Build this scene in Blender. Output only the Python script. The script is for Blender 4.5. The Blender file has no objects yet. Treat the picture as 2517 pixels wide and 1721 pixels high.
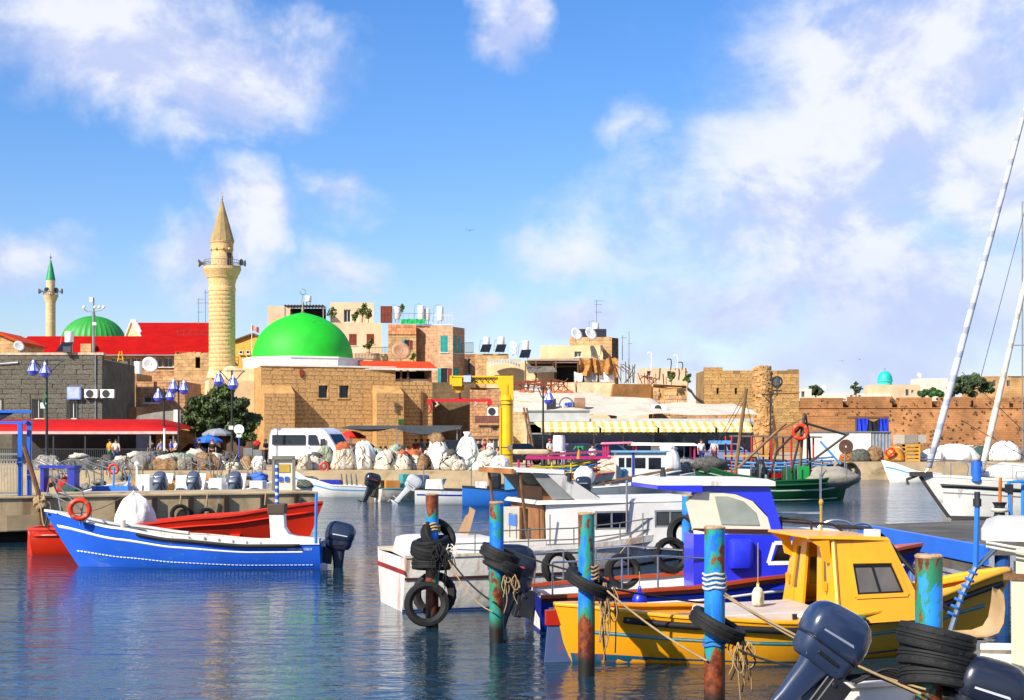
import bpy, bmesh, math, random
from mathutils import Vector, Matrix, noise
R = math.radians
rnd = random.Random(7)
scene = bpy.context.scene
col = scene.collection
# ------------------------------------------------------------------ camera
FPX, CXP, YHP, EYE = 3500.0, 1258.5, 1080.0, 3.0
cam_d = bpy.data.cameras.new('camera'); cam = bpy.data.objects.new('camera', cam_d); col.objects.link(cam)
cam.location = (0, 0, EYE); cam.rotation_euler = (R(90), 0, 0)
cam_d.sensor_width = 36.0; cam_d.lens = 36.0 * FPX / 2517.0
cam_d.shift_y = (YHP - 860.5) / 2517.0
cam_d.clip_start = 0.5; cam_d.clip_end = 6000
scene.camera = cam
# ------------------------------------------------------------------ sun, exposure
SUN_AZ, SUN_EL = 46.0, 35.0           # degrees round from -X towards the viewer, height
tosun = Vector((-math.cos(R(SUN_AZ)) * math.cos(R(SUN_EL)), -math.sin(R(SUN_AZ)) * math.cos(R(SUN_EL)), math.sin(R(SUN_EL))))
sd = bpy.data.lights.new('sun', 'SUN'); sd.energy = 5.0; sd.angle = R(0.53); sd.color = (1.0, 0.93, 0.80)
sun = bpy.data.objects.new('sun', sd); col.objects.link(sun)
sun.rotation_euler = tosun.to_track_quat('Z', 'Y').to_euler()
vs = scene.view_settings
vs.view_transform = 'Standard'; vs.look = 'None'; vs.gamma = 1.0; vs.exposure = 0.62
vs.use_curve_mapping = False
scene.cycles.use_denoising = True
scene.cycles.max_bounces = 6; scene.cycles.diffuse_bounces = 2; scene.cycles.glossy_bounces = 3
scene.cycles.transparent_max_bounces = 8
scene.cycles.caustics_reflective = False; scene.cycles.caustics_refractive = False
# ------------------------------------------------------------------ world: sky with broken cumulus
def lin(h):
 h = h.lstrip('#')
 c = [int(h[i:i + 2], 16) / 255 for i in (0, 2, 4)]
 return tuple((x / 12.92 if x <= .04045 else ((x + .055) / 1.055) ** 2.4) for x in c) + (1.0,)
world = bpy.data.worlds.new('World'); scene.world = world; world.use_nodes = True
class NT:
 def __init__(s, tree): s.t = tree; s.n = tree.nodes; s.l = tree.links
 def new(s, ty, **kw):
  n = s.n.new(ty)
  for k, v in kw.items(): setattr(n, k, v)
  return n
 def set(s, sock, v):
  if isinstance(v, bpy.types.NodeSocket): s.l.new(v, sock)
  else: sock.default_value = v
 def math(s, op, a, b=None, c=None, clamp=False):
  n = s.new('ShaderNodeMath', operation=op); n.use_clamp = clamp
  s.set(n.inputs[0], a)
  if b is not None: s.set(n.inputs[1], b)
  if c is not None: s.set(n.inputs[2], c)
  return n.outputs[0]
 def vmath(s, op, a, b=None):
  n = s.new('ShaderNodeVectorMath', operation=op); s.set(n.inputs[0], a)
  if b is not None: s.set(n.inputs[1], b)
  return n.outputs[0]
 def noise(s, vec, scale, detail=3, rough=.55, dist=0.0):
  n = s.new('ShaderNodeTexNoise'); s.set(n.inputs['Vector'], vec)
  n.inputs['Scale'].default_value = scale; n.inputs['Detail'].default_value = detail
  n.inputs['Roughness'].default_value = rough; n.inputs['Distortion'].default_value = dist
  return n.outputs['Fac']
 def mix(s, f, a, b, blend='MIX'):
  n = s.new('ShaderNodeMix', data_type='RGBA', blend_type=blend)
  s.set(n.inputs[0], f); s.set(n.inputs[6], a); s.set(n.inputs[7], b)
  return n.outputs[2]
 def ramp(s, f, a, b, va=0.0, vb=1.0):
  n = s.new('ShaderNodeMapRange', interpolation_type='SMOOTHSTEP'); s.set(n.inputs[0], f)
  n.inputs[1].default_value = a; n.inputs[2].default_value = b; n.inputs[3].default_value = va; n.inputs[4].default_value = vb
  return n.outputs[0]
 def sep(s, v):
  n = s.new('ShaderNodeSeparateXYZ'); s.set(n.inputs[0], v); return n.outputs
 def comb(s, x, y, z):
  n = s.new('ShaderNodeCombineXYZ')
  for i, v in enumerate((x, y, z)): s.set(n.inputs[i], v)
  return n.outputs[0]
def build_world():
 w = NT(world.node_tree); w.n.clear()
 out = w.new('ShaderNodeOutputWorld'); bg = w.new('ShaderNodeBackground')
 sky = w.new('ShaderNodeTexSky', sky_type='NISHITA'); sky.sun_disc = False
 sky.sun_elevation = R(SUN_EL); sky.sun_rotation = math.atan2(tosun.x, tosun.y)
 sky.air_density = 1.3; sky.dust_density = 0.15; sky.ozone_density = 5.0; sky.altitude = 0
 g = w.new('ShaderNodeTexCoord').outputs['Generated']
 d = w.vmath('NORMALIZE', g)
 x, y, z = w.sep(d)
 az = w.math('ARCTAN2', x, y); el = w.math('ARCSINE', z)
 hs = w.new('ShaderNodeHueSaturation'); hs.inputs['Saturation'].default_value = 1.25; hs.inputs['Value'].default_value = 1.0
 w.l.new(sky.outputs[0], hs.inputs['Color'])
 blue = w.mix(1.0, hs.outputs[0], (0.90, 0.87, 1.10, 1), 'MULTIPLY')
 banks = [(330, 110, 360, 190, 1.0), (560, 190, 300, 150, .9), (200, 60, 220, 160, .9), (595, 520, 105, 160, .95), (520, 650, 150, 110, .75),
             (1275, 40, 75, 120, .72), (2230, 190, 500, 330, 1.0), (1990, 420, 350, 260, .9), (2150, 690, 520, 190, .95), (1850, 760, 330, 110, .8),
             (2430, 420, 350, 250, .85), (2150, 880, 620, 120, .55), (1400, 620, 130, 75, .5), (1545, 300, 55, 50, .28), (80, 640, 120, 80, .6),
             (790, 480, 130, 60, .5), (840, 660, 120, 80, .5), (1440, 790, 160, 60, .6), (1180, 770, 90, 50, .5), (2050, 560, 620, 260, .62), (2300, 780, 700, 260, .7), (1700, 900, 300, 90, .45)]
 wob = w.noise(w.comb(az, w.math('MULTIPLY', el, 1.3), 3.1), 9.0, 6, .6, .3)
 wob2 = w.noise(w.comb(az, w.math('MULTIPLY', el, 1.3), 8.1), 26.0, 5, .6, .2)
 wa = w.math('ADD', az, w.math('MULTIPLY', w.math('SUBTRACT', w.noise(w.comb(az, el, 5.5), 16.0, 4, .6), .5), .085))
 we = w.math('ADD', el, w.math('MULTIPLY', w.math('SUBTRACT', w.noise(w.comb(az, el, 9.5), 16.0, 4, .6), .5), .065))
 field = None
 for px, py, rx, ry, amp in banks:
  a0 = math.atan((px - CXP) / FPX); e0 = math.atan((YHP - py) / FPX * math.cos(a0))
  u = w.math('DIVIDE', w.math('SUBTRACT', wa, a0), rx / FPX); v = w.math('DIVIDE', w.math('SUBTRACT', we, e0), ry / FPX)
  r2 = w.math('ADD', w.math('MULTIPLY', u, u), w.math('MULTIPLY', v, v))
  f = w.math('MULTIPLY', w.math('SUBTRACT', 1.0, w.math('SQRT', r2)), amp)
  f = w.math('MAXIMUM', f, -1.0)
  field = f if field is None else w.math('MAXIMUM', field, f)
 big = w.noise(w.comb(az, w.math('MULTIPLY', el, 1.6), 1.7), 3.2, 4, .55)
 away = w.ramp(w.math('ABSOLUTE', az), .42, .75)
 gen = w.math('SUBTRACT', w.math('MULTIPLY', w.math('SUBTRACT', big, .50), 5.0), w.math('MULTIPLY', w.math('SUBTRACT', 1.0, away), 2.0))
 field = w.math('MAXIMUM', field, gen)
 dens = w.math('ADD', field, w.math('MULTIPLY', w.math('SUBTRACT', wob, .5), 1.35))
 dens = w.math('ADD', dens, w.math('MULTIPLY', w.math('SUBTRACT', wob2, .5), .22))
 mask = w.ramp(dens, -.22, .66)
 wl = w.noise(w.comb(w.math('SUBTRACT', az, .03), w.math('MULTIPLY', w.math('ADD', el, .03), 1.3), 3.1), 9.0, 5, .6, .3)
 lit = w.ramp(w.math('ADD', w.math('SUBTRACT', wob, wl), w.math('MULTIPLY', w.math('SUBTRACT', wob2, .5), .25)), -.13, .10)
 grey = w.mix(lit, (3.9, 4.4, 6.3, 1), (6.2, 6.3, 6.9, 1))
 low = w.ramp(el, .015, .16)
 cloudcol = w.mix(low, (3.6, 4.25, 6.3, 1), grey)
 m2 = w.math('MULTIPLY', mask, .93)
 c = w.mix(m2, blue, cloudcol)
 w.l.new(c, bg.inputs['Color']); bg.inputs['Strength'].default_value = 0.10
 w.l.new(bg.outputs[0], out.inputs[0])
build_world()
# ------------------------------------------------------------------ materials
MATS = {}
def mat(key, hexc, rough=.65, metal=0.0, var=.18, scale=2.0, bump=.0, bscale=20.0, dirt=0.0, dirtc='3a2a1a', dscale=1.5, rand=0.0, coat=0.0, spec=.5, brick=None, vstreak=False, pit=0.0, net=0.0):
 if key in MATS: return MATS[key]
 m = bpy.data.materials.new(key); m.use_nodes = True; MATS[key] = m
 w = NT(m.node_tree); b = w.n['Principled BSDF']
 tc = w.new('ShaderNodeTexCoord'); v = tc.outputs['Object']
 geo = None
 c = lin(hexc)
 n1 = w.noise(v, scale, 4, .6)
 f = w.ramp(n1, .3, .7, 1 - var, 1 + var * .8)
 base = w.mix(1.0, c, w.comb(f, f, f), 'MULTIPLY')
 height = None
 if brick:
  bw, bh, mort, c2 = brick
  xyz = w.sep(v)
  bt = w.new('ShaderNodeTexBrick'); w.l.new(w.comb(w.math('ADD', xyz[0], xyz[1]), xyz[2], 0.0), bt.inputs['Vector'])
  bt.inputs['Scale'].default_value = 1.0; bt.inputs['Brick Width'].default_value = bw; bt.inputs['Row Height'].default_value = bh
  bt.inputs['Mortar Size'].default_value = mort; bt.inputs['Mortar Smooth'].default_value = .4; bt.inputs['Bias'].default_value = 0
  bt.inputs['Color1'].default_value = (1.06, 1.05, 1.03, 1); bt.inputs['Color2'].default_value = (.88, .88, .89, 1); bt.inputs['Mortar'].default_value = (.74, .72, .70, 1)
  base = w.mix(1.0, base, bt.outputs['Color'], 'MULTIPLY')
  height = w.math('MULTIPLY', bt.outputs['Fac'], -1.0)
 if rand:
  oi = w.new('ShaderNodeObjectInfo').outputs['Random']
  fr = w.ramp(oi, 0, 1, 1 - rand, 1 + rand)
  base = w.mix(1.0, base, w.comb(fr, fr, fr), 'MULTIPLY')
 if net:
  vo = w.new('ShaderNodeTexVoronoi', feature='DISTANCE_TO_EDGE'); w.l.new(v, vo.inputs['Vector']); vo.inputs['Scale'].default_value = net
  fn = w.ramp(vo.outputs['Distance'], .04, .22, 1.1, .62); base = w.mix(1.0, base, w.comb(fn, fn, fn), 'MULTIPLY')
 if dirt:
  dv = v
  if vstreak:
   mp = w.new('ShaderNodeMapping'); mp.inputs['Scale'].default_value = (1, 1, .22); w.l.new(v, mp.inputs['Vector']); dv = mp.outputs[0]
  n2 = w.noise(dv, dscale, 6, .7, .4)
  dm = w.ramp(n2, .62 - dirt * .3, .74 - dirt * .15)
  base = w.mix(w.math('MULTIPLY', dm, min(1.0, .55 + dirt * .5)), base, lin(dirtc))
 w.l.new(base, b.inputs['Base Color'])
 b.inputs['Roughness'].default_value = rough; b.inputs['Metallic'].default_value = metal
 b.inputs['Specular IOR Level'].default_value = spec
 b.inputs['Coat Weight'].default_value = coat; b.inputs['Coat Roughness'].default_value = .12
 if bump or height is not None:
  bp = w.new('ShaderNodeBump'); bp.inputs['Strength'].default_value = max(bump, .25 if height is not None else 0); bp.inputs['Distance'].default_value = .14 if pit else .05
  n3 = w.noise(v, bscale, 4, .65)
  h = n3 if height is None else w.math('ADD', n3, height)
  if pit: h = w.math('SUBTRACT', h, w.math('MULTIPLY', w.ramp(w.noise(v, bscale * .55, 3, .6, 1.0), .57, .68), pit))
  w.l.new(h, bp.inputs['Height']); w.l.new(bp.outputs[0], b.inputs['Normal'])
 return m
def paintm(key, hexc, **kw):
 a = dict(rough=.38, var=.10, scale=1.2, bump=.06, bscale=6, coat=.25, dirt=.22, dirtc='4a4236', dscale=2.2, vstreak=True); a.update(kw)
 return mat(key, hexc, **a)
def stripes(key, c1, c2, period, axis=0, duty=.5, rough=.8):
 if key in MATS: return MATS[key]
 m = bpy.data.materials.new(key); m.use_nodes = True; MATS[key] = m
 w = NT(m.node_tree); b = w.n['Principled BSDF']
 v = w.new('ShaderNodeTexCoord').outputs['Object']
 fr = w.math('FRACT', w.math('DIVIDE', w.sep(v)[axis], period))
 f = w.math('LESS_THAN', fr, duty)
 n = w.noise(v, 1.5, 4, .6); k = w.ramp(n, .3, .7, .82, 1.08)
 w.l.new(w.mix(1.0, w.mix(f, lin(c2), lin(c1)), w.comb(k, k, k), 'MULTIPLY'), b.inputs['Base Color']); b.inputs['Roughness'].default_value = rough
 return m
def glassm(key, hexc, rough=.08):
 if key in MATS: return MATS[key]
 m = mat(key, hexc, rough=rough, var=.25, scale=1.5, spec=.8); return m
def pile_paint(bias=0.0):
 m = bpy.data.materials.new('pile_paint'); m.use_nodes = True
 w = NT(m.node_tree); b = w.n['Principled BSDF']
 v = w.new('ShaderNodeTexCoord').outputs['Object']; oi = w.new('ShaderNodeObjectInfo').outputs['Random']
 vv = w.vmath('ADD', v, w.comb(w.math('MULTIPLY', oi, 40), w.math('MULTIPLY', oi, 23), 0))
 z = w.sep(v)[2]
 mp = w.new('ShaderNodeMapping'); mp.inputs['Scale'].default_value = (1, 1, .4); w.l.new(vv, mp.inputs['Vector'])
 n = w.noise(mp.outputs[0], 3.4, 6, .65, .5); n2 = w.noise(mp.outputs[0], 2.6, 5, .6, .8)
 wear = w.ramp(z, .3, 1.5, .24, .045)
 top = w.ramp(w.math('ABSOLUTE', w.math('SUBTRACT', z, 2.15)), .0, .7, .13, 0)
 t = w.math('ADD', w.math('ADD', w.math('ADD', n, bias), wear), top)
 blue = w.mix(w.ramp(n2, .35, .65), lin('0f66cf'), lin('2b8ff0'))
 teal = w.mix(w.ramp(n2, .4, .6), lin('1b8f83'), lin('2a7f5a'))
 rust = w.mix(w.ramp(w.noise(vv, 14, 5, .7), .35, .65), lin('4a1f0c'), lin('8e4218'))
 c = w.mix(w.ramp(t, .585, .62), blue, teal); c = w.mix(w.ramp(t, .655, .70), c, rust)
 wet = w.ramp(w.math('ADD', z, w.math('MULTIPLY', n, .25)), .28, .55, 1, 0)
 c = w.mix(wet, c, lin('1c1a12'))
 w.l.new(c, b.inputs['Base Color'])
 b.inputs['Roughness'].default_value = .45
 bp = w.new('ShaderNodeBump'); bp.inputs['Strength'].default_value = .5; bp.inputs['Distance'].default_value = .02
 w.l.new(t, bp.inputs['Height']); w.l.new(bp.outputs[0], b.inputs['Normal'])
 return m
def water_mat():
 m = bpy.data.materials.new('harbour_water'); m.use_nodes = True
 w = NT(m.node_tree); b = w.n['Principled BSDF']
 v = w.new('ShaderNodeTexCoord').outputs['Object']
 mp = w.new('ShaderNodeMapping'); mp.inputs['Scale'].default_value = (.55, 1.25, 1); w.l.new(v, mp.inputs['Vector'])
 n1 = w.noise(mp.outputs[0], 1.9, 4, .55, .5); n2 = w.noise(mp.outputs[0], 6.5, 3, .5, .2); n3 = w.noise(mp.outputs[0], .35, 3, .5)
 h = w.math('ADD', w.math('MULTIPLY', n1, 1.0), w.math('ADD', w.math('MULTIPLY', n2, .26), w.math('MULTIPLY', n3, .9)))
 gust = w.ramp(w.noise(mp.outputs[0], .07, 2, .5), .35, .65, .45, 1.0)
 y = w.sep(v)[1]
 far = w.ramp(y, 30, 62, .45, 1.9)
 bp = w.new('ShaderNodeBump'); w.set(bp.inputs['Strength'], w.math('MULTIPLY', gust, far)); bp.inputs['Distance'].default_value = .085
 w.l.new(h, bp.inputs['Height']); w.l.new(bp.outputs[0], b.inputs['Normal'])
 b.inputs['Base Color'].default_value = lin('12303f'); b.inputs['Roughness'].default_value = .05; b.inputs['IOR'].default_value = 1.34
 b.inputs['Specular IOR Level'].default_value = .5
 return m
# ------------------------------------------------------------------ placing
def PX(px, Y): return (px - CXP) / FPX * Y
def PZ(py, Y): return EYE + (YHP - py) / FPX * Y
def P(px, py, Y): return Vector((PX(px, Y), Y, PZ(py, Y)))
def WY(py, z=0.0): return FPX * (EYE - z) / (py - YHP)       # how far away a point at height z shows on that row
QZ = 1.3                                                     # quay level
class Frame:
 """a vertical facade plane turned by t; loc() finds where a sight line meets it"""
 def __init__(s, px, Y, z0=QZ, t=0.0):
  s.o = Vector((PX(px, Y), Y, z0)); s.t = t
  s.ex = Vector((math.cos(R(t)), math.sin(R(t)), 0)); s.ey = Vector((-math.sin(R(t)), math.cos(R(t)), 0))
 def loc(s, px, py, off=0.0):
  c = Vector((0, 0, EYE)); r = Vector(((px - CXP) / FPX, 1, (YHP - py) / FPX))
  k = (off - (c - s.o).dot(s.ey)) / r.dot(s.ey); p = c + r * k
  return (p - s.o).dot(s.ex), p.z - s.o.z
 def u(s, px, off=0.0): return s.loc(px, 1080, off)[0]
 def z(s, py, px=None, off=0.0):
  return s.loc(px if px is not None else CXP + s.o.x / s.o.y * FPX, py, off)[1]
 def world(s, u, off, z): return s.o + s.ex * u + s.ey * off + Vector((0, 0, z))
# ------------------------------------------------------------------ mesh builder
class MB:
 def __init__(s): s.v = []; s.f = []
 def add(s, vs, fs):
  o = len(s.v); s.v += [tuple(p) for p in vs]; s.f += [tuple(i + o for i in f) for f in fs]; return s
 def box(s, x0, x1, y0, y1, z0, z1):
  return s.add([(x0, y0, z0), (x1, y0, z0), (x1, y1, z0), (x0, y1, z0), (x0, y0, z1), (x1, y0, z1), (x1, y1, z1), (x0, y1, z1)],
                     [(3, 2, 1, 0), (4, 5, 6, 7), (0, 1, 5, 4), (1, 2, 6, 5), (2, 3, 7, 6), (3, 0, 4, 7)])
 def hexa(s, b, t):          # four bottom corners, four top corners (counter-clockwise seen from above)
  return s.add(list(b) + list(t), [(3, 2, 1, 0), (4, 5, 6, 7), (0, 1, 5, 4), (1, 2, 6, 5), (2, 3, 7, 6), (3, 0, 4, 7)])
 def beam(s, p, q, w, h=None, up=(0, 0, 1)):
  p, q = Vector(p), Vector(q); d = (q - p).normalized(); h = h or w
  u = Vector(up)
  if abs(d.dot(u)) > .98: u = Vector((1, 0, 0))
  a = d.cross(u).normalized(); b = a.cross(d)
  a *= w / 2; b *= h / 2
  return s.add([p - a - b, p + a - b, p + a + b, p - a + b, q - a - b, q + a - b, q + a + b, q - a + b],
                     [(3, 2, 1, 0), (4, 5, 6, 7), (0, 1, 5, 4), (1, 2, 6, 5), (2, 3, 7, 6), (3, 0, 4, 7)])
 def loft(s, secs, cap=True, closed=True):
  n = len(secs[0]); o = len(s.v)
  for sec in secs: s.v += [tuple(p) for p in sec]
  for i in range(len(secs) - 1):
   for j in range(n if closed else n - 1):
    a = o + i * n + j; b = o + i * n + (j + 1) % n
    s.f.append((a, b, b + n, a + n))
  if cap:
   s.f.append(tuple(o + j for j in reversed(range(n)))); s.f.append(tuple(o + (len(secs) - 1) * n + j for j in range(n)))
  return s
 def tube(s, pts, r, n=6, cap=True, r2=None):
  pts = [Vector(p) for p in pts]; secs = []; pv = None
  for i, p in enumerate(pts):
   d = (pts[min(i + 1, len(pts) - 1)] - pts[max(i - 1, 0)]).normalized()
   if pv is None:
    u = Vector((0, 0, 1)) if abs(d.z) < .9 else Vector((1, 0, 0)); a = d.cross(u).normalized()
   else:
    a = (pv - d * pv.dot(d)).normalized()
   pv = a; b = d.cross(a)
   rr = r if r2 is None else r + (r2 - r) * i / max(1, len(pts) - 1)
   if isinstance(r, (list, tuple)): rr = r[i]
   secs.append([p + (a * math.cos(t) + b * math.sin(t)) * rr for t in (2 * math.pi * k / n for k in range(n))])
  return s.loft(secs, cap)
 def lathe(s, prof, n=16, c=(0, 0, 0), a0=0.0, a1=360.0, axis='z'):
  full = abs(a1 - a0) >= 359.9; secs = []
  m = n if full else n + 1
  o = len(s.v)
  for r, z in prof:
   for k in range(m):
    t = R(a0 + (a1 - a0) * k / n)
    q = (r * math.cos(t), r * math.sin(t), z)
    if axis == 'y': q = (q[0], q[2], q[1])
    if axis == 'x': q = (q[2], q[0], q[1])
    s.v.append((c[0] + q[0], c[1] + q[1], c[2] + q[2]))
  for i in range(len(prof) - 1):
   for k in range(n):
    a = o + i * m + k; b = o + i * m + ((k + 1) % m)
    s.f.append((a, b, b + m, a + m))
  return s
 def torus(s, c, R0, r, axis='z', n=24, k=8, sq=1.0):
  prof = [(R0 + r * math.cos(2 * math.pi * i / k), r * sq * math.sin(2 * math.pi * i / k)) for i in range(k + 1)]
  return s.lathe(prof, n, c, axis=axis)
 def prism(s, poly, y0, y1):                 # outline in x,z pushed along y
  n = len(poly)
  return s.loft([[(x, y0, z) for x, z in poly], [(x, y1, z) for x, z in poly]])
 def slab(s, poly, z0, z1):                  # outline in x,y pushed along z
  return s.loft([[(x, y, z0) for x, y in poly], [(x, y, z1) for x, y in poly]])
 def sphere(s, c, rx, ry=None, rz=None, n=14, m=9, amp=0.0, freq=2.0, seed=0):
  ry = ry or rx; rz = rz or rx; c = Vector(c); secs = []
  for i in range(m + 1):
   ph = math.pi * (i + .02) / (m + .04) ; row = []
   for k in range(n):
    t = 2 * math.pi * k / n
    d = Vector((math.sin(ph) * math.cos(t), math.sin(ph) * math.sin(t), -math.cos(ph)))
    q = 1 + (amp * noise.noise(d * freq + Vector((seed * 3.7, seed * 1.3, seed))) if amp else 0)
    row.append(c + Vector((d.x * rx, d.y * ry, d.z * rz)) * q)
   secs.append(row)
  return s.loft(secs)
 def xf(s, M):
  s.v = [tuple(M @ Vector(p)) for p in s.v]; return s
 def jitter(s, a, seed=0):
  s.v = [tuple(Vector(p) + noise.noise_vector(Vector(p) * 1.7 + Vector((seed, 0, 0))) * a) for p in s.v]; return s
 def mesh(s, name, m=None, smooth=False, bev=0.0):
  me = bpy.data.meshes.new(name); me.from_pydata(s.v, [], s.f)
  bm = bmesh.new(); bm.from_mesh(me)
  if bev: bmesh.ops.bevel(bm, geom=[e for e in bm.edges if len(e.link_faces) == 2 and e.calc_face_angle(0) > .5], offset=bev, segments=1 if bev < .012 else 2, profile=.6, affect='EDGES', clamp_overlap=True)
  bmesh.ops.recalc_face_normals(bm, faces=bm.faces)
  bm.to_mesh(me); bm.free()
  if smooth:
   me.shade_smooth()
   if smooth != True: me.set_sharp_from_angle(angle=R(smooth))
  if m: me.materials.append(m)
  me.update(); return me
 def build(s, name, m, parent=None, smooth=False, bev=0.0, label=None):
  o = bpy.data.objects.new(name, s.mesh(name, m, smooth, bev)); col.objects.link(o)
  if parent: o.parent = parent
  if label: o['label'] = label
  return o
def tag(o, label, cat, group=None):
 o['label'] = label; o['category'] = cat
 if group: o['group'] = group
 return o
def thing(name, label, cat, loc=(0, 0, 0), rotz=0.0, group=None, rot=None):
 o = bpy.data.objects.new(name, None); col.objects.link(o); o.location = loc; o.rotation_euler = rot or (0, 0, R(rotz))
 o['kind'] = 'thing'
 return tag(o, label, cat, group)
def struct(o): o['kind'] = 'structure'; return o
def inst(name, me, parent, loc=(0, 0, 0), rot=(0, 0, 0), sc=(1, 1, 1), m=None):
 o = bpy.data.objects.new(name, me); col.objects.link(o); o.location = loc; o.rotation_euler = rot; o.scale = sc
 if parent: o.parent = parent
 if m:
  o.material_slots[0].link = 'OBJECT'; o.material_slots[0].material = m
 return o
def copy_tree(o, parent=None):
 c = o.copy(); col.objects.link(c); c.parent = parent
 for ch in o.children: copy_tree(ch, c)
 return c
def bx(name, m, parent, x0, x1, y0, y1, z0, z1, bev=0.0): return MB().box(x0, x1, y0, y1, z0, z1).build(name, m, parent, bev=bev)
def wall_open(mb, x0, x1, z0, z1, y0, y1, holes=()):
 """wall slab with real openings"""
 xs = sorted({x0, x1, *[min(max(a, x0), x1) for h in holes for a in h[:2]]}); zs = sorted({z0, z1, *[min(max(a, z0), z1) for h in holes for a in h[2:]]})
 solid = {}
 for i in range(len(xs) - 1):
  for j in range(len(zs) - 1):
   cx, cz = (xs[i] + xs[i + 1]) / 2, (zs[j] + zs[j + 1]) / 2
   solid[i, j] = not any(h[0] < cx < h[1] and h[2] < cz < h[3] for h in holes)
 for (i, j), s in solid.items():
  if not s: continue
  a, b, c, d = xs[i], xs[i + 1], zs[j], zs[j + 1]
  mb.add([(a, y0, c), (b, y0, c), (b, y0, d), (a, y0, d)], [(0, 1, 2, 3)]); mb.add([(a, y1, c), (b, y1, c), (b, y1, d), (a, y1, d)], [(3, 2, 1, 0)])
  for di, dj, q in ((-1, 0, [(a, y0, c), (a, y0, d), (a, y1, d), (a, y1, c)]), (1, 0, [(b, y0, c), (b, y1, c), (b, y1, d), (b, y0, d)]),
                          (0, -1, [(a, y0, c), (a, y1, c), (b, y1, c), (b, y0, c)]), (0, 1, [(a, y0, d), (b, y0, d), (b, y1, d), (a, y1, d)])):
   if not solid.get((i + di, j + dj), False): mb.add(q, [(0, 1, 2, 3)])
 return mb
STONE = []
def stone_meshes():
 for k in range(7):
  r = random.Random(k); b = MB(); j = lambda a: r.uniform(-a, a)
  e = .035; d = .5
  o = [(-.5 + j(.02), d, -.5 + j(.05)), (.5 + j(.02), d, -.5 + j(.05)), (.5 + j(.02), d, .5 + j(.05)), (-.5 + j(.02), d, .5 + j(.05))]
  f = [(x * .995, -.40 + j(.03), z * .985) for x, y, z in o]; g = [(x * (1 - e), -.5 + j(.05), z * (1 - e * 2)) for x, y, z in o]
  b.loft([o, f, g]); STONE.append(b.mesh('stone_block', None)); STONE[-1].materials.append(None)
stone_meshes()
def stones(parent, x0, x1, z0, z1, y, ch, bl, m, depth=.06, holes=(), seed=1, limit=300, gap=.012, chaos=.0, rag=0.0):
 """courses of separate blocks set proud of the wall face at local y"""
 r = random.Random(seed); n = 0; z = z0
 rows = max(1, round((z1 - z0) / ch)); ch = (z1 - z0) / rows
 for j in range(rows):
  cz = z0 + (j + .5) * ch; free = [(x0, x1)]
  for h in holes:
   if h[2] < cz + ch * .3 and h[3] > cz - ch * .3: free = [q for a, b in free for q in ((a, min(b, h[0])), (max(a, h[1]), b)) if q[1] - q[0] > .04]
  for fa, fb in free:
   x = fa
   while x < fb - .02 and n < limit:
    w = bl * r.uniform(.65, 1.35); b = min(x + w, fb)
    if fb - b < bl * .3: b = fb
    a = x; x = b
    if rag and cz > z1 - rag and r.random() < .5 * (cz - (z1 - rag)) / rag + .15: continue
    inst('stone_block', r.choice(STONE), parent, ((a + b) / 2, y + .012 - r.uniform(0, depth * .2), cz), (0, r.uniform(-chaos, chaos), 0), (b - a - gap, depth, ch - gap), m)
    n += 1
 return n
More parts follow.
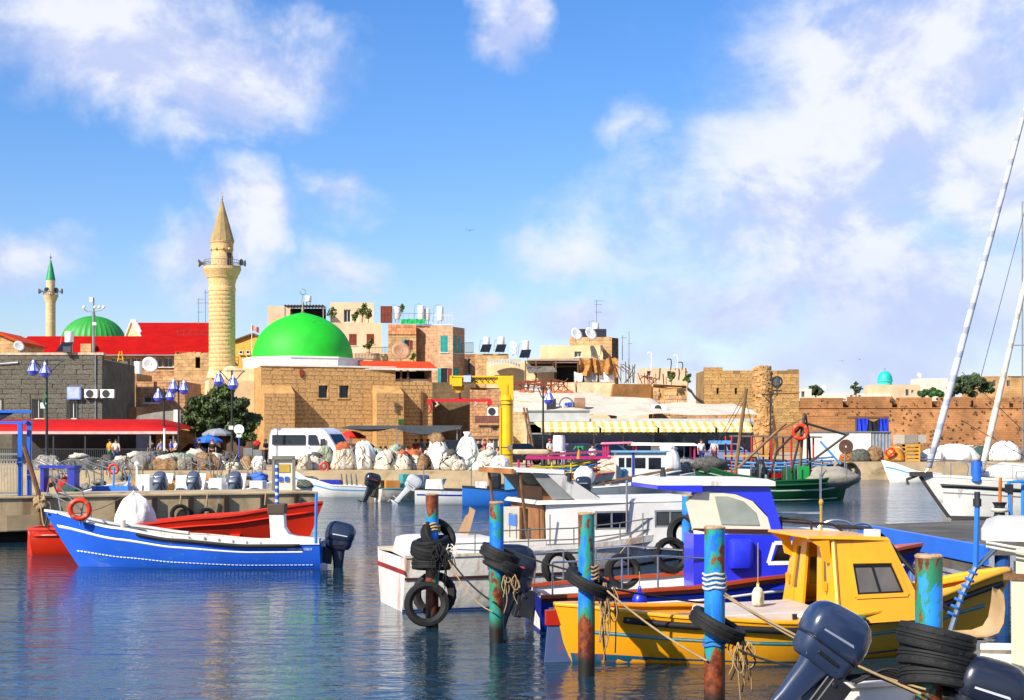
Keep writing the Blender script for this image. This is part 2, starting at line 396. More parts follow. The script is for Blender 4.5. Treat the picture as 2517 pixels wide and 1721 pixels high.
# ------------------------------------------------------------------ boat hulls
def interp(pts, u):
 for (a, va), (b, vb) in zip(pts, pts[1:]):
  if u <= b:
   t = (u - a) / (b - a); t = t * t * (3 - 2 * t) * .5 + t * .5
   return va + (vb - va) * t
 return pts[-1][1]
class Hull:
 """x runs stern to bow, y across, z up from the waterline"""
 def __init__(s, L, B, sheer, draft=.25, stern=.82, us=.42, ub=.48, bp=2.0, rake=.5, srake=0.0, full=.38):
  s.L, s.B, s.sheer, s.draft, s.stern, s.us, s.ub, s.bp, s.rake, s.srake, s.full = L, B, sheer, draft, stern, us, ub, bp, rake, srake, full
 def hb(s, u):
  if u < s.us:
   t = u / s.us; return s.B / 2 * (s.stern + (1 - s.stern) * (1 - (1 - t) ** (2.0 if s.stern > .1 else 1.9)))
  if u > s.ub: return s.B / 2 * max(.012, 1 - ((u - s.ub) / (1 - s.ub)) ** s.bp)
  return s.B / 2
 def gz(s, u): return interp(s.sheer, u)
 def pt(s, u, v, side=1, off=0.0, dz=0.0):
  g = s.gz(u); w = max(0, (u - .55) / .45) ** 1.6; ws = max(0, (.3 - u) / .3) ** 2
  x = s.srake + u * (s.L - s.rake - s.srake) + s.rake * w * v ** .9 - s.srake * ws * v
  pw = s.full + (.95 - s.full) * max(0, (u - .5) / .5) ** 1.3
  if s.stern < .1: pw = max(pw, s.full + (.9 - s.full) * max(0, (.4 - u) / .4) ** 1.3)
  y = max(.0, s.hb(u)) * (v ** pw if v > 0 else 0.0)
  return Vector((x, side * (y + off), -s.draft + (g + s.draft) * v + dz))
 def us_(s, n, a=0.0, b=1.0): return [a + (b - a) * i / n for i in range(n + 1)]
 def shell(s, nu=26, nv=9):
  m = MB(); vs = [0, .04] + [.04 + .96 * i / (nv - 1) for i in range(1, nv)]
  for sd in (1, -1): m.loft([[s.pt(u, v, sd) for v in vs] for u in s.us_(nu)], cap=False, closed=False)
  if s.stern > .1:
   a = [s.pt(0, v, 1) for v in vs]; b = [s.pt(0, v, -1) for v in vs]; m.loft([a, b], cap=False, closed=False)
  return m
 def inner(s, floor=.12, th=.05, nu=22, u0=.02, u1=.96):
  m = MB()
  for i, u in enumerate(s.us_(nu, u0, u1)): pass
  rows = []
  for u in s.us_(nu, u0, u1):
   g = s.gz(u); vf = (floor + s.draft) / (g + s.draft); t = min(th, s.hb(u) * .5)
   A = s.pt(u, 1, 1); F = s.pt(u, vf, 1)
   ya = max(.004, A.y - t); yf = max(.003, F.y - t * 1.2)
   rows.append([(A.x, A.y - .001, g - .002), (A.x, ya, g - .002), (F.x, yf, floor), (F.x, -yf, floor), (A.x, -ya, g - .002), (A.x, -A.y + .001, g - .002)])
  m.loft(rows, cap=False, closed=False)
  if s.stern > .1: m.add(rows[0][1:5], [(0, 1, 2, 3)])
  return m
 def deck(s, u0, u1, dz=0.0, inset=.0, nu=14, camber=.04):
  m = MB(); rows = []
  for u in s.us_(nu, u0, u1):
   a = s.pt(u, 1, 1); y = max(.005, a.y - inset); rows.append([(a.x, y, a.z + dz), (a.x, 0, a.z + dz + camber * y), (a.x, -y, a.z + dz)])
  m.loft(rows, cap=False, closed=False); return m
 def strip(s, v0, v1, u0=0.0, u1=1.0, off=.006, sides=(1, -1), nu=30):
  m = MB()
  for sd in sides:
   m.loft([[s.pt(u, v0, sd, off * .2), s.pt(u, v0 + (v1 - v0) * .04, sd, off), s.pt(u, v1 - (v1 - v0) * .04, sd, off), s.pt(u, v1, sd, off * .2)] for u in s.us_(nu, u0, u1)], cap=False, closed=False)
  return m
 def rail(s, v=1.0, r=.03, u0=0.0, u1=1.0, off=.0, dz=0.0, sides=(1, -1), n=7, nu=26):
  m = MB()
  for sd in sides: m.tube([s.pt(u, v, sd, off, dz) for u in s.us_(nu, u0, u1)], r, n)
  return m
 def cap(s, w=.09, t=.035, u0=0.0, u1=1.0, dz=0.0, sides=(1, -1), nu=26, out=.02):
  m = MB()
  for sd in sides:
   secs = []
   for u in s.us_(nu, u0, u1):
    a = s.pt(u, 1, sd, 0, dz); yo = abs(a.y) + out; yi = max(.0, abs(a.y) - w)
    secs.append([(a.x, sd * yo, a.z), (a.x, sd * yo, a.z + t), (a.x, sd * yi, a.z + t), (a.x, sd * yi, a.z)])
   m.loft(secs)
  return m
def rrect(cx, cy, z, wx, wy, r, n=3, tx=0.0):
 """rounded rectangle at height z; tx tips it so that +x is higher"""
 pts = []
 for qx, qy, a0 in ((1, 1, 0), (-1, 1, 90), (-1, -1, 180), (1, -1, 270)):
  for k in range(n + 1):
   t = R(a0 + 90 * k / n); x = qx * (wx / 2 - r) + r * math.cos(t); y = qy * (wy / 2 - r) + r * math.sin(t)
   pts.append((cx + x, cy + y, z + x * tx))
 return pts
def BLACKS(): return mat('seam_black', '0b0c0e', rough=.6)
def outboard(parent, loc, rotz=0, tilt=0, sc=1.0, colour='1b2233', leg=None, accent='c9ccd4', decal=True):
 """clamped at loc, engine hangs aft along -x"""
 cm = paintm('outboard_' + colour, colour, rough=.28, dirt=.12, coat=.5); lm = paintm('outboard_leg_' + (leg or colour), leg or colour, rough=.4, dirt=.2)
 am = mat('outboard_accent_' + accent, accent, rough=.4)
 b = MB(); b.loft([rrect(-.30, 0, .10, .34, .24, .07), rrect(-.31, 0, -.05, .26, .18, .06), rrect(-.33, 0, -.35, .20, .12, .05), rrect(-.35, 0, -.72, .20, .07, .03)])
 b.loft([rrect(-.40, 0, -.60, .42, .20, .06), rrect(-.40, 0, -.625, .40, .18, .06)])                      # anti-ventilation plate
 b.tube([(-.12, 0, -.80), (-.22, 0, -.80), (-.46, 0, -.80), (-.56, 0, -.80)], [.01, .055, .06, .035], 10)
 b.loft([[(-.42, -.015, -.80), (-.42, .015, -.80), (-.27, .015, -.80), (-.27, -.015, -.80)], [(-.44, -.006, -1.02), (-.44, .006, -1.02), (-.36, .006, -1.02), (-.36, -.006, -1.02)]])
 o = b.build('outboard', lm, parent, smooth=40)
 o.location = loc; o.rotation_euler = (0, R(tilt), R(rotz)); o.scale = (sc, sc, sc)
 c = MB(); c.loft([rrect(-.31, 0, .215, .57, .375, .10, 4, .04), rrect(-.315, 0, .24, .60, .40, .11, 4, .04), rrect(-.33, 0, .36, .62, .41, .12, 4, .06), rrect(-.345, 0, .46, .60, .385, .13, 4, .10), rrect(-.36, 0, .53, .53, .33, .13, 4, .15), rrect(-.375, 0, .575, .40, .24, .10, 4, .17), rrect(-.38, 0, .592, .22, .12, .05, 4, .17)])
 co = c.build('cowl', cm, o, smooth=38)
 MB().loft([rrect(-.30, 0, .02, .44, .27, .08, 4), rrect(-.305, 0, .08, .52, .35, .09, 4, .03), rrect(-.31, 0, .195, .56, .37, .10, 4, .04), rrect(-.31, 0, .203, .53, .345, .09, 4, .04)]).build('lower_pan', paintm('outboard_pan_' + colour, colour, rough=.45, dirt=.25), o, smooth=38)
 MB().loft([rrect(-.31, 0, .20, .545, .36, .095, 4, .04), rrect(-.31, 0, .22, .545, .36, .095, 4, .04)]).build('seam', BLACKS(), o)
 for sd in (1, -1): MB().box(-.42, -.2, sd * .188 - .012, sd * .188 + .012, .11, .14).build('grip', BLACKS(), o, bev=.005)
 if decal:
  for sd in (1, -1):
   d = MB(); d.add([(-.5, sd * .209, .30), (-.18, sd * .209, .335), (-.2, sd * .209, .355), (-.5, sd * .209, .318)], [(0, 1, 2, 3)]); d.build('decal_stripe', am, o)
 k = MB(); k.box(-.14, .06, -.13, -.07, -.28, .05).box(-.14, .06, .07, .13, -.28, .05).tube([(-.1, -.15, -.02), (-.1, .15, -.02)], .025, 8).box(-.18, -.08, -.09, .09, -.3, .02)
 k.build('clamp_bracket', mat('bracket_dark', '15171c', rough=.5), o, bev=.008)
 p = MB()
 for i in range(3):
  t = 2 * math.pi * i / 3; a = Vector((0, math.cos(t), math.sin(t))); q = Vector((0, -math.sin(t), math.cos(t))); c0 = Vector((-.60, 0, -.80))
  s0 = c0 + a * .03; s1 = c0 + a * .15
  p.loft([[s0 - q * .03 + Vector((.03, 0, 0)), s0 + q * .03 - Vector((.03, 0, 0)), s0 + q * .03 - Vector((.038, 0, 0)), s0 - q * .03 + Vector((.022, 0, 0))], [s1 - q * .07 + Vector((.03, 0, 0)), s1 + q * .06 - Vector((.04, 0, 0)), s1 + q * .06 - Vector((.046, 0, 0)), s1 - q * .07 + Vector((.024, 0, 0))]])
 p.tube([(-.56, 0, -.80), (-.66, 0, -.80)], .04, 9, r2=.025)
 p.build('propeller', mat('propeller_bronze', 'b3a284' if sc > .9 else '9a968a', rough=.35, metal=.6), o)
 return o
def rope(name, label, pts, r, m, sag=0.0, n=14, group=None, parent=None, cat='rope'):
 """hanging line through the given points"""
 path = []
 for a, b in zip(pts, pts[1:]):
  a, b = Vector(a), Vector(b)
  for i in range(n):
   t = i / n; q = a.lerp(b, t); q.z -= sag * (a - b).length * 4 * t * (1 - t); path.append(q)
 path.append(Vector(pts[-1]))
 o0 = path[0].copy() if parent is None else Vector((0, 0, 0))
 o = MB().tube([q - o0 for q in path], r, 6).build(name, m, parent, smooth=True)
 if parent is None: o.location = o0; tag(o, label, cat, group)
 return o
LADDER = {}
def tyre_mesh(Ro=.32, w=.2, tread=True):
 k = (Ro, w)
 if k in LADDER: return LADDER[k]
 rw = Ro * .36; b = MB(); n = 40; prof = []
 pr = [(Ro - rw, -w * .32), (Ro - rw * .55, -w * .5), (Ro - rw * .12, -w * .46), (Ro, -w * .36), (Ro, -w * .22), (Ro - .012, -w * .20), (Ro - .012, -w * .14), (Ro, -w * .12), (Ro + .002, -w * .02), (Ro - .012, 0), (Ro + .002, w * .02), (Ro, w * .12), (Ro - .012, w * .14), (Ro - .012, w * .20), (Ro, w * .22), (Ro, w * .36), (Ro - rw * .12, w * .46), (Ro - rw * .55, w * .5), (Ro - rw, w * .32), (Ro - rw + .02, w * .28), (Ro - rw * .6, w * .3), (Ro - .04, 0), (Ro - rw * .6, -w * .3), (Ro - rw + .02, -w * .28), (Ro - rw, -w * .32)]
 b.lathe(pr, n)
 for q in range(len(b.v)):      # cut the shoulders into blocks
  x, y, z = b.v[q]; rr = math.hypot(x, y); a = math.atan2(y, x)
  if rr > Ro - .003 and abs(z) > w * .2 and int((a + 7) * n / (2 * math.pi) + .5) % 2: b.v[q] = (x * (1 - .012 / rr), y * (1 - .012 / rr), z)
 LADDER[k] = b.mesh('tyre', mat('tyre_rubber', '0b0b0c', rough=.75, var=.35, scale=5, bump=.15, bscale=30, dirt=.25, dirtc='2b2926', dscale=4), smooth=35)
 return LADDER[k]
def tyre(label, loc, rot, Ro=.32, w=.2, group=None):
 o = inst('tyre', tyre_mesh(Ro, w), None, loc, rot); return tag(o, label, 'tyre', group)
# common materials
WHITE = paintm('white_boat_paint', 'e9e6df', dirt=.2, dirtc='8a7a62')
OFFW = paintm('offwhite_paint', 'd8d2c4', dirt=.3, dirtc='7a6a52')
STEEL = mat('stainless_rail', 'b9bcc0', rough=.25, metal=.9, var=.1)
GALV = mat('galvanised_rail', '8b8c8a', rough=.45, metal=.6)
BLACKR = mat('black_rubber', '0c0c0d', rough=.7, bump=.1)
DARKM = mat('dark_metal', '22252a', rough=.5)
ROPE_T = mat('rope_tan', 'a2875f', rough=.9, bump=.5, bscale=60)
ROPE_W = mat('rope_white', 'cfc8b8', rough=.9, bump=.5, bscale=60)
ROPE_B = mat('rope_black', '141416', rough=.9, bump=.4, bscale=60)
WOODB = mat('weathered_wood', '6b4a2c', rough=.8, var=.3, scale=6, bump=.3)
ORANGE_RING = mat('lifebuoy_orange', 'd8330c', rough=.45, var=.08)
GLASS = glassm('dark_glass', '0d1116'); PANE = glassm('pane_grey', '4b4c4a', .15)
# ================================================================== setting
CONC = mat('quay_concrete', 'b39c78', rough=.9, var=.22, scale=.8, bump=.35, bscale=5, dirt=.3, dirtc='6e5a3e', dscale=.7)
CONCL = mat('pier_concrete', 'b49c78', rough=.85, var=.2, scale=1.0, bump=.25, bscale=6, dirt=.35, dirtc='6b5238', dscale=1.2, vstreak=True)
EARTH = mat('far_earth', '9a6b42', rough=.95, var=.3, scale=.12, bump=.4, bscale=1.2, dirt=.3, dirtc='6a5a34', dscale=.2)
def sheet(name, poly, z0, z1, m): return struct(MB().slab(poly, z0, z1).build(name, m))
wm = MB().add([(-2500, -40, 0), (2500, -40, 0), (2500, 4000, 0), (-2500, 4000, 0)], [(0, 1, 2, 3)]).build('water', water_mat()); struct(wm)
sheet('seabed', [(-200, -40), (200, -40), (200, 420), (-200, 420)], -4, -2.5, mat('seabed_mud', '1d2620', rough=1))
sheet('quay', [(-200, 76), (8.4, 76), (10, 106), (62, 106), (62, 112), (30.3, 112), (31.3, 124), (60, 240), (-200, 240)], -2, QZ, CONC)
sheet('terrain', [(-700, 238), (59, 238), (92, 347), (900, 347), (900, 2500), (-700, 2500)], -2, 1.25, EARTH)
# shore of broken stone below the sea wall
def rubble():
 r = random.Random(3); b = MB()
 for i in range(900):
  x = r.uniform(91, 165); y = r.uniform(344.5, 358); z = -.3 + (y - 344.5) * .15 + r.uniform(-.2, .3); s = r.uniform(.35, 1.1)
  q = MB().box(-s / 2, s / 2, -s / 2, s / 2, -s * .35, s * .35); q.v = [(a + r.uniform(-.2, .2) * s, c + r.uniform(-.2, .2) * s, d + r.uniform(-.2, .2) * s) for a, c, d in q.v]
  q.xf(Matrix.Translation((x, y, z)) @ Matrix.Rotation(r.uniform(0, 6), 4, 'Z')); b.add(q.v, q.f)
 o = b.build('shore_rubble', mat('rubble_stone', '8d6a4a', rough=.95, var=.5, scale=.5, bump=.4)); tag(o, 'broken stone rubble along the far shore below the sea wall', 'rubble'); o['kind'] = 'stuff'
rubble()
MB().slab([(104, 356), (178, 356), (178, 386), (98, 386)], 1.0, 2.0).build('shore_bank', EARTH)['kind'] = 'structure'
# ================================================================== stone and plaster
ST_WARM = mat('stone_warm', 'c69a63', rough=.92, var=.25, scale=1.3, bump=1.0, bscale=5, pit=1.2, rand=.05, dirt=.22, dirtc='86562c', dscale=1.6)
ST_MORT = mat('mortar_warm', 'b88c54', rough=.95, var=.25, scale=1.5, bump=.5, bscale=8)
ST_GREY = mat('stone_grey', '6b675a', rough=.95, var=.3, scale=1.0, pit=.8, bump=.8, bscale=6, rand=.10, dirt=.35, dirtc='35322a', dscale=.9)  # grey base with darker noise patches
MORT_GREY = mat('mortar_grey', '5f5a4d', rough=.95, var=.3, scale=1.2, bump=.4)
ST_TOWER = mat('stone_tower', 'ad8752', rough=.93, var=.3, scale=.6, pit=.8, bump=.8, bscale=4, rand=.14, dirt=.3, dirtc='6e4f2c', dscale=.8)
PLAST = mat('plaster_cream', 'd9bf93', rough=.9, var=.16, scale=.6, bump=.3, bscale=6, dirt=.2, dirtc='a38058', dscale=.6)
PLASTP = mat('plaster_pinkish', 'd6b996', rough=.9, var=.14, scale=.5, bump=.2, dirt=.15, dirtc='a5815c', dscale=.5)
WASH = mat('whitewash', 'd9cfbd', rough=.9, var=.16, scale=.5, bump=.3, bscale=5, dirt=.2, dirtc='a08c6c', dscale=.5)
STB = mat('stone_small', 'c49c6c', rough=.93, var=.3, scale=1.2, bump=.5, bscale=6, brick=(.7, .34, .03, '8a6840'), dirt=.2, dirtc='7d5630', dscale=1.0)
STB_R = mat('stone_reddish', 'b98a62', rough=.93, var=.35, scale=1.4, bump=.5, bscale=5, brick=(.5, .26, .04, '7a5638'), dirt=.2, dirtc='6a4426')
STB_FAR = mat('stone_far', 'a9774a', rough=.95, var=.35, scale=.12, bump=.5, bscale=1.0, brick=(1.3, .6, .05, '8a6a48'), dirt=.25, dirtc='6e4626', dscale=.25)
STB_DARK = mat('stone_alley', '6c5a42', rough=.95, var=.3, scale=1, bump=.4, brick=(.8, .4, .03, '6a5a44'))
TILE_RED = mat('roof_red', 'a50e06', spec=.1, rough=.8, var=.14, scale=.8, bump=.2, bscale=8)
TILE_OR = mat('roof_orange', 'c8441a', spec=.15, rough=.8, var=.2, scale=1.5, bump=.3, bscale=10)
TEAL = mat('shutter_teal', '2aa6a0', rough=.6, var=.15); RUSTSH = mat('shutter_rust', '8a2f14', rough=.65, var=.2)
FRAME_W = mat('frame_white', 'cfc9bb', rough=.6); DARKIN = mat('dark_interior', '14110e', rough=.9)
GREENP = mat('dome_green', '18b81e', rough=.62, var=.10, scale=.7, bump=.12, bscale=3, dirt=.12, dirtc='0f8d18', dscale=.8)
METALG = mat('metal_grey', '7d8084', rough=.5, metal=.4); TANKW = mat('tank_white', 'e6e4de', rough=.45, var=.06)
def window(parent, x0, x1, z0, z1, kind, y=.0, th=.35):
 """fills an opening: frame > pane, or shutters"""
 if kind in ('dark', 'door', 'pane'):
  f = MB(); t = .06
  f.box(x0, x0 + t, y + .16, y + .24, z0, z1).box(x1 - t, x1, y + .16, y + .24, z0, z1).box(x0 + t, x1 - t, y + .16, y + .24, z0, z0 + t).box(x0 + t, x1 - t, y + .16, y + .24, z1 - t, z1)
  if x1 - x0 > .55: f.box((x0 + x1) / 2 - .025, (x0 + x1) / 2 + .025, y + .17, y + .23, z0 + t, z1 - t)
  fo = f.build('door' if kind == 'door' else 'window', FRAME_W if kind != 'door' else WOODB, parent)
  MB().box(x0 + t, x1 - t, y + .19, y + .21, z0 + t, z1 - t).build('pane', GLASS if kind != 'pane' else PANE, fo)
 elif kind == 'hole':
  MB().box(x0 - .1, x1 + .1, y + th + .3, y + th + .4, z0 - .1, z1 + .1).build('window', DARKIN, parent)
 else:
  base = TEAL if 'teal' in kind else RUSTSH
  fo = MB().box(x0, x1, y + .2, y + .26, z0, z1).build('window', GLASS, parent)
  w = x1 - x0
  if kind.startswith('shut'): leaves = [(x0, (x0 + x1) / 2 - .01), ((x0 + x1) / 2 + .01, x1)]; yy = y + .02
  else: leaves = [(x0 - w * .55, x0 - .02), (x1 + .02, x1 + w * .55)]; yy = y - .07
  for i, (a, b) in enumerate(leaves):
   mm = RUSTSH if (kind == 'open_teal' and i) else base
   s = MB().box(a, a + .05, yy, yy + .05, z0, z1).box(b - .05, b, yy, yy + .05, z0, z1)
   n = max(4, int((z1 - z0) / .12))
   for k in range(n):
    zz = z0 + (z1 - z0) * (k + .1) / n; s.box(a + .05, b - .05, yy + .01, yy + .04, zz, zz + (z1 - z0) / n * .72)
   s.build('shutter', mm, fo)
 if kind not in ('hole',): MB().box(x0 - .08, x1 + .08, y - .07, y + .10, z0 - .09, z0 - .003).build('sill', FRAME_W, parent)
def bld(name, label, px0, px1, ytop, Y, t=0, depth=6, m=None, wins=(), group=None, z0=QZ, cat='building', parapet=.25, roofm=None, refpx=None, ragged=0, stonework=None, base_y=None):
 F = Frame(px0, Y, z0, t); W = F.u(px1); H = F.z(ytop, px0 if refpx is None else refpx)
 T = thing(name, label, cat, F.o, t, group)
 holes = []
 for w in wins:
  a, zb = F.loc(w[0], w[3]); b, zt = F.loc(w[1], w[2]); holes.append((a, b, zb, zt, w[4]))
 b = MB(); wall_open(b, 0, W, -.3, H, 0, .35, [h[:4] for h in holes])
 b.box(0, .35, .35, depth, -.3, H).box(W - .35, W, .35, depth, -.3, H).box(.35, W - .35, depth - .35, depth, -.3, H)
 if ragged:
  r = random.Random(hash(name) % 99)
  b.v = [(x, y, z + (r.uniform(-ragged, ragged * .3) if abs(z - H) < .01 else 0)) for x, y, z in b.v]
 b.build('wall', m or PLAST, T)
 MB().box(.36, W - .36, .36, depth - .36, H - parapet - .2, H - parapet).build('roof', roofm or WASH, T)
 for h in holes: window(T, *h[:4], h[4])
 if stonework:
  ch, bl, sm = stonework; stones(T, 0, W, -.2, H, -.03, ch, bl, sm, holes=[(h[0] - .05, h[1] + .05, h[2] - .05, h[3] + .05) for h in holes], seed=len(label))
 return T, F, W, H
def dish(label, p, r=.5, az=200, el=30, group=None, mm=None):
 T = thing('satellite_dish', label, 'dish', p, az, group)
 d = MB(); d.lathe([(.001, 0), (r * .4, r * .03), (r * .7, r * .10), (r, r * .22), (r, r * .24), (r * .7, r * .13), (.001, .03)], 20); d.xf(Matrix.Rotation(R(90 - el), 4, 'X')); d.v = [(x, y, z + r * 1.2) for x, y, z in d.v]
 d.build('reflector', mm or TANKW, T, smooth=True)
 MB().tube([(0, .08, 0), (0, .08, r * 1.15)], .03, 6).tube([(0, 0, r * .9), (0, -r * .8, r * 1.25)], .015, 5).box(-.04, .04, -r * .85, -r * .72, r * 1.2, r * 1.32).build('mount', METALG, T)
 return T
def tank(label, p, panel=True, rz=0, h=1.5, group=None):
 T = thing('solar_water_heater', label, 'water heater', p, rz, group); g = .45 if panel else 0
 MB().lathe([(.001, .35 + g), (.30, .35 + g), (.33, .42 + g), (.33, .28 + h + g), (.30, .35 + h + g), (.001, .35 + h + g)], 18).build('tank', TANKW, T, smooth=40)
 s = MB()
 for a in range(4): s.beam((.25 * math.cos(R(45 + 90 * a)), .25 * math.sin(R(45 + 90 * a)), 0), (.25 * math.cos(R(45 + 90 * a)), .25 * math.sin(R(45 + 90 * a)), .4 + g), .05)
 s.tube([(.0, .0, .35 + h), (-.2, 0, .6 + h), (-.6, 0, .45 + h), (-.75, 0, .2)], .02, 5)
 s.build('stand', METALG, T)
 if panel:
  q = MB(); q.hexa([(-.62, -1.3, .02), (.32, -1.3, .02), (.52, -.45, .78), (-.38, -.45, .78)], [(-.62, -1.34, .06), (.32, -1.34, .06), (.52, -.49, .83), (-.38, -.49, .83)])
  q.build('collector_panel', mat('collector_dark', '1b1c20', rough=.25, spec=.7), T)
 return T
def antenna(label, p, h=3, arms=((.95, .7), (.8, .55), (.45, .5)), group=None):
 T = thing('roof_antenna', label, 'antenna', p, 0, group)
 MB().tube([(0, 0, -.05), (0, 0, h)], .035, 6).build('mast', METALG, T)
 for k, l in arms:
  a = MB().tube([(-l * .3, 0, h * k), (l, 0, h * k)], .022, 5)
  for i in range(5): a.tube([(-l * .25 + l * 1.2 * i / 4, -.22, h * k), (-l * .25 + l * 1.2 * i / 4, .22, h * k)], .012, 4)
  a.build('aerial_arm', METALG, T)
 return T
def aircon(label, p, rz=0, w=.85, group=None):
 T = thing('air_conditioner', label, 'air conditioner', p, rz, group)
 MB().box(-w / 2, w / 2, 0, .34, 0, .62).build('case', TANKW, T, bev=.02)
 MB().lathe([(.001, -.012), (.24, -.012), (.25, -.03), (.27, -.03), (.27, .0)], 20, (-w * .08, 0, .31), axis='y').build('fan_grille', mat('grille_dark', '2b2d31', rough=.5), T)
 MB().box(-w / 2 + .05, -w / 2 + .12, .0, .36, -.08, -.001).box(w / 2 - .12, w / 2 - .05, .0, .36, -.08, -.001).build('bracket', METALG, T)
 return T
# ------------------------------------------------------------------ mosque with the bright green dome
def mosque():
 F = Frame(642, 120, QZ, 20); W = F.u(972); H = F.z(900, 642)
 T = thing('mosque', 'sandstone mosque hall with buttresses under the bright green dome', 'mosque', F.o, 20)
 Wn = []
 for a, b in ((783, 805), (834, 857)):
  x0, zb = F.loc(a, 978); x1, zt = F.loc(b, 948); Wn.append((x0, x1, zb, zt))
 D = 13.0
 b = MB(); wall_open(b, 0, W, -.3, H, 0, .5, Wn); b.box(0, .5, .5, D, -.3, H).box(W - .5, W, .5, D, -.3, H).box(.5, W - .5, D - .5, D, -.3, H)
 b.build('wall', ST_MORT, T)
 MB().box(.5, W - .5, .5, D - .5, H - .35, H - .1).build('roof', WASH, T); MB().box(-.08, W + .05, -.1, .6, H + .002, H + .14).jitter(.05).build('coping', WASH, T)
 bt = []
 for a, c, yt, pr in ((650, 725, 967, 1.6), (926, 993, 967, 1.5)):
  x0 = F.u(a, -pr); x1 = F.u(c, -pr); zt = F.z(yt, a, -pr)
  q = MB().prism([(x0, -.3), (x1, -.3), (x1, zt), (x0, zt)], -pr, 0)
  q.hexa([(x0, -pr, zt), (x1, -pr, zt), (x1, 0, zt), (x0, 0, zt)], [(x0 + .05, -pr + .25, zt + .15), (x1 - .05, -pr + .25, zt + .15), (x1 - .05, 0, zt + .75), (x0 + .05, 0, zt + .75)])
  bo = q.build('buttress', ST_MORT, T); bt.append((x0, x1, zt))
  stones(bo, x0, x1, -.2, zt, -pr - .02, .36, .85, ST_WARM, depth=.03, gap=.005, seed=int(a), limit=80)
 holes = [(a - .12, c + .12, z - .1, z2 + .12) for a, c, z, z2 in Wn] + [(x0 - .02, x1 + .02, -1, zt + .1) for x0, x1, zt in bt]
 stones(T, 0, W, -.2, H, -.03, .365, .92, ST_WARM, depth=.03, gap=.005, holes=holes, seed=11, limit=300, rag=.3)
 for w in Wn:
  fr = MB(); fr.box(w[0] - .12, w[1] + .12, -.05, .1, w[3], w[3] + .16).box(w[0] - .12, w[0], -.05, .1, w[2], w[3]).box(w[1], w[1] + .12, -.05, .1, w[2], w[3]).box(w[0] - .15, w[1] + .15, -.09, .1, w[2] - .12, w[2])
  fo = fr.build('window', ST_WARM, T, bev=.015)
  g = MB();
  for k in range(4): g.tube([(w[0] + (w[1] - w[0]) * (k + .5) / 4, .2, w[2]), (w[0] + (w[1] - w[0]) * (k + .5) / 4, .2, w[3])], .015, 5)
  g.build('bars', DARKM, fo); MB().box(w[0], w[1], .34, .38, w[2], w[3]).build('pane', GLASS, fo)
 cx, cz = F.loc(744, 886, 6.0); cy = 6.0
 rad = 124.5 / FPX * (F.o.y + 6) ; zb = H + .05
 rb = MB(); o = [(cx + rad * 1.20 * math.cos(R(22.5 + 45 * k)), cy + rad * 1.20 * math.sin(R(22.5 + 45 * k))) for k in range(8)]
 rb.slab(o, H - .4, cz - .05); o2 = [(cx + (x - cx) * 1.015, cy + (y - cy) * 1.015) for x, y in o]; rb.slab(o2, cz - .05, cz + .1)
 rb.build('base_ring', mat('dome_base_white', 'e4e2dc', rough=.8, var=.1, bump=.2, dirt=.15, dirtc='a89c88'), T)
 zt = F.z(768, 744, 6.0) ; hh = zt - cz - .1
 prof = []
 for k in range(19):
  a = R(90 * k / 18); rr = rad * math.cos(a) ** .92; z = cz + .1 + hh * (math.sin(a) * .93 + .07 * (k / 18) ** 6)
  prof.append((max(rr, .02), z))
 MB().lathe(prof, 64, (cx, cy, 0)).build('dome', GREENP, T, smooth=True)
 MB().tube([(cx, cy, zt - .1), (cx, cy, zt + .15), (cx, cy, zt + .35), (cx, cy, zt + .55), (cx, cy, zt + .8), (cx, cy, zt + 1.0), (cx, cy, zt + 1.6)], [.22, .10, .14, .05, .12, .03, .02], 8).torus((cx, cy, zt + 1.85), .25, .03, 'y', 14, 5).build('finial', mat('finial_brass', '8d8a74', rough=.5, metal=.4), T, smooth=True)
 MB().box(F.u(740) - .12, F.u(740) + .1, -.18, -.02, F.z(926, 740), F.z(908, 740)).build('downpipe', mat('rust_pipe', '8a2a1c', rough=.7), T)
 a, z = F.loc(988, 1042, -1.5); MB().box(a - .35, a + .1, -1.62, -1.56, z, z + .38).build('sign_board', mat('sign_green', '16602a', rough=.6), T)
 a, z = F.loc(972, 1008, -1.5); MB().box(a - .14, a + .2, -1.75, -1.56, z + .35, z + .6).box(a - .08, a + .12, -1.7, -1.56, z - .2, z + .35).build('wall_lantern', mat('lamp_case', '5a5246', rough=.6), T)
 r = random.Random(5)
 lit_h = H
 bx('side_wing', PLAST, T, -3.9, -.02, 3.2, D, -.3, H * .86)
 return T
mosque()
def flood(label, p, rz):
 T = thing('floodlight', label, 'floodlight', p, rz); MB().box(-.3, .3, -.12, .05, .15, .6).build('housing', DARKM, T, bev=.02); MB().box(-.27, .27, -.135, -.121, .18, .57).build('lens', PANE, T); MB().box(-.05, .05, -.05, .05, -.02, .2).build('bracket', METALG, T)
